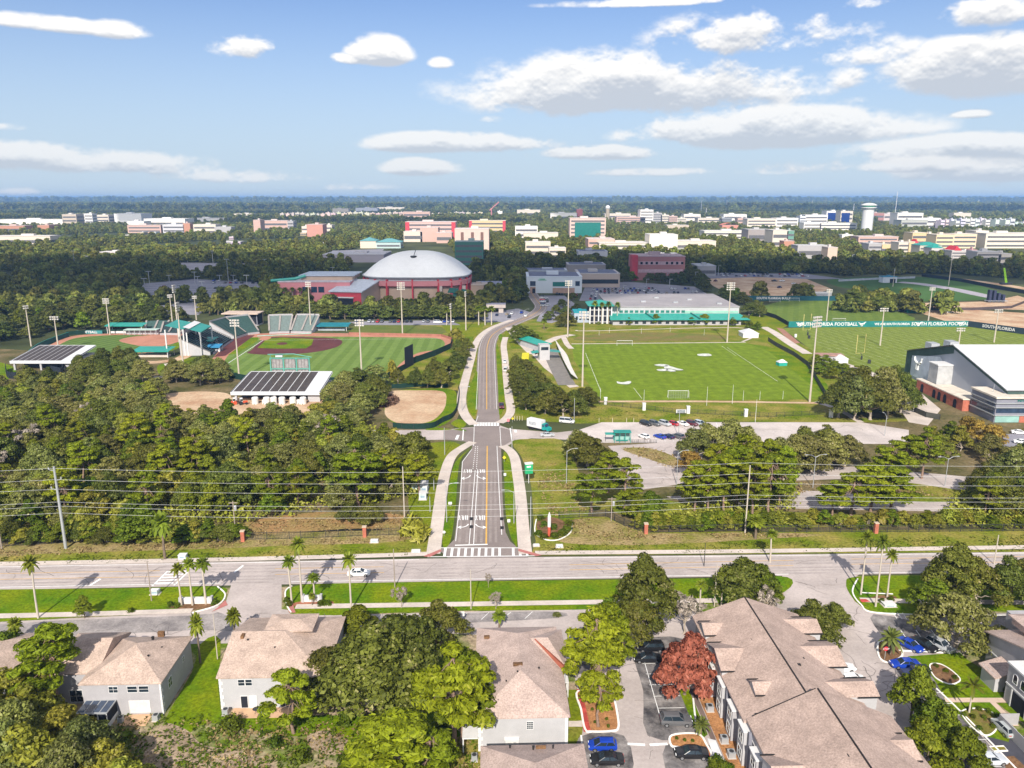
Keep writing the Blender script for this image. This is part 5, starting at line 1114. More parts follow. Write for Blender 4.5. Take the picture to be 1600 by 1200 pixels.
for a in [(698,816,758,5,'curved arm street lamp on the grass beside the first painted arrows'),(803,818,768,185,'curved arm street lamp beside the marker walk, arm over the avenue'),(695,711,668,0,'straight lamp post at the side street corner nearest the sand lot'),(800,701,666,0,'straight lamp post at the corner nearest the box truck'),(885,756,704,10,'street lamp with a long arm beneath the oak by the pale lot'),(1057,757,707,10,'street lamp with a long arm at the edge of the pines'),
          (1382,681,650,90,'dark street lamp beside the pale lane near the brick hall'),(722,642,606,0,'small street lamp on the walk beside the sand lot'),(897,660,622,0,'thin lamp post in front of the dark trees by the soccer field'),(678,766,733,0,'short post with a cap by the electrical cabinets'),(672,800,776,0,'short post with a cap below the electrical cabinets'),(829,838,776,0,'slim light pole beside the red and white marker'),(1546,652,600,0,'thin lamp post before the brick hall'),(1060,683,640,0,'lamp post standing among the parked cars'),
          (812,492,484,180,'arched street lamp by the bend of the avenue'),(820,494,484,0,'arched street lamp facing its twin by the bend')]: lamp(a[0],a[1],a[2],a[3],a[4], () if 'post' in a[4] and 'arm' not in a[4] or 'slim' in a[4] else (1,), 2.2)
for a in [(1270,762,713,'double armed street lamp behind the sparse pines, on the pale lot'),(1476,760,716,'double armed street lamp beside the reddish mulch under the pines')]: lamp(a[0],a[1],a[2],4,a[3],(-1,1))
# signs
def sign(name, px, py, ptop, w, h, mat, label, cat='sign', shape='rect', facing=0, text=None, tcol=None):
    p = P(px, py); H = Z(p.y, ptop); t = thing(name, label, cat, p, GA + R(facing)); m = MB(); m.tube([(0,0,-.1),(0,0,H-.1)], .045, 5); m.build('post', METAL, t); b = MB()
    if shape == 'diamond': b.face([(0,-.06,H-h),(w/2,-.06,H-h/2),(0,-.06,H),(-w/2,-.06,H-h/2)]); b.face([(0,-.03,H-h),(w/2,-.03,H-h/2),(0,-.03,H),(-w/2,-.03,H-h/2)][::-1])
    elif shape == 'oct': pts = [(w/2*math.cos(R(22.5+45*i)),w/2*math.sin(R(22.5+45*i))+H-h/2) for i in range(8)]; b.face([(x,-.06,z) for x,z in pts]); b.face([(x,-.04,z) for x,z in pts][::-1])
    else: b.box(-w/2,w/2,-.09,-.05,H-h,H)
    b.build('panel', mat, t)
    if text: txt(text, t, (0,-.10,H-h/2), h*.42, tcol or WHITE)
    return t
def txt(s, parent, loc, size, mat, name='lettering', rot=(math.pi/2,0,0), sx=1.0, bold=.0):
    c = bpy.data.curves.new(name, 'FONT'); c.body = s; c.size = size*1.35; c.align_x = 'CENTER'; c.align_y = 'CENTER'; c.resolution_u = 2; c.offset = bold; c.materials.append(mat)
    tmp = bpy.data.objects.new(name, c); COL.objects.link(tmp); bpy.context.view_layer.update()
    me = bpy.data.meshes.new_from_object(tmp); bpy.data.objects.remove(tmp); me.materials.clear(); me.materials.append(mat)
    o = put(name, me, parent, loc); o.rotation_euler = rot; o.scale = (sx,1,1); return o
sign('warning_sign', 788, 722, 712, 1.1, 1.1, YEL, 'yellow diamond warning sign on the grass beside the avenue', shape='diamond'); sign('road_sign', 789, 746, 739, .7, .8, WHITE, 'small white sign on the grass between avenue and walk'); sign('road_sign', 703.5, 792, 784, .9, .7, WHITE, 'white sign on the grass beside the first turn arrows'); sign('road_sign', 694, 838, 829, .7, .7, WHITE, 'round white sign nearest the crossing on the wood side of the avenue', shape='oct'); sign('road_sign', 795, 819, 811, .7, .8, WHITE, 'white sign beside the bike stencils')
sign('stop_sign', 1382, 1031, 1010, .85, .85, RED, 'red stop sign on a white post in the mulch island', shape='oct', text='STOP')
sign('road_sign', 723, 972, 955, .7, .95, WHITE, 'small white arrow sign on the frontage road facing the pines', text='↓', tcol=BLACKEN)
sign('road_sign', 801, 660, 652, .9, .9, YEL, 'yellow sign with a dark symbol at the side street corner', shape='diamond'); sign('road_sign', 794, 662, 654, .9, 1.1, M('pink board',(.6,.2,.22)), 'pink and grey board beside the yellow corner sign')
def banner():
    p = P(826,755); t = thing('banner_pylon', 'bright green boxy banner with white cap on a post in the verge', 'sign', p, GA+R(12)); m = MB(); m.tube([(0,0,-.1),(0,0,3.0)], .09, 6); m.build('post', WHITE, t); b = MB(); b.box(-1.05,1.05,-.5,.5,2.9,5.6); b.build('panel', GRN, t); c = MB(); c.box(-1.1,1.1,-.55,.55,5.6,5.95); c.build('cap', WHITE, t); d = MB(); d.box(-.7,.5,-.52,-.505,4.7,5.2); d.build('white_stripe', WHITE, t)
banner()
def marker():
    p = P(858,838); t = thing('entrance_marker', 'tall white and red pointed marker in a round planted bed', 'monument', p, GA); m = MB(); m.lathe([(.36,0),(.36,2.4)], 10); m.build('red_shaft', M('red marker',(.5,.09,.05)), t); c = MB(); c.lathe([(.38,2.4),(.38,5.0),(.05,6.0)], 10); c.build('white_top', WHITE, t)
    h = MB(); pts = crv([P(842,820),P(838,832),P(850,841),P(872,840),P(888,828),P(884,812)],4); 
    k = MB(); kerbline(k, [Vector((a.x,a.y,0)) for a in crv([P(838,812),P(836,832),P(850,843),P(872,844),P(892,832),P(893,815)],4)], .25, 0, .2, False, False, 0, True); tag(k.build('kerb', KERB), kind='structure')
    sheet('mulch_bed', crv([P(840,815),P(842,832),P(860,838),P(878,832),P(882,816),P(860,808)],4,True), .07, BROWNM, world=True)
marker()
for k, (px, py, w) in enumerate([(842,836,2.6),(850,841,2.4),(868,840,2.8),(878,836,3.0),(886,829,3.2),(889,820,3.0),(850,822,2.2),(864,826,2.6),(845,812,2.4)]): treepx('shrub', px, py, w, 1.3, label='low clipped shrub in the round bed of the red and white marker', group='shrubs around the entrance marker')
def cabinet(px, py, w, d, h, label):
    p = P(px, py); t = thing('electrical_cabinet', label, 'electrical cabinet', p, GA); b = MB(); b.box(-w/2,w/2,-d/2,d/2,.12,h); b.build('case', M('pale cabinet',(.5,.56,.55),.6), t); s = MB(); s.box(-w/2-.2,w/2+.2,-d/2-.2,d/2+.2,0,.12); s.build('base_slab', CONC, t); r = MB(); r.box(-w/2-.06,w/2+.06,-d/2-.06,d/2+.06,h,h+.08); r.build('lid', WHITE, t); v = MB(); v.box(-w*.3,w*.3,-d/2-.02,-d/2-.004,h*.4,h*.75); v.build('door_panel', M('blue grey panel',(.25,.33,.4)), t)
cabinet(663,766,1.9,4.5,1.9,'large pale electrical cabinet on the lawn near the wood edge'); cabinet(661,779,1.8,2.4,1.7,'white fronted electrical cabinet just below the larger one'); cabinet(650,764,.8,1.2,1.3,'small dark cabinet beside the large pale one'); cabinet(646,765,.8,.9,1.2,'smallest cabinet at the edge of the wood')
cabinet(585,847,1.6,1.0,.5,'low pale box in the dry grass by the brick pillar'); cabinet(650,863,1.8,.8,.5,'low pale slab box in the verge near the crossing'); cabinet(874,855,1.4,.8,.5,'low pale box in the green verge past the marker'); cabinet(838,853,1.2,.8,.3,'flat box with dark lid beside the red tactile corner'); cabinet(286,873,1.6,1.2,1.0,'white bench like box on the pavement opposite the palm trio'); cabinet(1388,946,2.2,1.6,.5,'grey cover slab on the strip below the three palms'); cabinet(243,928,1.6,1.0,.9,'white utility box behind the palm trio')
def monument(px0, px1, py, label):
    a, b = P(px0,py), P(px1,py); L = (b-a).length; c = (a+b)/2; t = thing('monument_sign', label, 'sign', c, GA); m = MB(); m.box(-L/2,L/2,-.3,.3,.1,1.15); m.build('wall', WHITE, t); e = MB(); e.box(-L/2-.45,-L/2,-.45,.45,0,1.5); e.build('pier', WSTUCCO, t); e = MB(); e.box(L/2,L/2+.45,-.45,.45,0,1.5); e.build('pier', WSTUCCO, t); k = MB(); k.box(-L/2-.5,L/2+.5,-.36,.36,1.15,1.25) if False else k.box(-L/2,L/2,-.36,.36,1.16,1.25); k.build('coping', WHITE, t)
monument(285,329,943,'white entrance wall under the three red trunked palms'); monument(476,500,940,'small white entrance wall under the palms by the driveway')
sheet('mulch_bed', [(262,950),(280,943),(335,942),(338,948),(300,954)], .085, BROWNM); sheet('mulch_bed', [(446,946),(470,940),(520,940),(524,946),(470,949)], .085, M('red mulch',(.3,.12,.07),world=True,var=.25,scale=.6)); sheet('mulch_bed', crv([P(1354,938),P(1372,931),P(1398,932),P(1398,938),P(1370,941)],4,True), .085, BROWNM, world=True)
w = MB(); w.tube([P(1347,926,.5)-P(1347,926),P(1395,928,.5)-P(1347,926)], .12, 5); tag(w.build('rail', WHITE, None, loc=P(1347,926)), 'low white rail across the bed of the three palms', 'rail')
# ------------------------------------------------------------------ palms and near trees
PG = 'palms'
for k, px, py, pt, w, lb in [('washingtonia_palm',60,966,868,3.4,'tall thin palm on the green strip near the photo edge'),('washingtonia_palm',284,947,881,3.2,'palm with a red brown trunk, nearest the zebra crossing of the trio'),('washingtonia_palm',301,946,873,3.2,'middle palm of the red trunked trio at the white wall'),('washingtonia_palm',322,944,872,3.4,'palm of the red trunked trio nearest the driveway'),
  ('washingtonia_palm',456,943,869,3.2,'palm at the driveway corner with a reddish trunk'),('washingtonia_palm',472,941,839,3.4,'tallest palm behind the small white wall'),('washingtonia_palm',492,941,897,3.0,'shortest palm beside the small white wall'),('washingtonia_palm',549,954,864,3.2,'lone tall palm on the strip beside the white car'),
  ('washingtonia_palm',1093,959,907,2.8,'thin palm on the strip in front of the rust tree and oak'),('washingtonia_palm',1127,948,889,2.8,'thin palm beside the slim lamp post behind the long roof'),('washingtonia_palm',1203,879,828,3.2,'palm in the far verge beyond the boulevard above the long roof'),
  ('washingtonia_palm',1345,929,829,2.8,'palm of the tall trio standing nearest the driveway'),('washingtonia_palm',1368,948,835,2.9,'tallest palm of the trio, standing nearest the pavement'),('washingtonia_palm',1386,934,859,2.6,'shortest palm of the tall trio, nearest the oaks'),
  ('sabal_palm',313,1036,957,3.0,'round headed palm beside the hipped roof townhouse'),('sabal_palm',368,1002,949,3.2,'round headed palm behind the cream townhouse roof'),('sabal_palm',28,1004,965,3.2,'round headed palm behind the half hidden tan roof'),('sabal_palm',258,874,799,5.0,'shaggy palm on a bare trunk in front of the wood'),('sabal_palm',780,982,955,3.2,'low round palm by the frontage road sign'),('sabal_palm',1180,842,805,5.2,'shaggy palm with drooping fronds beside the tall bare pole'),('sabal_palm',488,946,926,1.6,'tiny palm at the foot of the driveway palms'),
  ('date_palm',1390,1022,978,5.4,'feathery date palm on the mulch island behind the stop sign'),('date_palm',1095,1148,1118,3.4,'small date palm at the end of the green strip'),('queen_palm',1514,1114,1056,5.0,'slender queen palm in the curved garden bed'),('date_palm',1090,1068,1046,2.6,'small palm between the rust tree and the long block'),('date_palm',870,962,958,2.5,'palm fronds showing beside the pine behind the white townhouse')]:
    palmpx(k, px, py, pt, lb, PG, w)
treepx('palmetto_shrub', 648, 840, 7.0, 5.6, label='big round palmetto clump between fence and walk', var=0)
def T(kind, px, py, w, h, label, group=None, **k): return treepx(kind, px, py, w, h, label=label, group=group, **k)
# trees among the houses
T('live_oak',575,1098,21,11.5,'largest dark oak, hiding the end of the cream townhouse',var=0); T('live_oak',640,1050,15,11,'dark oak crown between the big oak and bright pine',var=1); T('live_oak',505,1085,11,8,'dark oak crown against the cream townhouse wall',var=2)
T('live_oak',690,1000,11,7.5,'small dark oak behind the bright pine by the frontage road'); T('broadleaf_tree',560,1000,9,6.5,'dark tree overhanging the frontage road beside the big oak')
T('pine_tree',710,1168,11,16.5,'tall bright green pine with bare trunk beside the white townhouse',var=0); T('pine_tree',722,1160,10,14.5,'bright pine directly beside the deep hipped roof',var=1); T('pine_tree',622,1245,11.5,12.5,'low bright pine at the lower edge below the big oak',var=2); T('pine_tree',670,1230,8,9,'bright pine crown at the lower edge near the white townhouse',var=0)
T('pine_tree',459,1146,7.5,10.5,'small pine on a thin trunk in front of the cream townhouse',var=1); T('pine_tree',92,1105,10,14,'pine with spreading limbs in front of the grey townhouse wing',var=2)
T('pine_tree',925,1085,9.5,15,'yellow green pine over the grass island beside the white townhouse',var=0); T('pine_tree',935,1136,6.5,13,'slim pine rising from the orange mulch island',var=1); T('pine_tree',950,1062,7.5,13,'pine leaning over the inner road',var=2); T('broadleaf_tree',945,1005,8,9,'bushy green tree behind the yellow green pine')
T('live_oak',1008,985,14,14.5,'tall oak beside the boulevard, tallest of the green ones at the inner road',var=1); T('live_oak',1000,1002,10,8,'lower dark oak beneath the tall oak at the inner road'); T('rust_tree',1070,1085,11,11,'rust red tree between parked cars and the long block'); T('bare_tree',1068,990,7,7,'grey bare tree behind the rust red tree')
T('live_oak',1165,950,14,10,'dark oak behind the far end of the long roof',var=2); T('broadleaf_tree',1192,945,8,8.5,'bright leaved tree at the far end of the long roof'); T('bare_tree',1192,968,5,6,'half bare tree at the ridge of the long roof')
T('live_oak',1270,1002,11,7.5,'sprawling thin crowned oak beside the stepped gables',var=0); T('live_oak',1300,985,7,5.5,'small sprawling oak over the driveway')
T('mossy_oak',1492,1012,15,11,'big mossy grey oak over the parked blue and black cars',var=0); T('live_oak',1490,935,14,11,'dark oak beside the boulevard behind the mossy oak',var=1); T('live_oak',1525,945,12,9,'dark round oak in the row along the boulevard',var=2); T('live_oak',1572,945,12,9.5,'dark oak at the photo edge of the row along the boulevard',var=0); T('live_oak',1605,935,12,9,'outermost dark oak of the row along the boulevard',var=1); T('broadleaf_tree',1450,960,9,7,'green tree between lamp post and mossy oak')
T('broadleaf_tree',1425,1120,7.5,9,'clipped bushy tree nearest the long block corner',var=0)
for px, py, w, h, lb in [(1455,1165,7.5,8,'second clipped bushy tree in the row down the drive'),(1478,1190,7.5,8,'third clipped bushy tree in the row down the drive'),(1500,1215,7.5,8,'clipped bushy tree at the lower edge beside the silver sedan'),(1440,1215,8,8.5,'clipped bushy tree against the block corner at the lower edge')]: T('broadleaf_tree',px,py,w,h,lb)
T('broadleaf_tree',132,966,3.4,4.6,'small round tree on the green strip near the tall thin palm'); T('bare_tree',627,950,3.6,4.2,'sparse brown sapling on the green strip'); T('bare_tree',775,952,2.6,3.4,'tiny bare sapling on the strip near the lamp post'); T('bare_tree',763,918,1.4,3.0,'thin twiggy stump on the strip beside the boulevard')
T('shrub',1523,1025,1.4,5.0,'slim pointed cypress at the grey building corner')
for px, py, w, h, lb in [(1575,1090,1.2,3.2,'thin cypress beside the garage opening'),(1568,1080,1.2,3.0,'thin cypress beside the porch wall')]: T('shrub',px,py,w,h,lb)
LF = 'bushy trees filling the lower corner'
for i, (px, py, w, h, k) in enumerate([(20,1120,11,8.5,'scrub_oak'),(55,1150,11,8,'scrub_oak'),(20,1190,12,9,'mossy_oak'),(95,1180,10,7,'scrub_oak'),(130,1200,11,7.5,'mossy_oak'),(60,1230,13,9,'scrub_oak'),(165,1235,10,7,'scrub_oak'),(15,1060,9,8,'broadleaf_tree'),(50,1075,8,7.5,'broadleaf_tree'),(-20,1160,12,9,'scrub_oak'),(110,1245,11,9,'mossy_oak'),(195,1250,10,6,'scrub_oak'),(0,1240,12,10,'mossy_oak'),(30,1045,7,7,'broadleaf_tree'),(75,1100,8,7,'scrub_oak')]):
    T(k, px, py, w, h, {'scrub_oak':'olive green bushy tree','mossy_oak':'grey green twiggy oak','broadleaf_tree':'bright leafy tree'}[k] + ' in the thicket of the lower corner beside the porch townhouse', LF)
ug = []                                                       # rough growth on the weedy ground: stuff
for _ in range(1900):
    px = random.uniform(180,760); py = random.uniform(1118,1230); p = P(px, py)
    if RNG.random() < .55 and math.sin(p.x*.55+1)+math.sin(p.y*.8+p.x*.2) < .2: continue
    for _k in range(5): ug.append((p.x+random.gauss(0,.25), p.y+random.gauss(0,.25), random.uniform(.03,.35)))
ug = np.array(ug); tag(put('undergrowth', cards_mesh('undergrowth', ug, np.array([0,0,1.0])+RNG.normal(size=ug.shape)*.5, .22, F_BOX)), kind='stuff')
for i, (px, py) in enumerate([(470,1115),(540,1130),(595,1125),(430,1165),(360,1140),(690,1150),(745,1110),(590,1190),(540,1195),(470,1190)]): T('shrub', px, py, random.uniform(2.5,4), random.uniform(1.4,2.4), 'bright green bush on the rough ground below the oaks', 'bushes on the rough ground')
for i, (px, py) in enumerate([(266,948),(278,949),(336,944),(452,946),(448,940),(505,944),(512,946),(500,946),(205,957),(1378,942),(1392,939)]): T('shrub', px, py, 1.6, 1.1, 'low shrub in the mulch under the entrance palms', 'shrubs under the entrance palms')
for i, (px, py) in enumerate([(1057,1155),(1070,1158),(1082,1160),(1094,1172),(1104,1180),(930,1130),(950,1136),(940,1100),(955,1110),(925,1110),(948,1125)]): T('shrub', px, py, .7, .5, 'tiny plant dotted on an orange mulch island', 'plants on the mulch islands')
for i, (px, py) in enumerate([(1505,1118),(1515,1110),(1530,1110),(1543,1113),(1556,1120),(1560,1130),(1520,1122),(1538,1124),(1552,1138),(1530,1140),(1462,1042),(1478,1050),(1492,1060)]): T('shrub', px, py, 1.1, .7, 'tuft of plants in the curved garden beds by the grey building', 'plants in the curved garden beds')
for i, (px, py) in enumerate([(1092,1066),(1096,1060),(1112,1200),(1120,1195),(1130,1204),(1140,1210)]): T('shrub', px, py, 2.0, 1.8, 'leafy bush against the side of the long block', 'bushes along the long block')

# dry tufts and fallen twigs over the rough ground by the fence and the old lots: stuff
F_DRY = foliage('straw tufts', (.10,.075,.03), (.30,.225,.095), (.46,.37,.19), .25, .2, hue=.01, val=.1)
def tufts(name, areas, size, mat, hmax=.25):
    pts = []
    for px, n in areas:
        poly = W2(px); xs = [p[0] for p in poly]; ys = [p[1] for p in poly]; k = 0
        while k < n:
            x, y = random.uniform(min(xs),max(xs)), random.uniform(min(ys),max(ys)); k += 1
            if inpoly(x, y, poly) and math.sin(x*.31+1)*math.sin(y*.27+x*.11) > -.25+random.gauss(0,.4):
                for _ in range(4): pts.append((x+random.gauss(0,.35), y+random.gauss(0,.35), random.uniform(.06,hmax)))
    a = np.array(pts); tag(put(name, cards_mesh(name, a, np.array([0,0,1.0])+RNG.normal(size=a.shape)*.45, size, mat)), kind='stuff')
def inpoly(x, y, poly):
    c = False; n = len(poly)
    for i in range(n):
        ax, ay = poly[i]; bx, by = poly[(i+1) % n]
        if (ay > y) != (by > y) and x < (bx-ax)*(y-ay)/(by-ay)+ax: c = not c
    return c
def W2(px): return [(P(*p).x, P(*p).y) for p in px]
tufts('dry_tufts', [([(-40,872),(300,858),(640,846),(640,838),(300,850),(-40,860)],1500),([(870,846),(1290,838),(1180,832),(1010,836),(950,812),(890,812)],1500),([(960,700),(1010,698),(1060,712),(1078,732),(1040,730),(1000,714)],500),([(640,800),(380,818),(380,838),(640,828)],700),([(1200,752),(1480,762),(1480,775),(1200,768)],900),([(840,760),(860,720),(900,760),(918,800),(860,808)],700),([(180,1130),(760,1130),(760,1220),(180,1220)],800)], .26, F_DRY)
tufts('weed_tufts', [([(-40,885),(640,868),(640,858),(-40,872)],900),([(830,866),(1640,860),(1640,835),(1290,845),(850,852)],1500),([(600,700),(650,700),(660,838),(620,800)],500),([(960,760),(1240,800),(1560,806),(1560,820),(1200,826),(1040,826)],900),([(905,655),(925,636),(1290,652),(1420,655),(1100,659)],600)], .2, F_BOX, .18)

# sealed cracks and oil marks on the old asphalt
ck = MB()
def crack(px, n, L):
    poly = W2(px); xs = [p[0] for p in poly]; ys = [p[1] for p in poly]; k = 0
    while k < n:
        x, y = random.uniform(min(xs),max(xs)), random.uniform(min(ys),max(ys))
        if not inpoly(x, y, poly): continue
        k += 1; a = random.choice((0, math.pi/2, random.uniform(0,3.1))) + GA; pts = [Vector((x,y,0))]
        for _ in range(random.randint(3,8)):
            a += random.gauss(0,.35); q = pts[-1] + Vector((math.cos(a),math.sin(a),0))*L*random.uniform(.5,1.2)
            if not inpoly(q.x, q.y, poly): break
            pts.append(q)
        if len(pts) > 2: ribbon(ck, pts, random.uniform(.05,.11), .0715)
crack([(0,920),(800,903),(1600,890),(1600,866),(800,875),(0,889)], 46, 1.6); crack([(0,998),(300,965),(440,955),(860,958),(860,972),(600,985),(0,1003)], 34, 1.1); crack([(905,1060),(990,1000),(1050,1190),(920,1190)], 26, .9); crack([(1240,905),(1330,900),(1350,960),(1480,1150),(1400,1190),(1290,1000)], 34, 1.1); crack([(965,700),(1060,695),(1085,750),(990,764)], 16, 1.6); crack([(950,664),(1340,662),(1400,690),(950,690)], 22, 2.2)
tag(ck.build('crack_seal', M('crack tar',(.13,.115,.11),.9)), kind='structure')
# ------------------------------------------------------------------ larger buildings of the sports grounds
def frame(px0, px1, py):
    a, b = P(px0,py), P(px1,py); d = b-a; return a, b, d.length, math.atan2(d.y, d.x)
_wm = {}
def wmesh(w, h, mat, d=.12):
    k = (round(w,2), round(h,2), mat.name)
    if k not in _wm: m = MB(); m.box(-w/2,w/2,-d,.0,0,h); _wm[k] = mesh_of(m, mat, 'window')
    return _wm[k]
def bld(label, xa, xb, yb, yt, depth, col, rows=0, cols=0, band=True, name='campus_building', roofc=(.55,.52,.5), winm=None, ww=.6, cat='building', group=None, yb2=None, skip=0):
    """a block standing on the ground between two photo columns; storey bands or single windows on the side in view"""
    a = P(xa, yb); b = P(xb, yb2 or yb); d = b-a; L = d.length; ang = math.atan2(d.y, d.x); h = max(2.5, Z((a.y+b.y)/2, yt)); c = (a+b)/2
    t = thing(name, label, cat, c, ang, group); w = MB(); w.box(-L/2,L/2,0,depth,-.5,h); o = w.build('wall', WALLOB, t); o.color = (*col,1)
    r = MB(); e = .25 if L < 60 else .5; r.box(-L/2-e,L/2+e,-e,depth+e,h+.002,h+.55); r.box(-L/2+1.2,L/2-1.2,1.2,depth-1.2,h+.552,h+.62,0); o = r.build('roof', WALLOB, t); o.color = (*roofc,1)
    q = MB(); q.box(-L*.12+L*.1*math.sin(xa),L*.10+L*.1*math.sin(xa),depth*.35,depth*.6,h+.64,h+.64+min(3.0,h*.18)); o = q.build('plant_room', WALLOB, t); o.color = (*[k*.9 for k in roofc],1)
    winm = winm or GLASS
    if rows:
        fh = h/(rows+.35)
        if band and not cols:
            for i in range(rows):
                m = MB(); m.box(-L/2*.93,L/2*.93,-.14,0,fh*(i+.38),fh*(i+.38)+fh*.42); m.build('window', winm, t)
                m = MB(); m.box(L/2,L/2+.14,depth*.1,depth*.9,fh*(i+.38),fh*(i+.38)+fh*.42); m.build('window', winm, t) if c.x < 0 else None
        else:
            cw = L/(cols+.4); me = wmesh(cw*ww, fh*.5, winm)
            for i in range(rows):
                for j in range(cols):
                    put('window', me, t, (-L/2 + cw*(j+.7), 0, fh*(i+.38)))
    return t, L, h, depth
def add(t, nm, mat, x0, x1, y0, y1, z0, z1): m = MB(); m.box(x0,x1,y0,y1,z0,z1); return m.build(nm, mat, t)
TANW = (.50,.39,.31); CREAM = (.62,.55,.46); WHT = (.72,.70,.68); PINK = (.42,.17,.17); GREYW = (.36,.35,.36)
PINKM = M('pink stucco',(.60,.235,.25),.85,var=.06,scale=.1); CRIM = M('crimson panel',(.52,.055,.075),.7,var=.08); TANM = M('tan panel',(.46,.34,.26),.85,var=.08,scale=.1); DOME = M('pale dome membrane',(.78,.77,.74),.6,var=.04,scale=.04,fine=.04,finescale=.3); TEALG = M('teal glass',(.02,.16,.13),.15,spec=.6)
# ---- the arena
def arena():
    a, b, L, ang = frame(558, 732, 470); c = (a+b)/2; RX = L/2; cy = RX*.96; t = thing('arena', 'large domed arena with pale roof and crimson rim', 'arena', c + Vector((0,cy,0)), ang)
    n = 64; ze = Z(c.y, 434.5); zt = Z(c.y+cy, 391.5)
    def ring(f, z): return [(RX*f*math.copysign(abs(math.cos(q))**.62, math.cos(q)), cy*f*math.copysign(abs(math.sin(q))**.62, math.sin(q)), z) for q in [2*math.pi*i/n for i in range(n)]]
    w = MB(); w.grid([ring(.93,-.3), ring(.93,ze-2.0)], 0, True); w.build('wall', TANM, t)
    rim = MB(); rim.grid([ring(.93,ze-7.4), ring(1.0,ze-6.2), ring(1.01,ze-2.6), ring(.985,ze-2.4)], 0, True); rim.build('rim', PINKM, t)
    up = MB(); up.grid([ring(.965,ze-2.4), ring(.965,ze+.3)], 0, True); up.build('clerestory', M('pale clerestory',(.42,.40,.42)), t)
    d = MB(); K = 10; rows = [ring(1.005, ze-.1)] + [ring(1-f, ze + (zt-ze)*(1-(1-f)**2.5)) for f in [i/K*.985 for i in range(K+1)]]; d.grid(rows, 0, True); d.face(rows[-1]); o = d.build('dome_roof', DOME, t, smooth=True)
    e = MB(); e.grid([ring(1.012, ze-.1), ring(1.012, ze+.5), ring(.99, ze+.55)], 0, True); e.build('gutter', METAL, t)
    for i in range(n):
        if i % 3 == 0:
            q = 2*math.pi*i/n; x, y = ring(.985,0)[i][:2]; m = MB(); m.obox((x,y), math.atan2(y,x), 2.0, 1.1, -.3, ze-1.2); m.build('rib', CRIM, t)
    zm = ze+(zt-ze)*.82; m = MB(); m.lathe([(2.4,zm-1.2),(2.6,zm+.4),(1.8,zm+.6)],14,(-1,-cy*.5)); m.tube([(-1,-cy*.5,zm),(.8,-cy*.5,zm+5)],.25,5); m.build('roof_mast', DKMETAL, t)
    for x in (RX*.50, RX*.92):
        q = MB(); q.box(x-1.2,x+1.2,-cy*.96,-cy*.96+2,-.3,ze-6); q.build('pillar', M('pale pillar',(.5,.42,.38)), t)
arena()
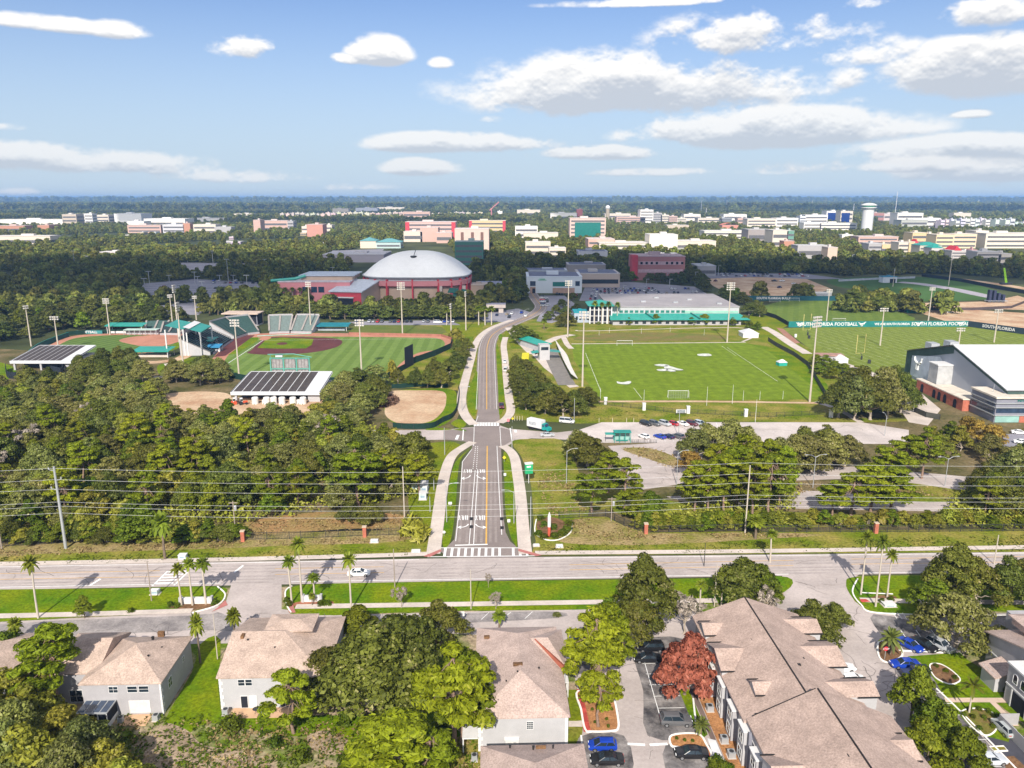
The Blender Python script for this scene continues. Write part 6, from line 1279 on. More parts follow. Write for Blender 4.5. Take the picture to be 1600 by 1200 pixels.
def arena_wings():
    a, b, L, ang = frame(436, 548, 473); h = Z(a.y, 441); t = thing('hall', 'pink walled hall beside the dome, row of palms before it', 'building', (a+b)/2, ang)
    add(t,'wall',PINKM,-L/2,L/2,0,26,-.3,h); add(t,'roof',M('pale roof edge',(.5,.45,.47)),-L/2-.3,L/2+.3,-.3,26.3,h+.003,h+.6); add(t,'upper_storey',TANM,-L*.22,L*.5,10,40,h+.61,h+3.6); add(t,'upper_roof',M('pale blue roof',(.40,.45,.52)),-L*.25,L*.53,9,41,h+3.61,h+4.3)
    g1 = MB(); g1.tube([(-L/2-6,3,h+.8),(-L*.3,8,h+1.8),(-L*.15,9,h+4)],1.1,8); g1.build('teal_canopy', GREENROOF, t)
    for x in (-.12,.0,.1): 
        o = add(t,'window',BGLASS,L*x-2.2,L*x+2.2,-.12,0,h*.50,h*.78)
    a, b, L, ang = frame(516, 566, 477); t = thing('entrance_hall', 'crimson fronted entrance wing with pale sloping roof below the dome', 'building', (a+b)/2, ang+R(-9)); h = Z(a.y, 455)
    add(t,'wall',CRIM,-L/2,L/2,0,20,-.3,h); r = MB(); zb = Z(a.y+34, 436); r.face([(-L/2-1,-1,h+.1),(L/2+1,-1,h+.1),(L/2+4,34,zb),(-L/2+2,34,zb)]); r.face([(-L/2-1,-1,h-.7),(-L/2-1,-1,h+.1),(-L/2+2,34,zb),(-L/2+2,34,zb-.8)]); r.face([(L/2+1,-1,h+.1),(L/2+1,-1,h-.7),(L/2+4,34,zb-.8),(L/2+4,34,zb)]); r.face([(-L/2-1,-1,h+.1),(-L/2-1,-1,h-.7),(L/2+1,-1,h-.7),(L/2+1,-1,h+.1)]); r.build('roof', M('silver roof',(.50,.53,.58),.5), t)
    add(t,'doorway',DARKIN,-L*.28,L*.24,-.15,0,.2,h*.5); add(t,'door_canopy',WHITE,-L*.3,L*.26,-1.2,-.16,h*.52,h*.6); s = MB(); s.face([(L/2,.05,-.3),(L/2+3,33,-.3),(L/2+3,33,zb-.9),(L/2,.05,h-.8)]); s.build('side_wall', TANM, t)
    tent_l = M('dark green canopy',(.015,.09,.07),.7)
    p = P(704,473); t = thing('stair_canopy', 'dark green folded stair canopies at the corner of the arena', 'canopy', p, 0)
    for k, (x, y, z) in enumerate([(-6,-2,3),(0,-6,2.5),(6,0,5.5),(11,3,7),(2,3,8)]): m = MB(); m.face([(x-4,y-4,z),(x+3,y-4,z-.6),(x+4,y+3,z+1.8),(x-3,y+4,z+2.6)]); m.face([(x-4,y-4,z-.4),(x-4,y-4,z),(x+3,y-4,z-.6),(x+3,y-4,z-1.0)][::-1]); m.box(x-.2,x+.2,y-.2,y+.2,0,z); m.build('canopy', tent_l, t)
    bld('tan windowless annexe behind the crimson rim end of the dome',733,768,462,446,18,(.42,.31,.25),roofc=(.5,.42,.36)); 
    bld('low dark roofed pavilion with white edge beyond the dome end',745,790,455,446,30,(.3,.31,.34),1,0,roofc=(.28,.29,.36))
    a, b, L, ang = frame(700, 790, 489); t = thing('bridge', 'pale concrete walkway bridge on thick piers in front of the dome', 'bridge', (a+b)/2, ang); zt = Z(a.y, 478); add(t,'deck',M('bridge deck',(.33,.32,.37)),-L/2,L/2,0,16,zt-1.2,zt); add(t,'parapet',CONC,-L/2,L/2,-.4,-.003,zt-1.3,zt+.9); add(t,'pier',CONC,L*.38,L*.46,.5,14,0,zt-1.21); add(t,'pier',CONC,-L*.3,-L*.24,.5,14,0,zt-1.21)
arena_wings()
# ---- white hall with the green lettering, and the tan offices
def white_hall():
    t, L, h, d = bld('white hall with a green glass band and dark corner windows facing the avenue bend',823,909,458,433,40,(.62,.66,.68),roofc=(.62,.66,.70),name='hall'); add(t,'roof_deck',M('blue grey deck',(.12,.13,.19),.8),-L/2+2,L/2-2,2,d-2,h+.63,h+.72)
    add(t,'window',BGLASS,-L*.44,-L*.34,-.15,0,h*.45,h*.75); add(t,'window',BGLASS,L*.38,L*.46,-.15,0,h*.45,h*.75); add(t,'window',TEALG,-L*.03,L*.28,-.15,0,h*.42,h*.70); add(t,'brick_base',M('tan brick',(.42,.27,.2)),-L*.03,L*.37,-.25,0,0,h*.33); add(t,'brick_base',MATS['tan brick'],-L*.44,-L*.34,-.25,0,0,h*.4); add(t,'door',DARKIN,-L*.4,-L*.345,-.3,-.26,0,h*.3)
    m = MB(); m.box(-L*.30,-L*.14,-.2,-.01,h*.80,h*.83); m.box(-L*.27,-L*.17,-.2,-.01,h*.86,h*.90); m.build('green_mark', GRN, t)
    t, L, h, d = bld('tan office block with ribbon windows behind the white hall',903,968,449,428,38,(.45,.36,.30),1,0,roofc=(.5,.46,.44)); add(t,'roof_deck',MATS['blue grey deck'],-L/2+2,L/2-2,2,d-2,h+.63,h+.72)
    t, L, h, d = bld('second tan office block with blue grey deck, farther up the avenue',887,946,430,414,30,(.42,.36,.32),0,0,roofc=(.5,.47,.47)); add(t,'roof_deck',MATS['blue grey deck'],-L/2+2,L/2-2,2,d-2,h+.63,h+.72)
    t, L, h, d = bld('low pale flat roofed row behind the white hall',812,886,436,423,26,(.45,.46,.5),0,0,roofc=(.58,.60,.62)); add(t,'roof_deck',MATS['blue grey deck'],-L/2+2,L/2-2,2,d-2,h+.63,h+.72)
    t, L, h, d = bld('white block with a dark roof and a crest on its wall',903,949,412,393,28,(.55,.54,.55),0,0,roofc=(.5,.5,.54)); add(t,'roof_deck',MATS['blue grey deck'],-L/2+2,L/2-2,2,d-2,h+.63,h+.72)
    m = MB(); m.tube([(-6,-.2,h*.66),(-3,-.2,h*.5),(0,-.2,h*.46),(3,-.2,h*.5),(6,-.2,h*.66)],.5,5); m.build('crest', CRIM, t)
white_hall()
def athletics():
    a, b, L, ang = frame(955, 1160, 508); t = thing('athletics_centre', 'long white building with a teal awning roof behind the soccer field', 'building', (a+b)/2, ang); h = Z(a.y+10, 480); h1 = Z(a.y, 498); h2 = Z(a.y+8, 490)
    add(t,'upper_wall',WSTUCCO,-L/2,L/2,9,75,0,h); r = MB(); r.box(-L/2-.3,L/2+.3,8.7,75.3,h+.003,h+.6); r.build('roof', GROOF, t); add(t,'lower_wall',STUCCO,-L/2+1,L/2-1,0,8.99,0,h1)
    aw = MB(); aw.face([(-L/2-1,-2,h1-.2),(L/2+4,-2,h1-.2),(L/2,9,h2),(-L/2,9,h2)]); aw.face([(-L/2-1,-2,h1-.55),(-L/2-1,-2,h1-.2),(L/2+4,-2,h1-.2),(L/2+4,-2,h1-.55)][::-1]); aw.build('awning_roof', GREENROOF, t)
    for x in (-.18,.17): m = MB(); m.tube([(L*x,-1.6,h1+.1),(L*x-3.5,9,h2+.2)],.5,5); m.build('roof_step', M('dark teal',(.01,.10,.09)), t)
    for i in range(13): m = MB(); x = -L/2+6+i*(L*.52/13); m.box(x,x+L*.027,8.85,8.99,h2+.4,h-1.8); m.build('window', TEALG, t)
    m = MB(); m.box(L*.06,L/2-.5,8.87,8.99,h2+.4,h-2.2); m.build('window_band', M('pale green glazing',(.25,.46,.36),.3), t)
    for i in range(16): m = MB(); x = -L/2+5+i*(L*.94/16); m.box(x,x+2.2,-.12,0,.8,h1*.62); m.build('window', GLASS, t)
    for x, y in ((-.2,30),(.05,26),(.2,40),(.38,20),(-.05,50)): m = MB(); m.box(L*x-1.5,L*x+1.5,y-1,y+1,h+.61,h+1.5); m.build('roof_unit', METAL, t)
    a, b, L, ang = frame(920, 956, 506); t = thing('office_tower', 'three storey glazed block with white columns and a teal roof beside tall palms', 'building', (a+b)/2, ang); h = Z(a.y, 478)
    add(t,'wall',DARKIN,-L/2+.5,L/2-.5,1,18,0,h-.01); r = MB(); hip(r,-L/2-.5,L/2+1,-1,19,h+.2,2.6,'x'); r.build('roof', GREENROOF, t)
    for i in range(6): x = -L/2+.3+i*(L-1)/5; add(t,'column',WHITE,x,x+.7,0,.99,0,h)
    for i in range(3): add(t,'floor_band',STUCCO,-L/2,L/2,.3,.95,h*(.08+.33*i),h*(.13+.33*i))
    t, L, h, d = bld('low teal roofed office beside the glazed block',897,922,504,489,14,(.36,.40,.48),1,4,False,roofc=(.02,.25,.3))
    a, b, L, ang = frame(1161,1185,528); t = thing('marquee', 'white marquee tent at the corner of the soccer field', 'tent', (a+b)/2, ang); h = Z(a.y, 521); add(t,'side_sheet',WHITE,-L/2,L/2,0,9,0,h); r = MB(); hip(r,-L/2,L/2,0,9,h,2.2,'x',.3); r.build('roof', WROOF, t)
    a = P(829,546); t = thing('ticket_pavilion', 'small teal roofed pavilion at the head of the bleachers', 'building', P(834,543), R(-62)); h = 3.4; add(t,'wall',WSTUCCO,-11,11,-3.2,3.2,0,h); r = MB(); hip(r,-11,11,-3.2,3.2,h+.2,1.6,'x',.8,gable=(1,1)); r.build('roof', GREENROOF, t); add(t,'window',TEALG,9,11.06,-2.2,2.2,1.0,2.6)
    t = thing('press_box', 'small white press box with teal canopies behind the bleachers', 'building', P(851,563), R(8)); add(t,'wall',WSTUCCO,-2.5,2.5,0,5,0,7.5); add(t,'window',GLASS,-1.8,1.8,-.1,0,5,6.5); m = MB(); m.face([(2.6,0,4.2),(8,0,3.6),(8,6,3.6),(2.6,6,4.2)]); m.build('canopy', GREENROOF, t); m = MB(); m.face([(-6,0,3.4),(-2.6,0,4.0),(-2.6,6,4.0),(-6,6,3.4)]); m.build('canopy', GREENROOF, t)
    # curved bleachers: six stepped benches
    t = thing('bleachers', 'curved white bleachers along the side of the soccer field', 'bleachers', P(880,560)); o = P(880,560)
    for i in range(8):
        c = [P(868-1.2*i+i*2.2,541+.3*i), P(874+i*1.6,556), P(882+i*1.5,575), P(893+i*1.3,596-.4*i)]; c = [Vector((p.x,p.y,0))-Vector((o.x,o.y,0)) for p in c]; m = MB(); z = 3.2-.38*i; pts = crv(c,5); rb = MB(); ribbon(m, pts, .42, z); m.build('bench', M('bench aluminium',(.62,.58,.53),.6), t)
    m = MB(); pts = crv([Vector((P(x,y).x-o.x,P(x,y).y-o.y,0)) for x,y in ((858,545),(864,560),(874,580),(886,602))],5); ribbon(m, pts, 7.5, .12); m.build('deck', M('shaded deck',(.20,.18,.16)), t)  # dark brown deck under the pale benches
athletics()
# ---- baseball stand
def stand(label, pts, rise, rows, seat, group=None, back=True, canopy=None):
    """tiered seating along a front line; pts photo points left to right, depth steps away from the field"""
    w = [P(*p) for p in pts]; o = w[0].copy(); t = thing('grandstand', label, 'grandstand', o, 0, group)
    def off(k): 
        out = []
        for i, p in enumerate(w):
            d = (w[min(i+1,len(w)-1)]-w[max(i-1,0)]).normalized(); out.append(p + Vector((-d.y,d.x,0))*k - o)
        return out
    st = MB()
    for r in range(rows):
        a, b, z0, z1 = off(1.6+r*.95), off(1.6+(r+1)*.95), .9+r*rise, .9+(r+1)*rise
        st.grid([[(p.x,p.y,z1) for p in a],[(p.x,p.y,z1) for p in b],[(p.x,p.y,z1+rise) for p in b]], 0)
    a = off(1.6); st.grid([[(p.x,p.y,0) for p in a],[(p.x,p.y,.9+rise) for p in a]]); st.build('tiers', seat, t)
    f = MB(); a = off(.3); f.grid([[(p.x,p.y,0) for p in a],[(p.x,p.y,1.2) for p in a]]); f.build('front_wall', STUCCO, t)
    z = .9+(rows+1)*rise
    if back: b = off(1.6+rows*.95+.05); m = MB(); m.grid([[(p.x,p.y,0) for p in b],[(p.x,p.y,z+.9) for p in b]]); m.build('back_wall', STUCCO, t)
    n = len(w)
    for i in range(n):
        A, B = off(1.6)[i], off(1.6+rows*.95)[i]; d = (B-A).normalized(); s = Vector((-d.y,d.x,0))*.5; m = MB(); m.face([A+s+Vector((0,0,.9+rise+.35)),A-s+Vector((0,0,.9+rise+.35)),B-s+Vector((0,0,z+.35)),B+s+Vector((0,0,z+.35))]); m.build('aisle', M('worn aisle',(.27,.24,.22)), t)
        if i in (0, n-1): m = MB(); m.face([(A.x,A.y,0),(A.x,A.y,1.1+rise),(B.x,B.y,z),(B.x,B.y,0)]); m.build('end_wall', WSTUCCO, t)
    if canopy: canopy(t, off, z)
    return t
SEATG = M('green seats',(.05,.10,.09),.7,var=.2,scale=1.5); SEATD = M('dark seats',(.025,.045,.05),.7,var=.3,scale=1.5); SEATS = M('steel seats',(.15,.19,.18),.6,var=.15,scale=1.2)
def canop(t, off, z):
    for k0, k1, z0, z1 in ((5.5,12,z+3.0,z+5.0),(13.5,22,z+4.6,z+6.6)):
        a, b = off(k0), off(k1); m = MB(); m.grid([[(p.x,p.y,z0) for p in a[:2]],[(p.x,p.y,z1) for p in b[:2]]]); m.grid([[(p.x,p.y,z0-.5) for p in a[:2]],[(p.x,p.y,z0) for p in a[:2]]]); m.build('canopy', GREENROOF, t)
        for p in (a[0], a[1], b[0], b[1]): q = MB(); q.tube([p, p+Vector((0,0,z0))],.35,6); q.build('canopy_post', WHITE, t)
    a, b = off(10.5), off(13.5); m = MB(); m.grid([[(p.x,p.y,z+4.9) for p in a[:2]],[(p.x,p.y,z+5.8) for p in b[:2]]]); m.build('canopy_gutter', WHITE, t)
stand('baseball stand with teal canopies along the third base line',[(334,555),(350,543),(366,532)],.48,15,SEATD,canopy=canop)
stand('dark baseball stand behind home plate with a press level above',[(370,529.5),(388,523.5),(406,521.5)],.5,15,SEATG)
stand('steel bleachers with pale aisles, nearer the home plate',[(421,522),(436,521.3),(452,521)],.5,14,SEATS); stand('steel bleachers with pale aisles, at the outer end',[(454,521),(470,521),(486,521.3)],.5,14,SEATS)
def press():
    a, b, L, ang = frame(352, 404, 509); t = thing('press_box', 'long dark fronted press box with tan roof above the home plate stand', 'building', (a+b)/2, ang-R(2)); h = Z(a.y, 489); add(t,'wall',DARKIN,-L/2,L/2,0,8,h-7,h-.6); add(t,'back_wall',TANM,-L/2,L/2,8.01,9,0,h-.6); add(t,'roof',M('tan roof',(.52,.40,.32)),-L/2-1,L/2+1,-2.5,9.5,h-.59,h); add(t,'lower_front',STUCCO,-L/2,L/2,.2,7.9,0,h-7.01)
    for i in range(6): add(t,'column',STUCCOD,-L/2+i*L/5.2,-L/2+i*L/5.2+.5,-.4,-.01,h-7,h-.6)
    bm = MB(); A = P(402,525,Z(P(402,525).y,486)); B = P(486,521,Z(P(486,521).y,486)); bm.tube([Vector((0,0,0)),B-A],.22,5); 
    tag(bm.build('net_beam', M('pale green beam',(.35,.5,.42)), None, loc=A), 'pale green net beam stretched above the bleachers', 'beam'); 
press()
def small_canopy(px, py, w, d, h, label, mat=GREENROOF, rot=0, posts=WHITE, under=None):
    t = thing('shade_canopy', label, 'canopy', P(px,py), R(rot)); r = MB(); r.face([(-w/2,-d/2,h-.3),(w/2,-d/2,h-.3),(w/2,d/2,h+.5),(-w/2,d/2,h+.5)]); r.box(-w/2,w/2,-d/2,-d/2+.12,h-.7,h-.31); r.build('roof', mat, t)
    for x in (-w*.45,w*.45):
        for y in (-d*.42,d*.42): q = MB(); q.box(x-.12,x+.12,y-.12,y+.12,0,h-.31 if y < 0 else h+.3); q.build('post', posts, t)
    if under: add(t,'counter',under,-w*.4,w*.4,-d*.2,d*.2,0,1.1)
    return t
small_canopy(313,543,17,8,4.5,'teal shade canopy beside the third base stand',under=WHITE); small_canopy(242,557,18,9,3.8,'teal shade canopy among the trees between the ball fields',under=CONC); small_canopy(199,520,22,7,5.0,'teal canopy behind the softball outfield',under=WHITE); small_canopy(510,516,28,8,3.5,'long low teal dugout roof beside the outer bleachers',mat=M('blue teal',(.01,.16,.2)),under=M('dugout wall',(.3,.32,.34)));small_canopy(336,549,7,5,3.0,'small blue topped kiosk at the end of the third base stand',M('blue cover',(.03,.2,.38)),under=WHITE)
stand('small dark bleachers behind the softball infield',[(250,524),(262,523.6),(280,524)],.42,11,SEATD,back=False); stand('low green bleachers beside the softball backstop',[(226,519),(240,518.4),(254,518.4)],.42,9,SEATG,back=False)
a, b, L, ang = frame(194, 246, 523.5); t = thing('dugout', 'long low dugout behind the softball infield', 'dugout', (a+b)/2, ang); add(t,'wall',STUCCO,-L/2,L/2,2,4.5,0,2.8); add(t,'roof',M('pale green trim',(.4,.5,.45)),-L/2,L/2,-.5,4.7,2.81,3.1)
for i in range(7): add(t,'post',STUCCO,-L/2+i*L/6.2,-L/2+i*L/6.2+.3,-.4,-.1,0,2.8)
a, b, L, ang = frame(120, 160, 521.5); t = thing('wall_sign', 'white lettered outfield wall sign of the softball field', 'sign', (a+b)/2, ang); h = Z(a.y, 516.5); add(t,'board',M('teal board',(.04,.2,.2)),-L/2,L/2,0,.3,0,h); txt('SOFTBALL', t, (0,-.1,h*.5), 1.5, WHITE, bold=.03)
# ---- hitting sheds
def shed(x0, x1, yb, yt_front, ytop_back, dpx, label):
    a, b, L, ang = frame(x0, x1, yb); h = Z(a.y, yt_front); d = 22.0; t = thing('batting_shed', label, 'shed', (a+b)/2, ang)
    r = MB(); r.face([(-L/2-.2,-1,h-.4),(L/2+.2,-1,h-.4),(L/2+.2,d,h+2.6),(-L/2-.2,d,h+2.6)]); r.face([(-L/2-.8,d,h+2.1),(L/2+.4,d,h+2.1),(L/2+.4,-1,h-.9),(-L/2-.8,-1,h-.9)]); r.box(-L/2-.8,L/2+.4,-1.05,-.9,h-1.6,h-.4); r.face([(-L/2-.8,-1,h-1.6),(-L/2-.8,-1,h-.4),(-L/2-.8,d,h+2.6),(-L/2-.8,d,h+1.6)]); r.build('roof', WROOF, t)
    n = 8
    for i in range(n):
        s0 = -L/2+.15+i*(L*.84/n); s1 = s0+L*.84/n-.32; f = lambda y: h-.4+3.0*(y+1)/(d+1)+.06; p = MB(); p.face([(s0,-.4,f(-.4)),(s1,-.4,f(-.4)),(s1,d-.8,f(d-.8)),(s0,d-.8,f(d-.8))]); p.build('roof_panel', SOLAR, t)
    add(t,'end_room',WSTUCCO,L*.36,L*.5,.2,d-.5,0,h-.92); add(t,'back_wall',M('blue grey net',(.10,.10,.13)),-L/2,L*.36,d-1,d-.7,0,h-.92)
    for x in (-.47,-.02): add(t,'post',WSTUCCO,L*x-.4,L*x+.4,-.6,.2,0,h-.92)
    n1 = MB(); n1.box(-L/2+1,L*.355,6,6.1,0,h*.75); n1.build('netting', M('dark net',(.05,.05,.065)), t)
shed(366,500,628,610,588,40,'dark panelled batting shed with white end, in front of the scoreboard'); shed(22,113,578,562,548,40,'dark panelled batting shed with white end, by the softball field')
m = MB(); pts = crv([Vector((P(x,y).x,P(x,y).y,0)) for x,y in ((12,585),(14,578),(30,573))],4)
def curtain(label, px, h, mat, name='fence', cat='fence', top=None, smooth=False, thick=.12):
    w = [P(*p) for p in px]; w = crv(w,5) if smooth else w; o = w[0].copy(); t = thing(name, label, cat, o); m = MB(); m.grid([[(p.x-o.x,p.y-o.y,0) for p in w],[(p.x-o.x,p.y-o.y,h) for p in w]]); m.grid([[(p.x-o.x+.0,p.y-o.y+thick,h) for p in w],[(p.x-o.x,p.y-o.y+thick,0) for p in w]]); m.grid([[(p.x-o.x,p.y-o.y,h) for p in w],[(p.x-o.x,p.y-o.y+thick,h) for p in w]]); m.build('screen', mat, t)
    for k, p in enumerate(w):
        if k % max(1, len(w)//12) == 0: q = MB(); q.tube([(p.x-o.x,p.y-o.y-.1,0),(p.x-o.x,p.y-o.y-.1,h+.15)],.06,5); q.build('post', DKMETAL, t)
    if top: m = MB(); m.tube([(p.x-o.x,p.y-o.y,h+.1) for p in w],.15,5); m.build('top_rail', top, t)
    return t
NAVYS = M('navy screen',(.015,.02,.03),.8); GRNS = M('dark green screen',(.006,.03,.022),.85); TEALS = M('teal wall',(.01,.16,.15),.7)
curtain('curved dark screen around the end of the softball shed',[(10,578),(12,590),(30,592),(60,590)],3,NAVYS,smooth=True); curtain('dark screen box beside the softball shed',[(80,582),(96,586),(100,578)],3.2,NAVYS)
curtain('dark green screened fence around the sand lot',[(614,669),(640,670.5),(675,669),(692,660),(707,653),(714,640),(717,618),(716,606)],2.0,GRNS,smooth=True)
curtain('dark screen fence behind the sand lot below the oaks',[(612,607),(660,604),(700,606)],1.8,GRNS)
curtain('dark navy batter eye wall in the outfield',[(633,577),(646,570)],10,NAVYS,name='batter_eye',cat='wall'); curtain('tall green outfield wall, from batter eye to foul corner',[(646,568),(680,556),(704,545),(707,532)],3.0,GRNS); curtain('green outfield wall behind the scoreboard',[(356,590),(400,598),(540,599),(605,592),(633,577)],2.6,GRNS)
curtain('curved green wall around the softball outfield',[(46,556),(60,545),(80,536),(108,526)],2.5,M('wall green',(.02,.10,.09)),top=GREENROOF,smooth=True); curtain('dark fence with pale top along the softball back',[(104,524),(140,521),(200,520)],2.2,GRNS)
curtain('brick edged wall of the baseball outfield bank',[(545,523),(600,524),(690,526),(706,531)],1.4,M('brick edging',(.30,.13,.09)))
br = []
for _ in range(900): a = random.uniform(0,6.28); r = random.random()**.5; p = P(607,628); br.append((p.x+r*6*math.cos(a)-2, p.y+r*9*math.sin(a), (1-r*r)*2.0*random.random()+.1))
br = np.array(br); tag(put('brush_pile', cards_mesh('brush_pile', br, RNG.normal(size=br.shape), .55, M('dead brush',(.13,.075,.05),.9,var=.4,scale=.8), 2.0)), 'dark pile of cut brush at the edge of the sand lot', 'brush pile')
# ---- scoreboard
def scoreboard():
    a, b, L, ang = frame(426, 486, 606); t = thing('scoreboard', 'back of the baseball scoreboard, white panels in a green frame', 'scoreboard', (a+b)/2, ang); h = Z(a.y, 559)
    for i in range(3):
        for j in range(2): add(t,'panel',M('pale panel',(.27,.25,.24),.7,var=.2,scale=.8),-L/2+.4+i*L/3,-L/2+L/3+i*L/3-.5,0,.5,h*(.30+.36*j),h*(.62+.36*j))
    for i in range(12): add(t,'strut',M('strut grey',(.16,.14,.14)),-L/2+.8+i*L/12.2,-L/2+.95+i*L/12.2,-.12,-.005,h*.28,h*.98)
    for i in range(4): add(t,'upright',M('frame green',(.10,.30,.24)),-L/2+i*L/3-.25,-L/2+i*L/3+.25,-.5,-.01,0,h)
    for z in (.28,.64,.99): add(t,'cross_beam',MATS['frame green'],-L/2,L/2,-.35,-.02,h*z-.2,h*z+.2)
    m = MB(); m.tube([(-L/2-1,0,h+1.4),(L*.1,0,h+1.6),(L/2+1,0,h+.2)],.2,5); m.tube([(-L/2,0,h),(-L/2,0,h+1.4)],.15,5); m.build('top_truss', MATS['frame green'], t); add(t,'speaker',WHITE,-L*.38,-L*.2,.5,1.5,h+.2,h+1.3)
scoreboard()
for i, (px, kind) in enumerate([(399,1),(413,0),(417,1),(428,1),(441,1),(458,1),(467,0),(474,1)]):
    t = thing('plastic_tank', 'white plastic tank standing in front of the batting shed', 'tank', P(px,631), 0, 'tanks before the batting shed'); m = MB(); s = 1.25 if kind else .8; m.lathe([(s,0),(s,1.9*s),(s*.85,2.1*s),(s*.3,2.2*s)],12); m.build('shell', M('cloudy plastic',(.62,.60,.57),.5), t); m = MB(); m.lathe([(.18,.2),(.2,.3),(.18,.4)],8,(0,-s)); m.build('valve', DKMETAL, t)
for px, lb in ((364,'orange red tractor at the corner of the batting shed'),(380,'red and white tractor before the batting shed')):
    t = thing('tractor', lb, 'tractor', P(px,632), R(200 if px < 370 else 20)); rd = M('tractor red',(.5,.08,.03),.5); add(t,'body',rd,-.4,1.7,-.45,.45,.7,1.4); add(t,'cab',WHITE,-1.1,-.1,-.6,.6,1.0,2.6); add(t,'window',GLASS,-1.0,-.05,-.62,.62,1.5,2.3)
    for x, r in ((-.8,.75),(1.2,.5)):
        for s in (-1,1): q = MB(); q.tube([(x,s*.8-.18,r),(x,s*.8+.18,r)],r,12); q.build('wheel', rd if px < 370 else RUBBER, t)
# ---- field lights
def mast(px, py, ptop, label, rows=3, w=4.5, mat=POLE, r=.55, face=0):
    p = P(px, py); h = Z(p.y, ptop); t = thing('floodlight_mast', label, 'floodlight', p, R(face)); m = MB(); m.tube([(0,0,-.2),(0,0,h)], [r*.75, r*.36], 8); m.build('shaft', mat, t)
    w *= .85
    for k in range(rows):
        z = h-.4-k*1.15; c = MB(); c.box(-w/2,w/2,-.1,.1,z-.08,z+.08); c.build('crossarm', METAL, t)
        for s in (-.42,-.14,.14,.42): q = MB(); q.box(s*w-.36,s*w+.36,-.4,.3,z-.3,z+.3); q.build('lamp_box', M('lamp housing',(.50,.47,.43),.5), t)
for a in [(1265,628,494,'tall mast at the near corner of the soccer field',4,5,30),(910,604,486,'tall mast beside the bleachers, nearest the street',3,4.5,0),(887,527,438,'tall mast behind the teal pavilion',3,4.5,0),(1136,535,441,'tall mast at the far end of the soccer field',4,5,0),(374,592,499,'tall mast in front of the left field turf',3,4.5,0),(565,581,499,'tall mast at the right field wall of the baseball field',3,4.5,0),(629,524,441,'mast on the grass bank before the dome',4,5,0),(705,524,474,'mast with side lamps beside the avenue trees',3,2.5,80),(728,516,455,'taller mast beside the bend of the avenue',3,2.2,80),
  (286,568,472,'tall tan mast between the ball fields, nearer one',4,2.6,80),(280,535,445,'tall tan mast between the ball fields, farther one',4,2.2,80),(486,518,440,'mast at the end of the outer bleachers',3,3.5,0),(172,523,466,'mast behind the softball outfield',3,4,0),(92,549,494,'mast with fanned lamps at the softball corner',2,5,0),(49,541,477,'mast beside the shaded wood of the softball field',2,2.5,60),(270,509,460,'mast behind the softball bleachers',2,3,30),(307,500,462,'mast rising behind the teal canopies',2,3,30),
  (1291,506,452,'mast between the two football fields near the white sign',2,4,0),(1375,540,481,'mast on the near football field with a green padded base',2,5,0),(1450,504,449,'mast at the end of the teal football wall',2,4,0),(1395,448,420,'mast beside the blue roofed hut of the track',2,2,60),(1482,446,400,'slim mast beyond the running track',1,3,0),(1553,535,483,'mast at the far side of the near football field',2,5,0),(1497,545,512,'mast seen over the ridge of the white roof',2,5,0)]:
    mast(a[0],a[1],a[2],a[3],a[4],a[5],face=a[6],r=.55 if a[1] > 480 else .45)
# ---- soccer furniture
def goal(px0, px1, py, h, label, d=2.0, back=1, mat=WHITE):
    a, b, L, ang = frame(px0, px1, py); t = thing('goal', label, 'goal', (a+b)/2, ang); m = MB(); r = .1
    m.tube([(-L/2,0,0),(-L/2,0,h),(L/2,0,h),(L/2,0,0)],r,6); m.tube([(-L/2,0,h),(-L/2,d*back*.5,h),(-L/2,d*back,0),(L/2,d*back,0),(L/2,d*back*.5,h),(L/2,0,h)],r*.6,5); m.build('frame', mat, t); n = MB()
    for i in range(1,12): x = -L/2+L*i/12; n.tube([(x,d*back*.5,h),(x,d*back,0)],.025,3)
    for i in range(1,5): y = d*back*(.5+.5*i/5); z = h*(1-i/5); n.tube([(-L/2,y,z),(L/2,y,z)],.025,3)
    n.build('net', METAL, t)
goal(1043,1075,621,2.7,'near goal of the soccer field',2.0,-1); goal(964,988,540,2.7,'far goal of the soccer field',2.0,1)
for x0, x1, y, lb in [(1203,1219,472,'white goal before the far teal wall, first of two'),(1233,1249,471,'white goal before the far teal wall, second of two'),(1320,1328,472,'small white goal beside the round trees'),(1330,1340,476,'small white goal next along by the round trees'),(1301,1321,504,'white goal behind the teal football wall'),(1362,1371,481,'white goal stored with others by the round trees'),(1373,1382,483,'last white goal of those by the round trees')]: goal(x0,x1,y,2.6,lb,1.6,1)
t = thing('handling_tent', 'small teal sided tent with white top on the grass bank', 'tent', P(1221,571), R(10)); add(t,'side_sheet',M('teal cloth',(.02,.3,.24)),-2,2,-1.5,1.5,0,1.7); r = MB(); hip(r,-2,2,-1.5,1.5,1.75,1.2,'x',.1); r.build('roof', WROOF, t)
def uprights(px, py, ptop, label, ang=25):
    p = P(px,py); h = Z(p.y, ptop); t = thing('goalpost', label, 'goal post', p, R(ang)); yl = M('goal yellow',(.62,.50,.2),.5); m = MB(); m.tube([(0,0,0),(0,0,2.4),(.4,1.2,3.0)],.16,6); m.build('base_post', DKMETAL, t); m = MB(); m.tube([(-2.8,1.2,h),(-2.8,1.2,3.0),(2.8,1.2,3.0),(2.8,1.2,h)],.12,6); m.build('uprights', yl, t); m = MB(); m.lathe([(.4,0),(.4,1.8)],8); m.build('pad', DKMETAL, t)
uprights(1346,562,523,'yellow goalpost at the near end of the football field'); uprights(1262,524,491,'yellow goalpost near the teal football wall')
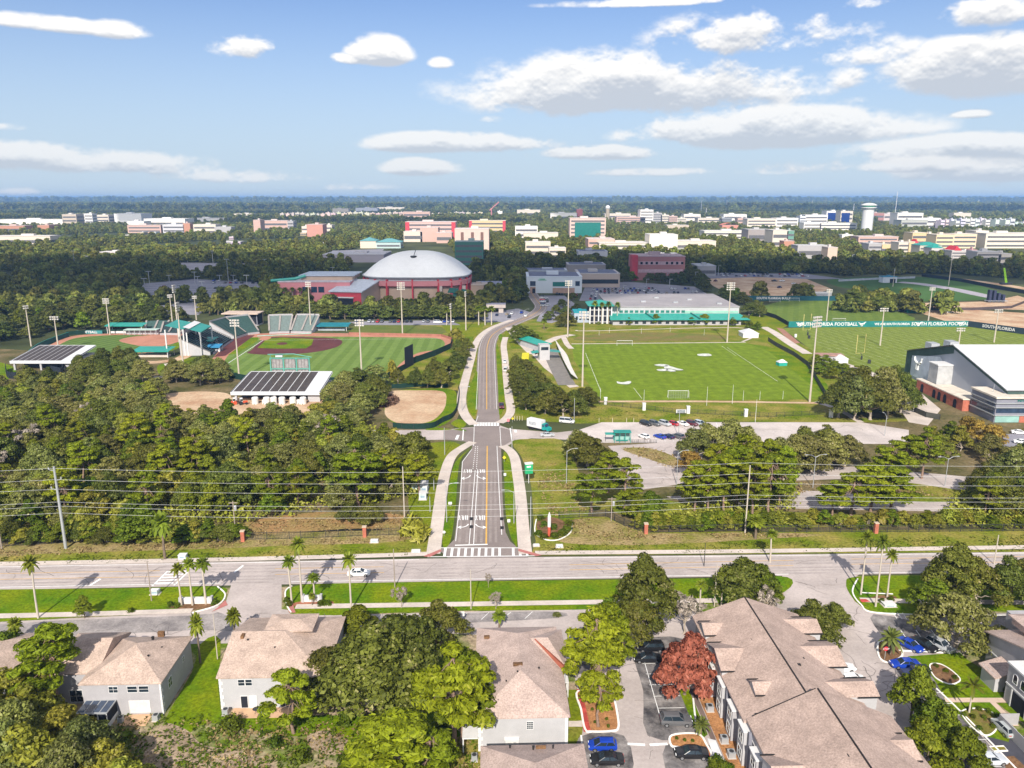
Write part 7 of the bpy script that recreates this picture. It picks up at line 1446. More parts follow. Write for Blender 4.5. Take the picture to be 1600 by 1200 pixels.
for px, py, lb in ((1358,568,'dark tackling pad standing near the yellow goalpost'),(1264,529,'dark tackling pad near the far yellow goalpost'),(1243,527,'white blocking sled on the grass')): t = thing('training_pad', lb, 'training pad', P(px,py)); m = MB(); m.lathe([(.7,0),(.75,1.6),(.4,1.9)],8); m.build('pad', WHITE if 'white' in lb else DKMETAL, t)
# ---- banner wall of the football fields
def lettered_wall(px0, py0, px1, py1, h, words, label, mat=TEALS):
    a, b = P(px0,py0), P(px1,py1); d = b-a; L = d.length; t = thing('banner_wall', label, 'wall', a, math.atan2(d.y,d.x)); add(t,'wall',mat,0,L,0,.3,0,h)
    for s, f, k in words:
        if s == '*':
            m = MB(); cx, cz, q = L*f, h*.52, h*.26
            for pts in ([(-2.2,1.0),(-1.2,.4),(0,.1),(1.2,.5),(2.6,1.3)],[(-.6,.2),(-.2,-1.3),(.6,-1.2),(.9,.3)],[(-1.4,-.2),(.6,-.1),(1.9,.2)]): m.tube([(cx+p[0]*q,-.14,cz+p[1]*q) for p in pts], q*.3, 5)
            m.build('bull_emblem', WHITE, t); continue
        txt(s, t, (L*f,-.12,h*.5), h*.62*k, WHITE, bold=.06)
    return t
lettered_wall(1232,511.5,1512,510.5,3.6,[('*',.06,1),('SOUTH FLORIDA FOOTBALL',.215,.95),('*',.405,1),('WE ARE SOUTH FLORIDA',.575,.62),('*',.72,1),('SOUTH FLORIDA FOOTBALL',.85,.95),('*',.955,1)],'long teal wall lettered SOUTH FLORIDA FOOTBALL between the football fields')
lettered_wall(1512,510.5,1610,524,3.6,[('SOUTH FLORIDA',.5,.8)],'dark lettered wall turning the corner of the football field',M('navy wall',(.02,.035,.05)))
lettered_wall(1148,469.5,1315,470,3.6,[('SOUTH FLORIDA BULLS',.36,.8)],'dark teal wall lettered SOUTH FLORIDA at the far football field',M('deep teal',(.01,.07,.09)))
curtain('black fence down the side of the far football field',[(1190,491),(1212,498),(1233,510)],2.6,NAVYS); curtain('black netted fence beside the path along the soccer bank',[(1200,533),(1212,541),(1240,556),(1262,572),(1290,620)],2.2,M('see-through dark mesh',(.06,.06,.05)))
fence([P(936,632),P(1050,645),P(1200,652),P(1290,648)], 1.7, 'dark fence with white pillars below the soccer field', 3.0, .4)
for px, py in ((946,632),(1006,641),(1075,646),(1165,651),(1298,652)): t = thing('white_pillar', 'white pillar in the fence below the soccer field', 'pillar', P(px,py), 0, 'white pillars below the soccer field'); add(t,'shaft',WHITE,-.55,.55,-.55,.55,0,2.6); add(t,'cap',WHITE,-.65,.65,-.65,.65,2.61,2.8)
for px, py, pt in [(938,624,606),(1006,627,609),(1104,634,604),(1144,631,601),(1161,626,610),(1187,625,611),(1223,624,611),(936,524,517),(952,520,512),(1002,521,512),(1047,519,511),(1100,524,514),(1075,621,609),(1180,660,624)]: pole('net_post', px, py, pt, .07, 'thin white post standing beside the soccer field', 'post', WHITE, group='net posts around the soccer field')
# bus shelter and its neighbours
def shelter():
    a, b, L, ang = frame(960, 985, 692); t = thing('bus_shelter', 'teal framed glass shelter at the edge of the pale lot', 'shelter', (a+b)/2, ang); h = 3.4; tl = M('teal frame',(.02,.24,.2),.5); add(t,'roof',tl,-L/2-.2,L/2+.2,-.3,2.6,h,h+.2)
    for i in range(4): add(t,'post',tl,-L/2+i*L/3-.08,-L/2+i*L/3+.08,-.1,.06,0,h); add(t,'post',tl,-L/2+i*L/3-.08,-L/2+i*L/3+.08,2.3,2.46,0,h)
    for i in range(3): add(t,'pane',M('pale teal glass',(.25,.42,.38),.15,spec=.6),-L/2+i*L/3+.1,-L/2+(i+1)*L/3-.1,2.35,2.4,.3,h-.3)
    add(t,'bench',tl,-L/2+.6,L/2-.6,.9,1.5,.4,.55)
shelter()
t = thing('shade_canopy', 'green canopy half hidden behind the oak at the lot', 'canopy', P(953,690), 0); add(t,'roof',GREENROOF,-1.6,1.6,-1,1,2.6,2.8); add(t,'post',DKMETAL,-1.5,-1.4,-.1,.1,0,2.59); add(t,'post',DKMETAL,1.4,1.5,-.1,.1,0,2.59)
fence([P(987,692),P(1026,692)], 1.1, 'low rail fence beside the teal shelter', 1.8, .6); 
t = thing('lot_sign', 'white framed map board on the grass above the parked cars', 'sign', P(1064,649), 0); add(t,'post',DKMETAL,-1.8,-1.7,0,.1,0,2.0); add(t,'post',DKMETAL,1.7,1.8,0,.1,0,2.0); add(t,'board',WHITE,-1.8,1.8,-.06,-.01,.9,2.2); add(t,'picture',M('grey map',(.2,.22,.24),var=.5,scale=1.5),-1.5,1.5,-.1,-.065,1.0,2.05)
for px, py in [(936,660),(957,660),(979,660),(990,660),(804,657),(808,657),(812,657),(816,657)]: pole('bollard', px, py, py-7, .09, 'short pale post with a cap along the kerb of the side street', 'bollard', M('cream paint',(.6,.52,.4)), group='bollards along the side street')
# ---- the indoor practice hall with the white roof
def practice_hall():
    t = thing('practice_hall', 'huge grey practice hall with a white gable roof and bull emblem', 'sports hall', (173.3,295.5,0)); hw, h0, hr, D = 35.2, 10.9, 20.0, 120.0
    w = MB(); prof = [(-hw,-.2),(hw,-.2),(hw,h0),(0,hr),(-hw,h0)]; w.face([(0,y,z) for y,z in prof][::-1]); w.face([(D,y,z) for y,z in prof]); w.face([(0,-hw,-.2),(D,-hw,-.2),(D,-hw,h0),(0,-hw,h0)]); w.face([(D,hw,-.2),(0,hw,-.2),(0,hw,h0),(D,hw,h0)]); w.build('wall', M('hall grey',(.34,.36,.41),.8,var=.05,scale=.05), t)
    rf = MB()
    for s in (-1,1): f = [(-.9,s*(hw+.8),h0+.1),(D,s*(hw+.8),h0+.1),(D,0,hr+.35),(-.9,0,hr+.35)]; rf.face(f if s < 0 else f[::-1]); rf.face([(p[0],p[1],p[2]-.3) for p in (f[::-1] if s < 0 else f)])
    rf.build('roof', WROOF, t)
    tr = MB()
    def band(p, q, th): tr.face([(-.12,p[0],p[1]-th),(-.12,p[0],p[1]),(-.12,q[0],q[1]),(-.12,q[0],q[1]-th)])
    band((hw,h0),(0,hr),3.2); band((0,hr),(-hw,h0),1.5); tr.face([(-.13,hw,0),(-.13,hw,h0),(-.13,hw-4.5,h0+1.0),(-.13,hw-4.5,0)]); tr.box(0,D,-hw-.12,-hw-.01,h0-1.6,h0); tr.build('green_trim', M('dark green grey trim',(.05,.085,.075),.8), t)
    pn = MB(); pn.face([(-.2,hw-5,1.5),(-.2,hw-5,h0-1),(-.2,9,h0+2.8),(-.2,2.5,h0-1),(-.2,12,.8)]); pn.build('pale_panel', M('pale hall panel',(.46,.50,.57),.8), t)  # slanted area in a paler grey than the wall
    em_ = MB(); cy, cz, s = 24.5, 7.2, 1.9
    for pts in ([(-1.5,1.5),(-1.35,.7),(-.5,.35),(0,.2),(.5,.35),(1.35,.7),(1.5,1.5)],[(-.4,.3),(-.25,-1.2),(.25,-1.2),(.4,.3)],[(-.9,.25),(-.35,.3)],[(.9,.25),(.35,.3)]): em_.tube([(-.45,cy-p[0]*s,cz+p[1]*s) for p in pts],.4,6)
    em_.build('bull_emblem', M('emblem white',(.75,.75,.72)), t); bk = MB(); bk.box(-.3,-.21,cy-3.2,cy+3.2,cz-3.0,cz+3.4) ; bk.build('emblem_shadow_plate', M('emblem green',(.03,.07,.05)), t) if False else None
    tw = MB(); tw.box(-6,-.01,-1,5.5,0,h0+1.2); tw.build('vent_tower', M('tower pale',(.40,.40,.40),.8), t); tp = MB(); tp.box(-6.3,-.005,-1.3,5.8,h0+1.21,h0+1.6); tp.build('tower_cap', WHITE, t)
    for y in (6.5,8.2): q = MB(); q.box(-.3,-.02,y,y+.9,.2,2.4); q.build('door', WHITE, t)
    br = MB(); br.box(-8.3,-.01,-33,8.8,0,4.0) if False else br.box(-8.3,-6.4,-24,8.8,0,4.3); br.build('brick_wing', BRICK, t); b2 = MB(); b2.box(-6.39,-.02,-24,-1.4,0,4.2); b2.build('brick_wing', BRICK, t)
    bt = MB(); bt.box(-8.6,-6.31,-24.3,9.1,4.31,4.7); bt.box(-6.3,-.03,-24.3,-1.41,4.21,4.6); bt.build('brick_wing_roof', M('cream roof',(.62,.55,.46),.8), t)
    for y in (4.5,-4.5,-8.2,-12.2,-19): n = 8; b = MB(); b.face([(-8.36,y-1.1,0),(-8.36,y+1.1,0)] + [(-8.36,y+1.1*math.cos(q),2.3+1.1*math.sin(q)) for q in [math.pi*i/n for i in range(n+1)]]) ; b.build('arch', DARKIN, t)
    of = MB(); of.box(-5.6,26,-38.6,-24.02,0,8.7); of.build('office_wing', STUCCOD, t); fr = MB(); fr.box(-6.2,26.5,-39.3,-23.9,8.71,9.3); fr.build('office_roof', MATS['cream roof'], t)
    for z in (3.5,): pass
    for z0, z1 in ((5.0,6.6),): 
        q = MB(); q.box(-5.75,-5.61,-38,-25,z0,z1); q.build('window', BGLASS, t)
    q = MB(); q.box(-5.75,-5.61,-38,-25,2.9,4.5); q.build('window', BGLASS, t); q = MB(); q.box(-5.3,25.5,-38.75,-38.61,3.5,5.0); q.build('window', BGLASS, t)
    for z in (2.5,5.3,6.8): q = MB(); q.box(-6.0,26.3,-39.1,-38.8,z,z+.35); q.build('sun_shade', METAL, t); q = MB(); q.box(-6.2,-5.8,-39.1,-24.5,z+.01,z+.33); q.build('sun_shade', METAL, t)
    q = MB(); q.box(-5.3,3,-38.78,-38.62,.1,2.4); q.build('entrance_glass', M('pale teal glass',(.25,.42,.38),.15), t); q = MB(); q.box(3.1,25,-38.8,-38.62,0,2.4); q.build('brick_panel', BRICK, t)
    txt('INDOOR PERFORMANCE FACILITY', t, (10,-38.75,7.85), .8, TEALG, bold=.03)
    for x, y in ((3,22),(5,12)): q = MB(); q.box(x,x+3.5,y,y+5,h0+.26*(hw-y)-.5,h0+.26*(hw-y)+2.2); q.build('roof_unit', METAL, t)
practice_hall()
a = P(1445,640); curtain('dark rail fence in front of the brick wing',[(1428,644),(1446,652),(1468,656)],2.0,M('see-through dark mesh',(.06,.06,.05)))
t = thing('kiosk', 'brown roofed kiosk with a white tent beside the football field', 'building', P(1296,566), R(-6)); add(t,'wall',STUCCO,-6,6,0,5,0,3); add(t,'roof',M('brown roof',(.35,.2,.16)),-6.5,6.5,-.5,5.5,3.01,3.5); t = thing('marquee', 'white topped tent beside the brown roofed kiosk', 'tent', P(1315,568), 0); add(t,'side_sheet',WHITE,-3,3,0,5,0,2.2); r = MB(); hip(r,-3,3,0,5,2.25,1.6,'x',.2); r.build('roof', WROOF, t)
# far grounds furniture
t, L, h, d = bld('blue roofed white hut beside the running track',1379,1401,442,433,8,(.6,.62,.66),0,0,name='hut',roofc=(.05,.22,.34)); add(t,'doorway',DARKIN,0,L*.4,-.1,0,0,h*.7)
t = thing('lot_container', 'white container on the earthworks beside the far teal wall', 'container', P(1282,464), R(-5)); add(t,'box',WHITE,-8,8,-1.3,1.3,0,4); add(t,'lettered_side',M('grey lettered panel',(.35,.36,.38)),-5,5,-1.36,-1.301,1,3)
t = thing('stage_frame', 'dark scaffold frame standing at the end of the track', 'scaffold', P(1557,473), 0)
for i in range(4): add(t,'tower',M('navy tower',(.03,.035,.07)),-6+i*3.4,-4.2+i*3.4,0,3,0,(9.5,9.0,7.0,6.0)[i])
add(t,'deck',METAL,-7,8,-1,4,1.2,1.5)
t = thing('crane_arm', 'bright green leaning boom at the edge of the trees by the track', 'crane', P(1572,445), 0); m = MB(); m.tube([(0,0,1.5),(-2.6,2,15)],[1.1,.8],4); m.build('boom', M('lime paint',(.30,.62,.02),.5), t); add(t,'chassis',DKMETAL,-5,4,-2,2,.4,2); 
for px, py, lb in ((1398,487,'dark open shelter at the end of the teal wall'),(1432,489,'low teal shed behind the teal wall')): t = thing('field_shed', lb, 'shed', P(px,py), 0); add(t,'wall',DARKIN if 'dark' in lb else TEALS,-6,6,0,4,0,2.4); add(t,'roof',METAL,-6.5,6.5,-.6,4.6,2.41,2.8)
curtain('dark fence curving along the back of the running track',[(1440,432),(1500,440),(1560,452),(1640,466)],3.0,NAVYS); curtain('dark low wall below the sand strip at the track',[(1430,484),(1520,485),(1580,482),(1600,474)],2.0,M('dark wall',(.08,.06,.06))); curtain('white sponsor fence along the far turf',[(1310,440),(1370,437),(1430,435)],2.0,M('pale fence',(.4,.42,.46)))
for i, (px, py, c, k) in enumerate([(1484,489,CW,'sedan'),(1210,440,CBK,'pickup'),(1222,440,CW,'pickup'),(1240,444,CW,'sedan'),(1218,450,CNV,'pickup'),(1118,440,CDR,'pickup')]): carpx(k, px, py, 10*i, c, ['white car driving over the brown earthworks','dark truck on the pale earthworks','white truck beside the dark one on the earthworks','white car at the end of the earthworks by the trees','navy truck on the lower earthworks','rusty digger truck at the end of the earthworks'][i], full=False, z=.12)
# ------------------------------------------------------------------ woods and planted trees
def inpoly(x, y, poly):
    c = False; n = len(poly)
    for i in range(n):
        ax, ay = poly[i]; bx, by = poly[(i+1) % n]
        if (ay > y) != (by > y) and x < (bx-ax)*(y-ay)/(by-ay)+ax: c = not c
    return c
def W2(px): return [(P(*p).x, P(*p).y) for p in px]
def scatter(px, step, jit=.42, avoid=()):
    poly = W2(px); av = [W2(a) for a in avoid]; xs = [p[0] for p in poly]; ys = [p[1] for p in poly]; o = []; r = 0
    y = min(ys)
    while y < max(ys):
        x = min(xs) + (step/2 if r % 2 else 0)
        while x < max(xs):
            a, b = x+random.uniform(-jit,jit)*step, y+random.uniform(-jit,jit)*step
            if inpoly(a, b, poly) and not any(inpoly(a, b, k) for k in av): o.append((a, b))
            x += step
        y += step*.87; r += 1
    return o
WN = {'live_oak':'dark green oak','mossy_oak':'grey green mossy oak','scrub_oak':'olive green low oak','pine_tree':'bright yellow green pine','broadleaf_tree':'leafy green tree','bare_tree':'bare grey tree','turning_tree':'tree with turning leaves','shade_tree':'dark round tree','campus_tree':'green round tree','palmetto_shrub':'palmetto bush','shrub':'bush'}
SZ = {'live_oak':(12,9.5),'mossy_oak':(11,8.6),'scrub_oak':(9,7.6),'pine_tree':(8.5,14),'broadleaf_tree':(8,8.5),'bare_tree':(8,8),'turning_tree':(8,8),'shade_tree':(12,10),'campus_tree':(11,10)}
def wood(px, step, mix, where, k=1.0, avoid=(), group=None):
    n = 0
    for x, y in scatter(px, step, avoid=avoid):
        kd = random.choices(list(mix), list(mix.values()))[0]; w, h = SZ[kd]; f = random.uniform(.72,1.22)*k
        tree(kd, x, y, w*f*random.uniform(.9,1.15), h*f**.7*random.uniform(.85,1.1), label=f'{WN[kd]} {where}', group=group or f'trees {where}'); n += 1
    return n
# the big wood beyond the boulevard, on the ball field side of the avenue
wood([(-70,848),(-20,846),(120,842),(235,836),(320,812),(420,808),(520,800),(600,796),(648,780),(640,748),(420,748),(200,752),(-80,756)],7.3,{'scrub_oak':4,'pine_tree':2.2,'broadleaf_tree':3,'live_oak':1,'mossy_oak':1.2},'in the front rows of the wood behind the power lines')
wood([(-80,752),(200,748),(420,744),(650,744),(668,728),(640,700),(610,688),(400,684),(200,684),(-90,690)],7.3,{'scrub_oak':4,'pine_tree':1.0,'broadleaf_tree':1.6,'live_oak':1.6,'mossy_oak':3.2,'bare_tree':.35},'in the middle of the wood behind the power lines')
wood([(-90,688),(200,682),(400,682),(590,676),(590,664),(560,655),(520,655),(360,662),(330,660),(255,656),(240,640),(150,634),(-100,634)],7.6,{'scrub_oak':3,'live_oak':1.2,'mossy_oak':5,'broadleaf_tree':.6,'bare_tree':.25},'at the back of the wood before the ball fields')
wood([(-100,632),(130,632),(240,636),(252,620),(215,612),(190,612),(140,604),(120,606),(-100,610)],8.5,{'scrub_oak':3,'live_oak':1.5,'mossy_oak':3},'at the back of the wood before the ball fields')
wood([(112,600),(180,606),(225,600),(232,585),(215,572),(180,570),(150,575),(120,590)],8.0,{'live_oak':3,'mossy_oak':3},'in the clump beside the softball shed'); wood([(262,604),(330,606),(358,598),(352,585),(300,578),(268,590)],8.0,{'live_oak':2,'mossy_oak':3},'in the clump below the tall tan masts')
wood([(505,652),(575,655),(602,640),(600,618),(585,606),(530,606),(508,622)],8.5,{'live_oak':3,'mossy_oak':3},'in the clump between batting shed and sand lot')
T('pine_tree',560,790,13,17,'tallest bright pine of the wood, near the avenue',var=0); T('pine_tree',655,772,9,11,'yellowish pine at the edge of the wood by the cabinets'); T('pine_tree',600,775,10,13,'bright green pine behind the electrical cabinets'); T('bare_tree',32,712,11,9,'big bare pale tree in the wood, near the photo edge'); T('live_oak',578,818,8,5,'low round bush at the dry edge of the wood'); T('live_oak',545,815,7,4.5,'second low bush at the dry edge of the wood'); T('broadleaf_tree',222,846,12,8.5,'bushy dark tree spilling over the fence by the shaggy palm')
for i in range(34): px = -45+i*12.4+random.uniform(-4,4); T(['broadleaf_tree','scrub_oak','live_oak'][i % 3],px,848-i*.12+random.uniform(-5,2),random.uniform(5,8),random.uniform(3,5.5),'low leafy tree spilling against the fence along the front of the wood','low trees against the wood fence')
# trees either side of the avenue
for px, py, w, h in [(622,600,6,6),(650,604,8,6.5),(668,606,8.5,7),(690,606,9,7),(700,592,9,7),(712,578,9,7),(722,565,8,7),(715,552,7,6),(680,590,9,7.5),(730,550,7,6)]: T('live_oak',px,py,w*1.2,h*1.15,'dark oak in the row between baseball field and avenue','oaks between baseball field and avenue')
T('palmetto_shrub',613,588,5,7,'yellow green palm clump at the outfield wall'); T('palmetto_shrub',712,528,9,5,'yellow bamboo clump by the avenue bend'); T('palmetto_shrub',722,540,8,5,'second yellow bamboo clump below the avenue bend')
for px, py, w, h in [(806,592,9,7),(815,602,10,7.5),(812,618,10,7.5),(828,615,10,7.5),(838,634,11,8),(855,630,11,8),(868,640,11,8),(880,650,11,8),(896,648,11,8),(908,640,10,7.5),(822,640,9,7),(852,646,10,7.5),(920,632,8,6),(806,575,6,5.5),(812,586,8,6.5),(808,603,7,6),(822,588,9,7),(834,601,9,7),(845,617,10,7.5)]: T('live_oak',px,py,w*1.15,h*1.1,'dark oak in the grove between avenue and soccer field','oaks between avenue and soccer field')
T('live_oak',820,537,17,9,'rounded oak in the bend of the avenue',var=0); T('live_oak',808,528,12,8,'oak beside the rounded one in the avenue bend',var=1); T('live_oak',883,510,16,9,'very dark round oak in front of the teal glazed block',var=2); T('sabal_palm',850,515,5,7,'palm between the oak and pale mast by the avenue bend')
us = []                                                       # tangled understorey between the trunks: stuff
for px, n in (([(-70,846),(300,830),(520,800),(640,780),(650,735),(600,680),(560,660),(360,664),(240,645),(-100,640)],5200),([(1465,822),(1640,826),(1680,760),(1600,740),(1540,752),(1490,786)],900),([(1000,826),(1160,826),(1160,812),(1000,812)],400),([(1070,800),(1240,800),(1240,760),(1070,770)],350)):
    poly = W2(px); xs = [p[0] for p in poly]; ys = [p[1] for p in poly]; k = 0
    while k < n:
        x, y = random.uniform(min(xs),max(xs)), random.uniform(min(ys),max(ys))
        if inpoly(x, y, poly):
            k += 1; hh = random.uniform(.6,3.6)
            for _ in range(7): us.append((x+random.gauss(0,.8), y+random.gauss(0,.8), hh*random.uniform(.3,1)))
us = np.array(us); tag(put('understorey', cards_mesh('understorey', us, np.array([0,-.4,1.0])+RNG.normal(size=us.shape)*.5, .42, F_SCRUB)), kind='stuff')
# planting on the soccer field side
T('live_oak',918,728,15,10,'big round oak beside the street, over the teal shelter',var=1); T('mossy_oak',905,718,12,9,'oak leaning over the side street by the pale van'); T('pine_tree',925,800,9,12,'spreading pine over the dry grass bank',var=0); T('pine_tree',975,795,9,13.5,'open crowned pine between the lot and the fence',var=1); T('pine_tree',950,770,9,11,'bright pine at the end of the asphalt lot',var=2)
for i, (px, py) in enumerate([(1000,812),(1015,818),(985,800),(1020,800)]): T('broadleaf_tree',px,py,8,5.5,'bushy growth behind the cranked fence','bushes behind the cranked fence')
for px, py, k, w, h in [(1085,722,'mossy_oak',13,10),(1110,712,'mossy_oak',14,10),(1140,705,'mossy_oak',14,10.5),(1165,712,'mossy_oak',12,9.5),(1075,745,'turning_tree',9,8)]: T(k,px,py,w,h,WN[k]+' at the back of the pine grove by the parked cars','trees at the back of the pine grove')
for px, py, w, h in [(1085,798,8,13),(1105,806,9,14),(1130,800,10,15),(1150,790,10,16),(1175,808,9,15),(1200,802,10,15.5),(1215,796,8,14),(1120,780,9,15),(1160,770,10,16),(1195,775,9,15.5),(1220,778,8,14)]: T('pine_tree',px,py,w,h,'bright pine in the grove beside the tall bare pole','pines in the grove beside the bare pole')
for i in range(24): px = 1000+i*7.4+random.uniform(-3,3); T('broadleaf_tree' if i % 3 else 'scrub_oak',px,824+random.uniform(-5,3),random.uniform(4,6.5),random.uniform(2.6,4.2),'low leafy bush along the inside of the fence','bushes along the inside of the fence')
for px, py, k, w, h in [(1215,742,'mossy_oak',15,10.5),(1240,735,'mossy_oak',16,11),(1268,736,'mossy_oak',16,11),(1296,730,'mossy_oak',15,10.5),(1320,728,'mossy_oak',13,10),(1255,722,'live_oak',14,10.5),(1290,718,'live_oak',14,10)]: T(k,px,py,w,h,WN[k]+' in the broad clump beside the pale lane','oaks in the clump beside the pale lane')
for px, py, k, w, h in [(1310,652,'live_oak',16,14),(1335,655,'mossy_oak',18,16),(1360,656,'live_oak',18,16.5),(1385,655,'mossy_oak',17,15.5),(1408,645,'live_oak',16,14.5),(1345,640,'live_oak',17,16),(1375,640,'mossy_oak',17,16.5),(1425,636,'mossy_oak',9,8),(1320,640,'live_oak',15,14),(1398,632,'live_oak',15,14)]: T(k,px,py,w,h,WN[k]+' in the clump before the practice hall','oaks before the practice hall')
for px, py, k, w, h in [(1390,760,'pine_tree',11,13),(1440,748,'pine_tree',9,15),(1415,745,'pine_tree',10,12),(1470,715,'scrub_oak',9,7.5),(1500,705,'scrub_oak',9,8),(1525,700,'turning_tree',10,9.5),(1548,705,'turning_tree',9,9),(1480,695,'broadleaf_tree',8,7.5),(1455,700,'scrub_oak',8,7),(1545,720,'mossy_oak',10,8),(1510,688,'turning_tree',8,8.5)]: T(k,px,py,w,h,WN[k]+' between the lanes and the brick wing','trees between lanes and brick wing')
for px, py, w, h in [(1330,805,12,11),(1360,800,11,12),(1300,805,8,9),(1390,800,12,11.5)]: T('pine_tree',px,py,w,h,'sparse wide pine above the fence on the pale lot','sparse pines on the pale lot')
wood([(1465,822),(1640,826),(1680,760),(1600,740),(1540,752),(1490,786)],8.0,{'live_oak':4,'mossy_oak':1.5,'broadleaf_tree':1.5,'pine_tree':.4},'in the dense stand at the photo edge behind the fence')
for px, py, w, h in [(1590,755,13,10),(1570,745,12,9),(1610,735,13,10)]: T('mossy_oak',px,py,w,h,'grey green oak above the dense stand by the fence','oaks above the dense stand')
for i in range(26): px = 1188+i*17+random.uniform(-5,5); T(['broadleaf_tree','scrub_oak','palmetto_shrub'][i % 3],px,822+random.uniform(-7,3),random.uniform(4,6),random.uniform(2.2,4),'low bush behind the fence below the pines','bushes behind the fence below the pines')
for i, (px, py) in enumerate([(1275,570),(1290,572),(1303,580),(1318,585),(1335,590),(1280,585),(1300,592)]): T('broadleaf_tree',px,py,8,5,'dark leafy bush around the brown roofed kiosk','bushes around the brown roofed kiosk')
for px, py, w, h in [(1330,478,20,13),(1350,484,18,12),(1372,486,18,12),(1392,483,16,11),(1405,478,14,10),(1345,472,18,12),(1380,474,18,12)]: T('live_oak',px,py,w,h,'dark round oak in the clump beside the far football field','oaks beside the far football field')
for px, py in [(1170,492),(1180,490),(1187,495)]: T('live_oak',px,py,11,9,'dark oak at the end of the athletics building','oaks at the end of the athletics building')
for px, py, w, h in [(982,508,5,4.5),(992,507,5,4.5),(1026,507,9,6.5),(1080,508,6,5),(1100,507,10,6.5),(1145,509,6,5),(1163,507,8,5.5),(1172,514,7,5),(1184,516,6,5),(935,507,3,2)]: T('broadleaf_tree',px,py,w,h,'clipped tree before the athletics building awning','trees before the athletics building')
for px, pt in [(929,470),(940,472),(950,471),(964,472)]: palmpx('washingtonia_palm',px,506,pt,'tall palm standing before the glazed teal roofed block','palms before the glazed block',5)
for px, py, pt in [(328,493,470),(341,492,471),(352,490,470),(380,487,463),(392,488,464),(400,487,465),(412,488,470)]: palmpx('date_palm',px,py,pt,'stout date palm behind the baseball stand','date palms behind the baseball stand',9)
for px, py in [(447,474),(458,474),(470,474),(482,474),(500,468)]: palmpx('washingtonia_palm',px,py,py-25,'palm in the row before the pink hall','palms before the pink hall',6)
for i in range(14): px = 598+i*7.5; palmpx('sabal_palm',px,480,466,'palm in the row before the arena wall','palms before the arena wall',6)
for px, pt in [(748,478),(758,479),(768,478),(698,480)]: palmpx('washingtonia_palm',px,508,pt,'palm beside the walkway bridge','palms beside the walkway bridge',6)
for i in range(22): px = 505+i*11.5; T('shade_tree',px,497+(i % 2)*2,15,9,'dark round tree in the row between arena and ball fields','trees between arena and ball fields')
for i in range(10): px = 420+i*9; T('shade_tree',px,494+(i % 3),12,8,'dark round tree behind the steel bleachers','trees behind the steel bleachers')
# shaded park trees, nearest ones one by one
AV1 = LOTS + [[(430,476),(552,482),(735,478),(740,460),(560,440),(430,440)],[(560,470),(735,470),(745,425),(700,385),(590,385),(545,425)]]
wood([(-90,535),(45,533),(60,520),(110,516),(190,516),(258,510),(300,497),(320,490),(300,478),(235,478),(190,470),(-100,474)],13.0,{'shade_tree':5,'campus_tree':1.2},'in the shaded park behind the softball field',1.1,AV1)
wood([(750,478),(800,476),(815,468),(820,440),(790,415),(745,420),(740,440),(790,452)],14.0,{'shade_tree':5,'campus_tree':1},'in the shaded grove between dome and white hall',1.15,AV1)
wood([(905,442),(985,440),(1090,452),(1150,478),(1170,475),(1110,452),(1090,432),(1070,424),(985,426),(970,430)],14.0,{'shade_tree':5,'campus_tree':1},'in the shaded grove behind the parked cars',1.0,AV1)
for px, py in [(858,500),(868,490),(880,480),(895,470),(900,488),(884,492)]: T('shade_tree',px,py,9,6,'dark tree among the parked cars by the white hall','trees among the parked cars by the white hall')
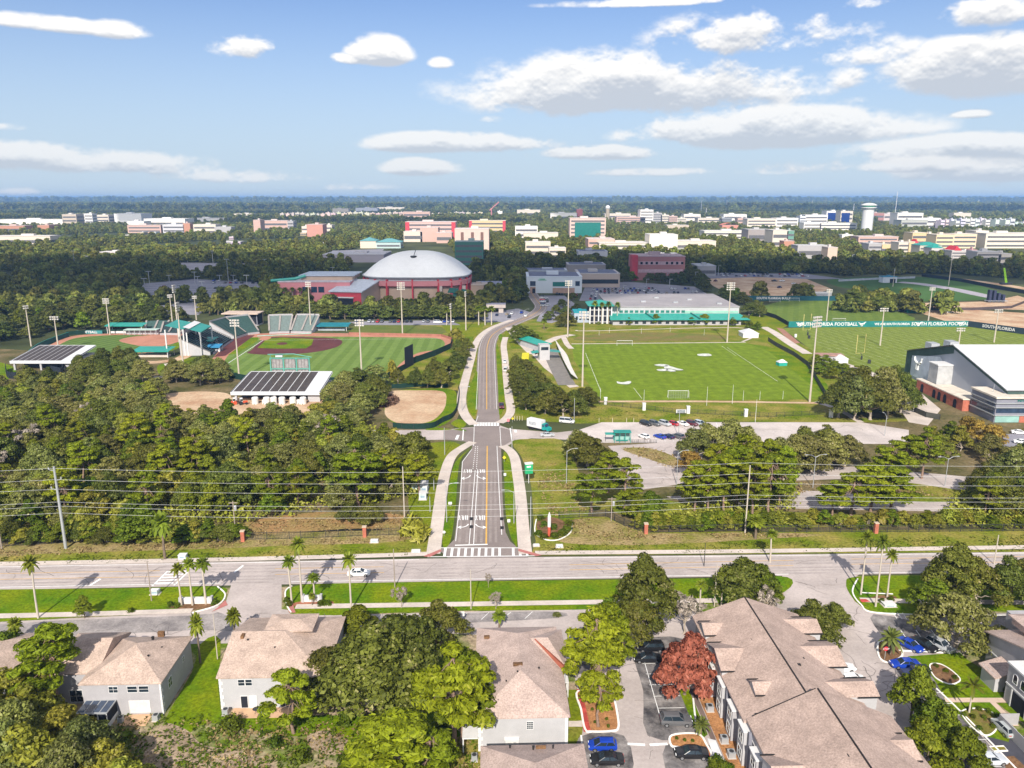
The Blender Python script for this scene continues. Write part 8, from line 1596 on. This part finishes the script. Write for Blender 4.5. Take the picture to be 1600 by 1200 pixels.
# ------------------------------------------------------------------ the far woods: one growth, too many to count
def far_woods():
    pts = []; sc = []; idx = []
    avoid = [W2(a) for a in LOTS] + [W2(a) for a in ([(-100,446),(20,446),(45,432),(25,424),(-100,426)],[(735,468),(800,468),(790,446),(735,448)],[(1085,470),(1300,464),(1330,450),(1300,428),(1085,426)],[(1290,470),(1640,500),(1700,470),(1640,440),(1480,428),(1300,432)],[(1160,540),(1240,515),(1340,468),(1180,468),(1120,462),(1130,520)],[(430,478),(560,486),(745,480),(770,455),(740,425),(700,380),(590,380),(540,425),(430,438)],[(745,505),(770,480),(815,470),(825,425),(970,425),(1000,440),(1180,468),(1180,515),(900,515),(850,500)])]
    def ok(x, y):
        if any(inpoly(x, y, a) for a in avoid): return False
        return not any(abs(x-bx) < bw/2+7 and by-bdp < y < by+bd+4 for bx, by, bw, bd, bdp in FOOT)
    def band(y0, y1, step, wmax, k, keep=1.0):
        y = y0
        while y < y1:
            lim = min(wmax, y*.72+60); x = -lim
            while x < lim:
                a, b = x+random.uniform(-.45,.45)*step, y+random.uniform(-.45,.45)*step
                cl = math.sin(a*.0041+1.3)+math.sin(b*.0037+a*.0013)+math.sin(a*.011-b*.007)*.6
                if random.random() < keep and cl > -1.6 and ok(a, b): pts.append((a, b, 0)); sc.append(random.choice((random.uniform(.5,.9),random.uniform(.8,1.25),random.uniform(1.0,1.5)))*k); idx.append(random.randrange(5))
                x += step
            y += step*.85
    band(520, 1150, 11.0, 2000, 1.0); band(1150, 2300, 14.0, 2000, .98, .9); band(2300, 4200, 22, 3200, 1.5, .92); band(4200, 9000, 52, 6500, 3.2, .9)
    band(9000, 20000, 130, 14000, 6.5, .9)
    # keep what the nearer fields leave free
    keep = [i for i, p in enumerate(pts) if not (p[1] < 620 and -330 < p[0] < -60 and p[1] < 500)]
    me = bpy.data.meshes.new('woodland'); me.from_pydata([pts[i] for i in keep], [], [])
    a = me.attributes.new('size', 'FLOAT', 'POINT'); a.data.foreach_set('value', [sc[i] for i in keep]); a = me.attributes.new('turn', 'FLOAT', 'POINT'); a.data.foreach_set('value', [random.uniform(0,6.28) for i in keep])
    me.materials.append(F_FAR)
    lib = bpy.data.collections.new('far crowns')
    for v in range(5):
        lo = dome_lobes(12, 10.5, 1.2, 18, 1.6, 2.6); cm = lobe_cloud(lo, 520, 1.05, F_FAR, 'far_crown', fill=.12); lib.objects.link(bpy.data.objects.new('far_crown', cm))
    o = tag(put('woodland', me), 'far woodland running to the horizon', None, None, 'stuff')
    gt = bpy.data.node_groups.new('woodland growth', 'GeometryNodeTree'); gt.interface.new_socket('Geometry', in_out='INPUT', socket_type='NodeSocketGeometry'); gt.interface.new_socket('Geometry', in_out='OUTPUT', socket_type='NodeSocketGeometry')
    n = gt.nodes; L = gt.links.new; i = n.new('NodeGroupInput'); ou = n.new('NodeGroupOutput'); mp = n.new('GeometryNodeMeshToPoints'); ip = n.new('GeometryNodeInstanceOnPoints'); ci = n.new('GeometryNodeCollectionInfo'); ci.inputs['Collection'].default_value = lib; ci.inputs['Separate Children'].default_value = True; ci.inputs['Reset Children'].default_value = True
    ip.inputs['Pick Instance'].default_value = True; s1 = n.new('GeometryNodeInputNamedAttribute'); s1.data_type = 'FLOAT'; s1.inputs['Name'].default_value = 'size'; s2 = n.new('GeometryNodeInputNamedAttribute'); s2.data_type = 'FLOAT'; s2.inputs['Name'].default_value = 'turn'
    cx = n.new('ShaderNodeCombineXYZ'); L(s2.outputs['Attribute'], cx.inputs[2]); er = n.new('FunctionNodeEulerToRotation'); L(cx.outputs[0], er.inputs[0])
    L(i.outputs[0], mp.inputs[0]); L(mp.outputs[0], ip.inputs['Points']); L(ci.outputs[0], ip.inputs['Instance']); L(s1.outputs['Attribute'], ip.inputs['Scale']); L(er.outputs[0], ip.inputs['Rotation']); L(ip.outputs[0], ou.inputs[0])
    md = o.modifiers.new('growth', 'NODES'); md.node_group = gt
    print('far trees', len(keep))
# ------------------------------------------------------------------ the campus and town beyond
FOOT = []
CRM, WH, TN, PK, GY, OR, YE, BK = (.60,.52,.42),(.70,.67,.62),(.50,.40,.30),(.55,.33,.27),(.36,.35,.36),(.50,.20,.11),(.66,.46,.20),(.40,.15,.13)
TEALR = (.03,.22,.19)
FAR = [ # x0, x1, base row, top row, depth, colour, storeys, label
 (99,121,354,335,40,TN,3,'tan hospital block with ribbed front beside the white towers'),(121,135,352,336,30,WH,3,'narrow white block between tan hospital and domed tower'),(134,146,354,334,25,WH,4,'white tower block with a rounded top on the far campus'),(151,171,352,336,35,CRM,3,'cream block with a row of dark windows by the blank white box'),(180,222,352,334,70,(.74,.73,.72),0,'large blank white box building'),
 (0,100,354,343,40,WH,0,'long low pale roofed shed at the photo edge'),(-10,40,364,353,30,OR,1,'orange brick row at the photo edge'),(60,78,364,352,40,OR,0,'orange brick gable block among trees'),(-10,80,384,369,30,CRM,1,'long low cream building with flat roof near the photo edge'),(157,200,405,394,18,(.55,.47,.46),1,'low pale office with square windows among shaded trees'),
 (200,226,358,346,40,WH,1,'pale flat roofed works below the blank white box'),(226,290,356,342,60,WH,1,'wide white flat roofed complex on the far campus'),(200,252,364,352,30,PK,2,'pinkish school with rows of windows'),(255,288,364,351,30,(.5,.5,.55),2,'white block with tall blue windows'),(287,298,364,349,20,OR,0,'orange stair tower beside the blue windowed block'),(303,338,366,351,30,CRM,2,'cream building standing on white columns'),(336,362,367,355,25,GY,0,'grey windowless wing beside the columned building'),(300,350,350,341,40,WH,0,'long white roof behind the dark trees'),(366,397,342,334,25,CRM,1,'cream apartment row far beyond the trees'),
 (397,408,366,344,30,PK,0,'pink end tower of the long hospital'),(408,450,362,345,35,PK,2,'long pinkish hospital with tall windows'),(450,459,362,346,30,GY,3,'grey end of the long pinkish hospital'),(472,481,368,354,25,CRM,2,'cream wing beside the orange fronted hall'),(480,505,370,351,35,(.55,.22,.16),0,'orange fronted hall with cream wings'),(505,519,366,352,30,CRM,2,'pale wing on the far side of the orange fronted hall'),
 (520,545,338,326,40,CRM,1,'cream hall rising above the far apartments'),(556,590,336,325,50,(.55,.58,.66),1,'far white roofed works with bluish walls'),(590,632,332,324,40,CRM,1,'far cream complex near the horizon'),
 (563,588,388,377,30,CRM,0,'cream hall with a teal pyramid roof'),(588,626,388,379,30,(.35,.5,.5),1,'long low hall with pale teal roof'),
 (634,712,374,347,45,(.60,.36,.32),4,'large pink and red striped hospital'),(631,660,378,362,30,CRM,1,'cream block in front of the striped hospital'),(657,685,378,356,30,PK,0,'stepped pink block in front of the striped hospital'),(682,706,380,364,30,PK,1,'low pink wing in front of the striped hospital'),(733,790,365,345,40,YE,3,'yellow apartment block with crimson ends'),(711,764,398,358,40,(.58,.42,.36),0,'pale pink tower with three dark strips'),
 (711,755,414,378,26,(.04,.22,.16),4,'green glass block in front of the pale pink tower'),(630,672,346,331,30,PK,2,'white and pink apartment slab beyond the striped hospital'),(777,785,340,330,15,WH,0,'small white tower near the crane'),
 (808,844,340,328,40,CRM,1,'cream apartment cluster far up the avenue'),(860,902,346,333,40,WH,1,'white hall with a red tower at its end'),(901,910,346,327,20,(.55,.10,.08),0,'red tower at the end of the white hall'),(890,946,373,341,35,(.60,.40,.34),5,'pink framed block with a green glass front'),(805,840,372,354,30,WH,2,'white parapeted building among the campus trees'),(818,872,376,364,30,CRM,0,'low cream roofs behind the campus trees'),
 (821,860,400,379,30,(.60,.52,.40),2,'tan office block nearest the green glass tower'),(858,884,404,388,26,CRM,2,'cream office wing beside the tan office block'),(919,960,392,374,50,(.56,.32,.25),2,'wide orange pink building with flat roofs'),(936,1012,394,380,50,CRM,2,'wide cream building in front of the orange pink one'),(945,985,348,334,40,CRM,2,'cream block behind the small water tower'),
 (963,1008,352,339,40,PK,4,'lower pinkish wing of the big hospital'),(1000,1020,352,328,50,(.74,.71,.66),5,'tallest white slab of the big hospital'),(1020,1034,352,333,40,GY,5,'grey tower of the big hospital'),(1032,1045,352,336,40,CRM,4,'cream shoulder of the big hospital'),(1044,1058,352,338,35,PK,4,'pinkish bay of the hospital beside the cream shoulder'),(1058,1072,352,341,35,CRM,3,'low cream bay at the end of the hospital'),
 (1068,1094,350,335,40,(.72,.66,.58),2,'bright cream block behind the hospital end'),(1090,1128,352,341,40,CRM,2,'long cream laboratory with few windows'),(1123,1143,352,341,30,(.2,.22,.26),3,'dark striped block between cream laboratories'),(1130,1166,350,335,50,WH,2,'white laboratory rising behind the dark striped block'),(1152,1167,354,341,30,PK,2,'pink tower beside the dark striped block'),(1167,1212,358,342,40,(.66,.56,.45),3,'sandy block with rows of windows'),
 (1128,1153,362,352,30,(.62,.20,.14),0,'low building with a salmon red curved roof'),(1014,1058,394,367,40,(.70,.64,.54),0,'plain cream block with a notched top'),(1056,1118,392,377,40,CRM,1,'low cream building beside the plain notched block'),(1042,1076,362,352,30,TN,0,'low tan hall among the hospital trees'),(1100,1170,374,361,40,(.64,.59,.50),2,'long cream building with a line of palms'),(1168,1206,380,359,40,(.30,.26,.25),1,'dark grey fronted building beside the cream one'),
 (1206,1230,388,360,40,CRM,2,'cream campus block next to a dark front'),(1228,1239,388,361,20,(.10,.30,.22),3,'small green glass stair block'),(1224,1240,392,377,20,OR,0,'low orange brick block below the green glass stairs'),(1212,1246,358,341,40,WH,3,'white hospital wing with striped floors'),(1249,1258,356,338,30,(.60,.64,.70),4,'pale blue tower at the far hospital'),(1257,1292,354,336,40,WH,3,'white hospital centre with a step'),(1290,1313,350,330,40,(.66,.66,.66),0,'pale block with a big blue glass front'),(1312,1331,352,330,35,CRM,3,'cream tower beside the blue glass front'),
 (1255,1282,364,348,30,WH,3,'white parking deck nearest the blue glass block'),(1280,1338,364,349,36,(.68,.64,.58),3,'long white parking deck with dark bands'),(1245,1294,404,384,24,GY,1,'long grey dormitory in shade'),(1292,1307,408,387,20,(.55,.40,.30),0,'tan end wall of the grey dormitory'),(1315,1332,378,367,20,WH,1,'small white block below the water tower'),(1340,1402,388,370,30,PK,3,'pink tan dormitory with rows of dark windows'),(1356,1377,398,381,25,GY,2,'grey wing beside the pink tan dormitory'),(1376,1390,398,382,22,YE,1,'small yellow wing beside the pink tan dormitory'),
 (1362,1380,350,333,30,BK,2,'crimson apartment slab behind the water tower'),(1380,1404,350,334,30,(.55,.44,.42),2,'pinkish apartment slab behind the water tower'),(1400,1440,358,333,40,WH,3,'white stepped apartment slab'),(1407,1448,360,344,40,(.38,.40,.36),2,'grey green apartment block with dark core'),(1440,1468,358,341,35,WH,2,'white block beside the grey green apartments'),(1489,1516,346,333,30,CRM,0,'plain cream block above the arcaded row'),
 (1424,1448,384,364,30,YE,2,'yellow residence with white top'),(1447,1463,384,366,30,(.64,.50,.34),2,'sandy residence between yellow ones'),(1461,1488,388,367,30,(.70,.52,.28),3,'broad yellow residence with square windows'),(1488,1524,388,366,30,(.68,.52,.32),3,'longest of the yellow residences, with white parapet'),(1522,1542,386,361,30,CRM,2,'cream residence with raised roof'),(1538,1620,388,365,36,(.66,.58,.46),3,'cream residence at the photo edge'),
 (1403,1419,394,379,24,CRM,2,'cream dormitory beside the yellow stair tower'),(1418,1428,394,378,16,YE,0,'yellow stair tower of the dormitories'),(1427,1436,394,380,14,(.62,.58,.52),1,'pale dormitory wing with red roof'),(1436,1470,398,384,24,(.50,.46,.36),2,'dormitory row with green roofs'),(1454,1472,404,388,20,(.52,.48,.46),2,'grey dormitory half hidden by trees'),(1485,1508,412,392,22,(.46,.43,.42),4,'grey dormitory with a grid of windows'),(1507,1517,412,394,20,(.62,.56,.48),2,'pale link beside the red stair tower'),(1516,1524,410,391,16,(.58,.05,.06),0,'red stair tower of the grey dormitory'),(1524,1562,418,394,22,(.48,.44,.42),4,'long grey dormitory with rows of windows'),(1558,1578,418,397,20,(.62,.54,.45),2,'tan end of the long grey dormitory'),
 (990,1069,438,401,36,(.46,.15,.15),0,'big crimson pink building with bands of square windows'),(1090,1118,432,416,30,GY,1,'grey flat roofed building behind the crimson pink one'),(1010,1062,408,398,30,(.42,.40,.42),0,'low grey roofs behind the crimson pink building'),(505,600,410,398,60,(.26,.24,.30),0,'dark flat deck of the parking structure behind the dome')]
WINM = M('far dark glazing',(.13,.125,.13),.3)
for x0, x1, yb, yt, dp, col, rows, lb in FAR:
    g_ = sum(col)/3; cr_ = (g_*1.13, g_*1.0, g_*.87); col = tuple((c*.72+k*.28)*1.06 for c, k in zip(col, cr_))
    t, L, h, d = bld(lb, x0, x1, yb, yt, dp, col, rows, 0, True, 'campus_building', roofc=tuple(min(.8,c*.55+.28) for c in col), winm=WINM)
    FOOT.append((t.location.x, t.location.y, L, dp, 40+h*1.2))
    if 'pink framed' in lb: add(t,'window_wall',TEALG,-L*.36,L*.36,-.6,-.2,h*.06,h*.8)
    if 'blue glass front' in lb: add(t,'window_wall',M('deep blue glass',(.01,.03,.16),.15),-L*.42,L*.25,-.6,-.2,h*.2,h*.88)
    if 'three dark strips' in lb:
        for k in (-.28,.02,.3): add(t,'window',M('brown strip',(.18,.10,.08)),L*k-2,L*k+2,-.4,0,h*.2,h*.88)
    if 'crimson ends' in lb or 'pink and red striped' in lb:
        for k in ((-.5,-.42),(.42,.5)): add(t,'end_panel',CRIM,L*k[0],L*k[1],-.5,0,0,h)
    if 'bands of square windows' in lb:
        for z in (.33,.66): add(t,'window_band',M('pink stone',(.55,.36,.37)),-L*.42,L*.46,-.3,-.02,h*z,h*(z+.14))
        for i in range(9):
            if i != 4:
                add(t,'window',DARKIN,-L*.38+i*L*.1,-L*.38+i*L*.1+2.2,-.42,-.31,h*.68,h*.78)
        add(t,'corner_tower',CRIM,-L*.55,-L*.44,-3,10,0,h*1.06)
    if 'teal pyramid' in lb or 'pale teal roof' in lb: r = MB(); hip(r,-L/2,L/2,0,dp,h+.7,5,'x',1); r.build('roof', M('faded teal roof',(.12,.30,.31)), t)
    if 'curved roof' in lb: r = MB(); r.grid([[(-L/2+L*i/10, y, h+.65+4.5*math.sin(math.pi*i/10)) for i in range(11)] for y in (0,dp)]); r.build('roof', M('salmon roof',(.6,.2,.14)), t)
    if 'red roof' in lb or lb.startswith('longest') : pass
    if 'green roofs' in lb or 'half hidden by trees' in lb: r = MB(); hip(r,-L/2,L/2,0,dp,h+.7,4,'x',.5); r.build('roof', GREENROOF, t)
    if 'with red roof' in lb or 'grid of windows' in lb: r = MB(); hip(r,-L*.3,L*.1,0,dp,h+.7,5,'y',.5); r.build('roof', RED, t)
# apartment rows far off: each house a thing
def row(x0, x1, yb, yt, n, col, label, group):
    for i in range(n):
        a = x0+(x1-x0)*i/n; b = a+(x1-x0)/n*random.uniform(.72,.95); j = random.uniform(-1.5,1.0); c = tuple(k*random.uniform(.85,1.12) for k in col)
        t, L, h, d = bld(label, a, b, yb+j*.6, yt+j+random.uniform(-1.2,1.2), 25, c, random.choice((1,2,2,3)), 0, True, 'apartment_house', roofc=tuple(min(.8,k*.6+.22) for k in c), winm=WINM, group=group); FOOT.append((t.location.x, t.location.y, L, 25, 60))
row(438,525,344,334,11,CRM,'pale apartment house in the row left of the far halls beyond the wood','far pale apartments'); row(525,632,343,333,12,CRM,'cream apartment house in the row behind the striped hospital','far cream apartments'); row(672,756,340,333,9,CRM,'low cream apartment house in the row toward the crane','low cream apartments by the crane')
row(1469,1585,359,344,15,(.70,.68,.66),'white gabled house in the arcaded row below the plain cream block','white arcaded row'); row(1585,1660,356,347,6,WH,'white house past the arcaded row at the photo edge','white houses at the photo edge')
for (x0, x1, y0, n) in [(-20,420,327,9),(420,800,321,8),(800,1240,325,12),(1240,1640,328,14),(-20,560,332,8),(1100,1640,322,9),(60,80,320,2)]:
    for i in range(n):
        x = random.uniform(x0,x1); w = random.uniform(5,22); t, L, h, d = bld('low pale roof glimpsed among the trees toward the horizon', x, x+w, y0+random.uniform(-1,2), y0-random.uniform(.6,2.2), 40, tuple(c*random.uniform(.8,1.1) for c in WH), 0, 0, name='distant_building', group='pale roofs toward the horizon'); FOOT.append((t.location.x, t.location.y, L, 40, 60))
for i in range(70):
    x = random.choice((random.uniform(0,620),random.uniform(0,620),random.uniform(780,1600))); y = random.uniform(340,398) if x < 620 else random.uniform(336,396); w = random.uniform(5,16)*(y-300)/70
    if 505 < x < 800 and y > 366: continue
    t, L, h, d = bld('small pale roofed building showing between the campus trees', x, x+w, y, y-random.uniform(2.2,4.5), 20, tuple(c*random.uniform(.7,1.1) for c in random.choice((CRM,WH,WH,TN))), 1, 0, name='small_building', group='small buildings between the campus trees', winm=WINM); FOOT.append((t.location.x, t.location.y, L, 20, 22))
# towers
def water_tower():
    p = P(1353,366); t = thing('water_tower', 'tall white water tower with a flared green banded head', 'water tower', p); h = Z(p.y,317.5); px = 1/PXM(366)
    r = 8.3*px; m = MB(); m.lathe([(r,0),(r,h*.80)],24); m.build('shaft', WHITE, t, smooth=True); m = MB(); m.lathe([(r,h*.78),(r*1.15,h*.81),(r*1.38,h*.855),(r*1.38,h*.88)],24); m.build('collar', WHITE, t); m = MB(); m.lathe([(r*1.05,h*.881),(r*1.2,h*.93)],24); m.build('green_band', GRN, t); m = MB(); m.lathe([(r*1.4,h*.931),(r*1.38,h*.95),(r*.9,h*.99),(r*.1,h*1.01)],24); m.build('cap', WHITE, t)
    FOOT.append((p.x,p.y,30,20,30))
    p = P(949,350); t = thing('water_tower', 'small tan water tower with a white round top', 'water tower', p); h = Z(p.y,321); m = MB(); r = 3.0/PXM(350); m.lathe([(r,0),(r,h*.84)],16); m.build('shaft', M('tan shaft',(.36,.30,.22)), t); m = MB(); m.lathe([(r*1.2,h*.84),(r*1.2,h*.92),(r*.8,h*.99),(r*.1,h*1.02)],16); m.build('tank_top', WHITE, t); FOOT.append((p.x,p.y,20,20,30))
water_tower()
p = P(768,345); t = thing('tower_crane', 'pink tower crane with a raised jib', 'crane', p); h = Z(p.y,327); m = MB(); m.tube([(0,0,0),(0,0,h)],[2.2,2.0],4); m.build('mast', PINKM, t); m = MB(); m.tube([(-6,0,h-4),(26,0,h+24)],1.8,4); m.build('jib', PINKM, t)
for px, yb, yt, lb in [(1398,340,299,'tallest thin white radio mast above the horizon'),(1095,336,313,'white radio mast beside the lattice one near the hospital'),(1103,338,325,'short white mast in front of the far wood'),(1135,330,312,'tall thin mast on the horizon above the laboratories'),(1268,328,313,'thin mast on the horizon above the pale blue tower'),(427,322,311,'thin mast on the horizon above the long pinkish hospital'),(491,325,313,'thin mast on the horizon above the far cream hall'),(566,324,312,'bluish thin mast on the horizon above the far works'),(1528,324,312,'thin mast on the horizon above the yellow residences'),(1333,334,318,'thin mast between the blue glass block and water tower'),(758,326,314,'thin mast on the horizon near the crane'),(924,326,312,'thin mast on the horizon above the pink framed block')]:
    p = P(px,yb); h = Z(p.y,yt); t = thing('radio_mast', lb, 'mast', p); m = MB(); r = .55*p.y/1200; m.tube([(0,0,0),(0,0,h)],[r,r*.6],5); m.build('shaft', WHITE, t)
# lamps and cars of the middle distance
for i, (px, py, pt) in enumerate([(118,424,392),(58,424,408),(137,412,400),(293,410,395),(333,412,392),(357,440,405),(305,444,425),(265,444,430),(234,447,424),(228,466,435),(365,442,430),(310,450,432),(415,428,405),(455,428,413),(477,424,410),(535,424,412),(520,428,418),(600,428,405),(345,455,430),(388,470,430),(318,470,440)]):
    p = P(px,py); h = Z(p.y,pt); t = thing('street_lamp', 'pale lamp post rising among the shaded trees and car parks behind the ball fields', 'street light', p, 0, 'lamp posts behind the ball fields'); m = MB(); m.tube([(0,0,0),(0,0,h)],[.3,.2],5); m.build('shaft', METAL, t); m = MB(); m.box(-2.2,2.2,-.3,.3,h-.2,h+.15); m.build('lamp_head', METAL, t)
for i, (px, py, pt) in enumerate([(1010,446,436),(1046,450,436),(1042,440,427),(1086,445,425),(1096,420,400),(1122,432,415),(1220,408,394),(1245,410,396),(1312,412,398),(1331,412,398),(1373,415,400),(974,460,446),(1195,410,398),(1410,415,400)]):
    p = P(px,py); h = Z(p.y,pt); t = thing('street_lamp', 'pale lamp post in the car parks beyond the athletics building', 'street light', p, 0, 'lamp posts beyond the athletics building'); m = MB(); m.tube([(0,0,0),(0,0,h)],[.28,.2],5); m.build('shaft', METAL, t); m = MB(); m.box(-.2,2.4,-.25,.25,h-.2,h+.12); m.build('lamp_head', METAL, t)
CC = [CW,CW,CSV,CSV,CGY,CBK,CBK,CNV,CBL,CRD,CTN,(.5,.52,.55)]
def lot(px, rows, n, ang, label, group, fill=.85):
    """parked cars in rows across a four-cornered lot"""
    A, B, C, D = [P(*p) for p in px]
    for r in range(rows):
        f = (r+.5)/rows; a, b = A.lerp(D,f), B.lerp(C,f)
        for i in range(n):
            if random.random() < fill: p = a.lerp(b,(i+.5)/n); car(random.choice(('sedan','suv','hatch','suv')), (p.x,p.y,.08), R(ang)+random.choice((0,math.pi)), random.choice(CC), label, group, False)
lot([(918,470),(1045,466),(1020,450),(925,452)],5,17,85,'car in the crowded lot behind the athletics building','cars behind the athletics building',.8); lot([(1040,462),(1095,460),(1080,449),(1035,450)],2,9,85,'car in the crowded lot behind the athletics building','cars behind the athletics building',.5)
lot([(845,480),(858,480),(853,463),(846,463)],6,2,0,'car in the short rows before the white hall','cars before the white hall',.9); lot([(868,463),(905,465),(900,459),(868,458)],1,8,80,'car in the short rows before the white hall','cars before the white hall')
lot([(1085,433),(1270,434),(1250,428),(1085,427)],2,26,90,'car in the long row behind the earthworks','cars in the row behind the earthworks',.85); lot([(1245,418),(1345,418),(1340,411),(1250,411)],3,20,90,'car in the crowded lot below the grey dormitory','cars below the grey dormitory',.8)
lot([(235,466),(400,464),(400,446),(240,447)],5,14,88,'car in the nearly empty shaded lot behind the softball field','cars in the shaded lot behind softball',.12); lot([(330,444),(418,446),(416,436),(330,438)],2,10,88,'car in the nearly empty shaded lot behind the softball field','cars in the shaded lot behind softball',.6)
lot([(545,506),(720,505),(715,502),(550,502)],1,26,90,'car in the row under the trees behind the ball fields','cars under the trees behind the ball fields',.75); lot([(745,502),(830,497),(815,487),(750,494)],2,9,80,'car beside the walkway bridge','cars beside the walkway bridge',.6)
far_woods()
# ------------------------------------------------------------------ a real cloud high behind the viewer, whose shade lies over the middle of the land
def shade_cloud(label, blobs, alt=900.0):
    """blobs: ground ellipses (x, y, half width, half depth) that the cloud should shade"""
    k = alt/math.tan(SUN_EL); dx, dy = -k*math.sin(SUN_AZ), -k*math.cos(SUN_AZ); mb = MB()
    for (x, y, a, b) in blobs:
        n = 28; cx, cy = x+dx, y+dy; rows = []
        ph = random.uniform(0,6); rad = [1+.10*math.sin(3*q+ph)+.07*math.sin(7*q+ph*2)+.05*math.sin(13*q+ph) for q in [2*math.pi*i/n for i in range(n)]]
        for f, z in ((.05,-14),(.75,-12),(1.0,0),(.9,22),(.6,52),(.25,70),(.02,76)): rows.append([(cx+a*f*rad[i]*math.cos(2*math.pi*i/n), cy+b*f*rad[i]*math.sin(2*math.pi*i/n), alt+z*min(1,a/200)) for i in range(n)])
        mb.grid(rows, 0, True)
    m = bpy.data.materials.get('thin cloud')
    if m is None:                                                        # a thin cloud: part of the sun comes through
        m = bpy.data.materials.new('thin cloud'); m.use_nodes = True; t = m.node_tree; t.nodes.clear(); d = nd(t,'ShaderNodeBsdfDiffuse'); d.inputs[0].default_value = (.85,.85,.86,1); x = nd(t,'ShaderNodeBsdfTransparent'); s = nd(t,'ShaderNodeMixShader',i_0=.55); o = nd(t,'ShaderNodeOutputMaterial'); L = t.links.new; L(d.outputs[0],s.inputs[1]); L(x.outputs[0],s.inputs[2]); L(s.outputs[0],o.inputs[0])
    return tag(mb.build('cloud', m, None, smooth=True), label, 'cloud')
def gp(x, y): p = P(x, y); return p.x, p.y
shade_cloud('broad white cloud overhead whose shade darkens the arena and woods around', [(-120,700,330,170),(140,700,230,130),(-420,690,260,140),(-120,860,420,130),(330,760,220,90),(-620,760,260,160),(560,800,260,80),(120,860,260,80)])
shade_cloud('small white cloud farther back overhead, shading the far woods', [(-500,2350,600,170),(-1500,2600,700,200),(500,2700,400,150),(-1300,3500,1300,260),(900,3700,900,220),(300,4700,1900,330),(-2300,4600,1100,300),(2200,4300,800,260)], 1100)
# ------------------------------------------------------------------ the air
def haze():
    mb = MB(); mb.box(-34000,34000,-1500,28000,-1.5,112)
    m = bpy.data.materials.new('hazy air'); m.use_nodes = True; t = m.node_tree; t.nodes.clear(); v = nd(t,'ShaderNodeVolumePrincipled'); v.inputs['Color'].default_value = (.30,.56,1.0,1); v.inputs['Density'].default_value = .00009; v.inputs['Anisotropy'].default_value = .0
    o = nd(t,'ShaderNodeOutputMaterial'); t.links.new(v.outputs[0], o.inputs['Volume']); tag(mb.build('haze', m), kind='stuff')
haze()
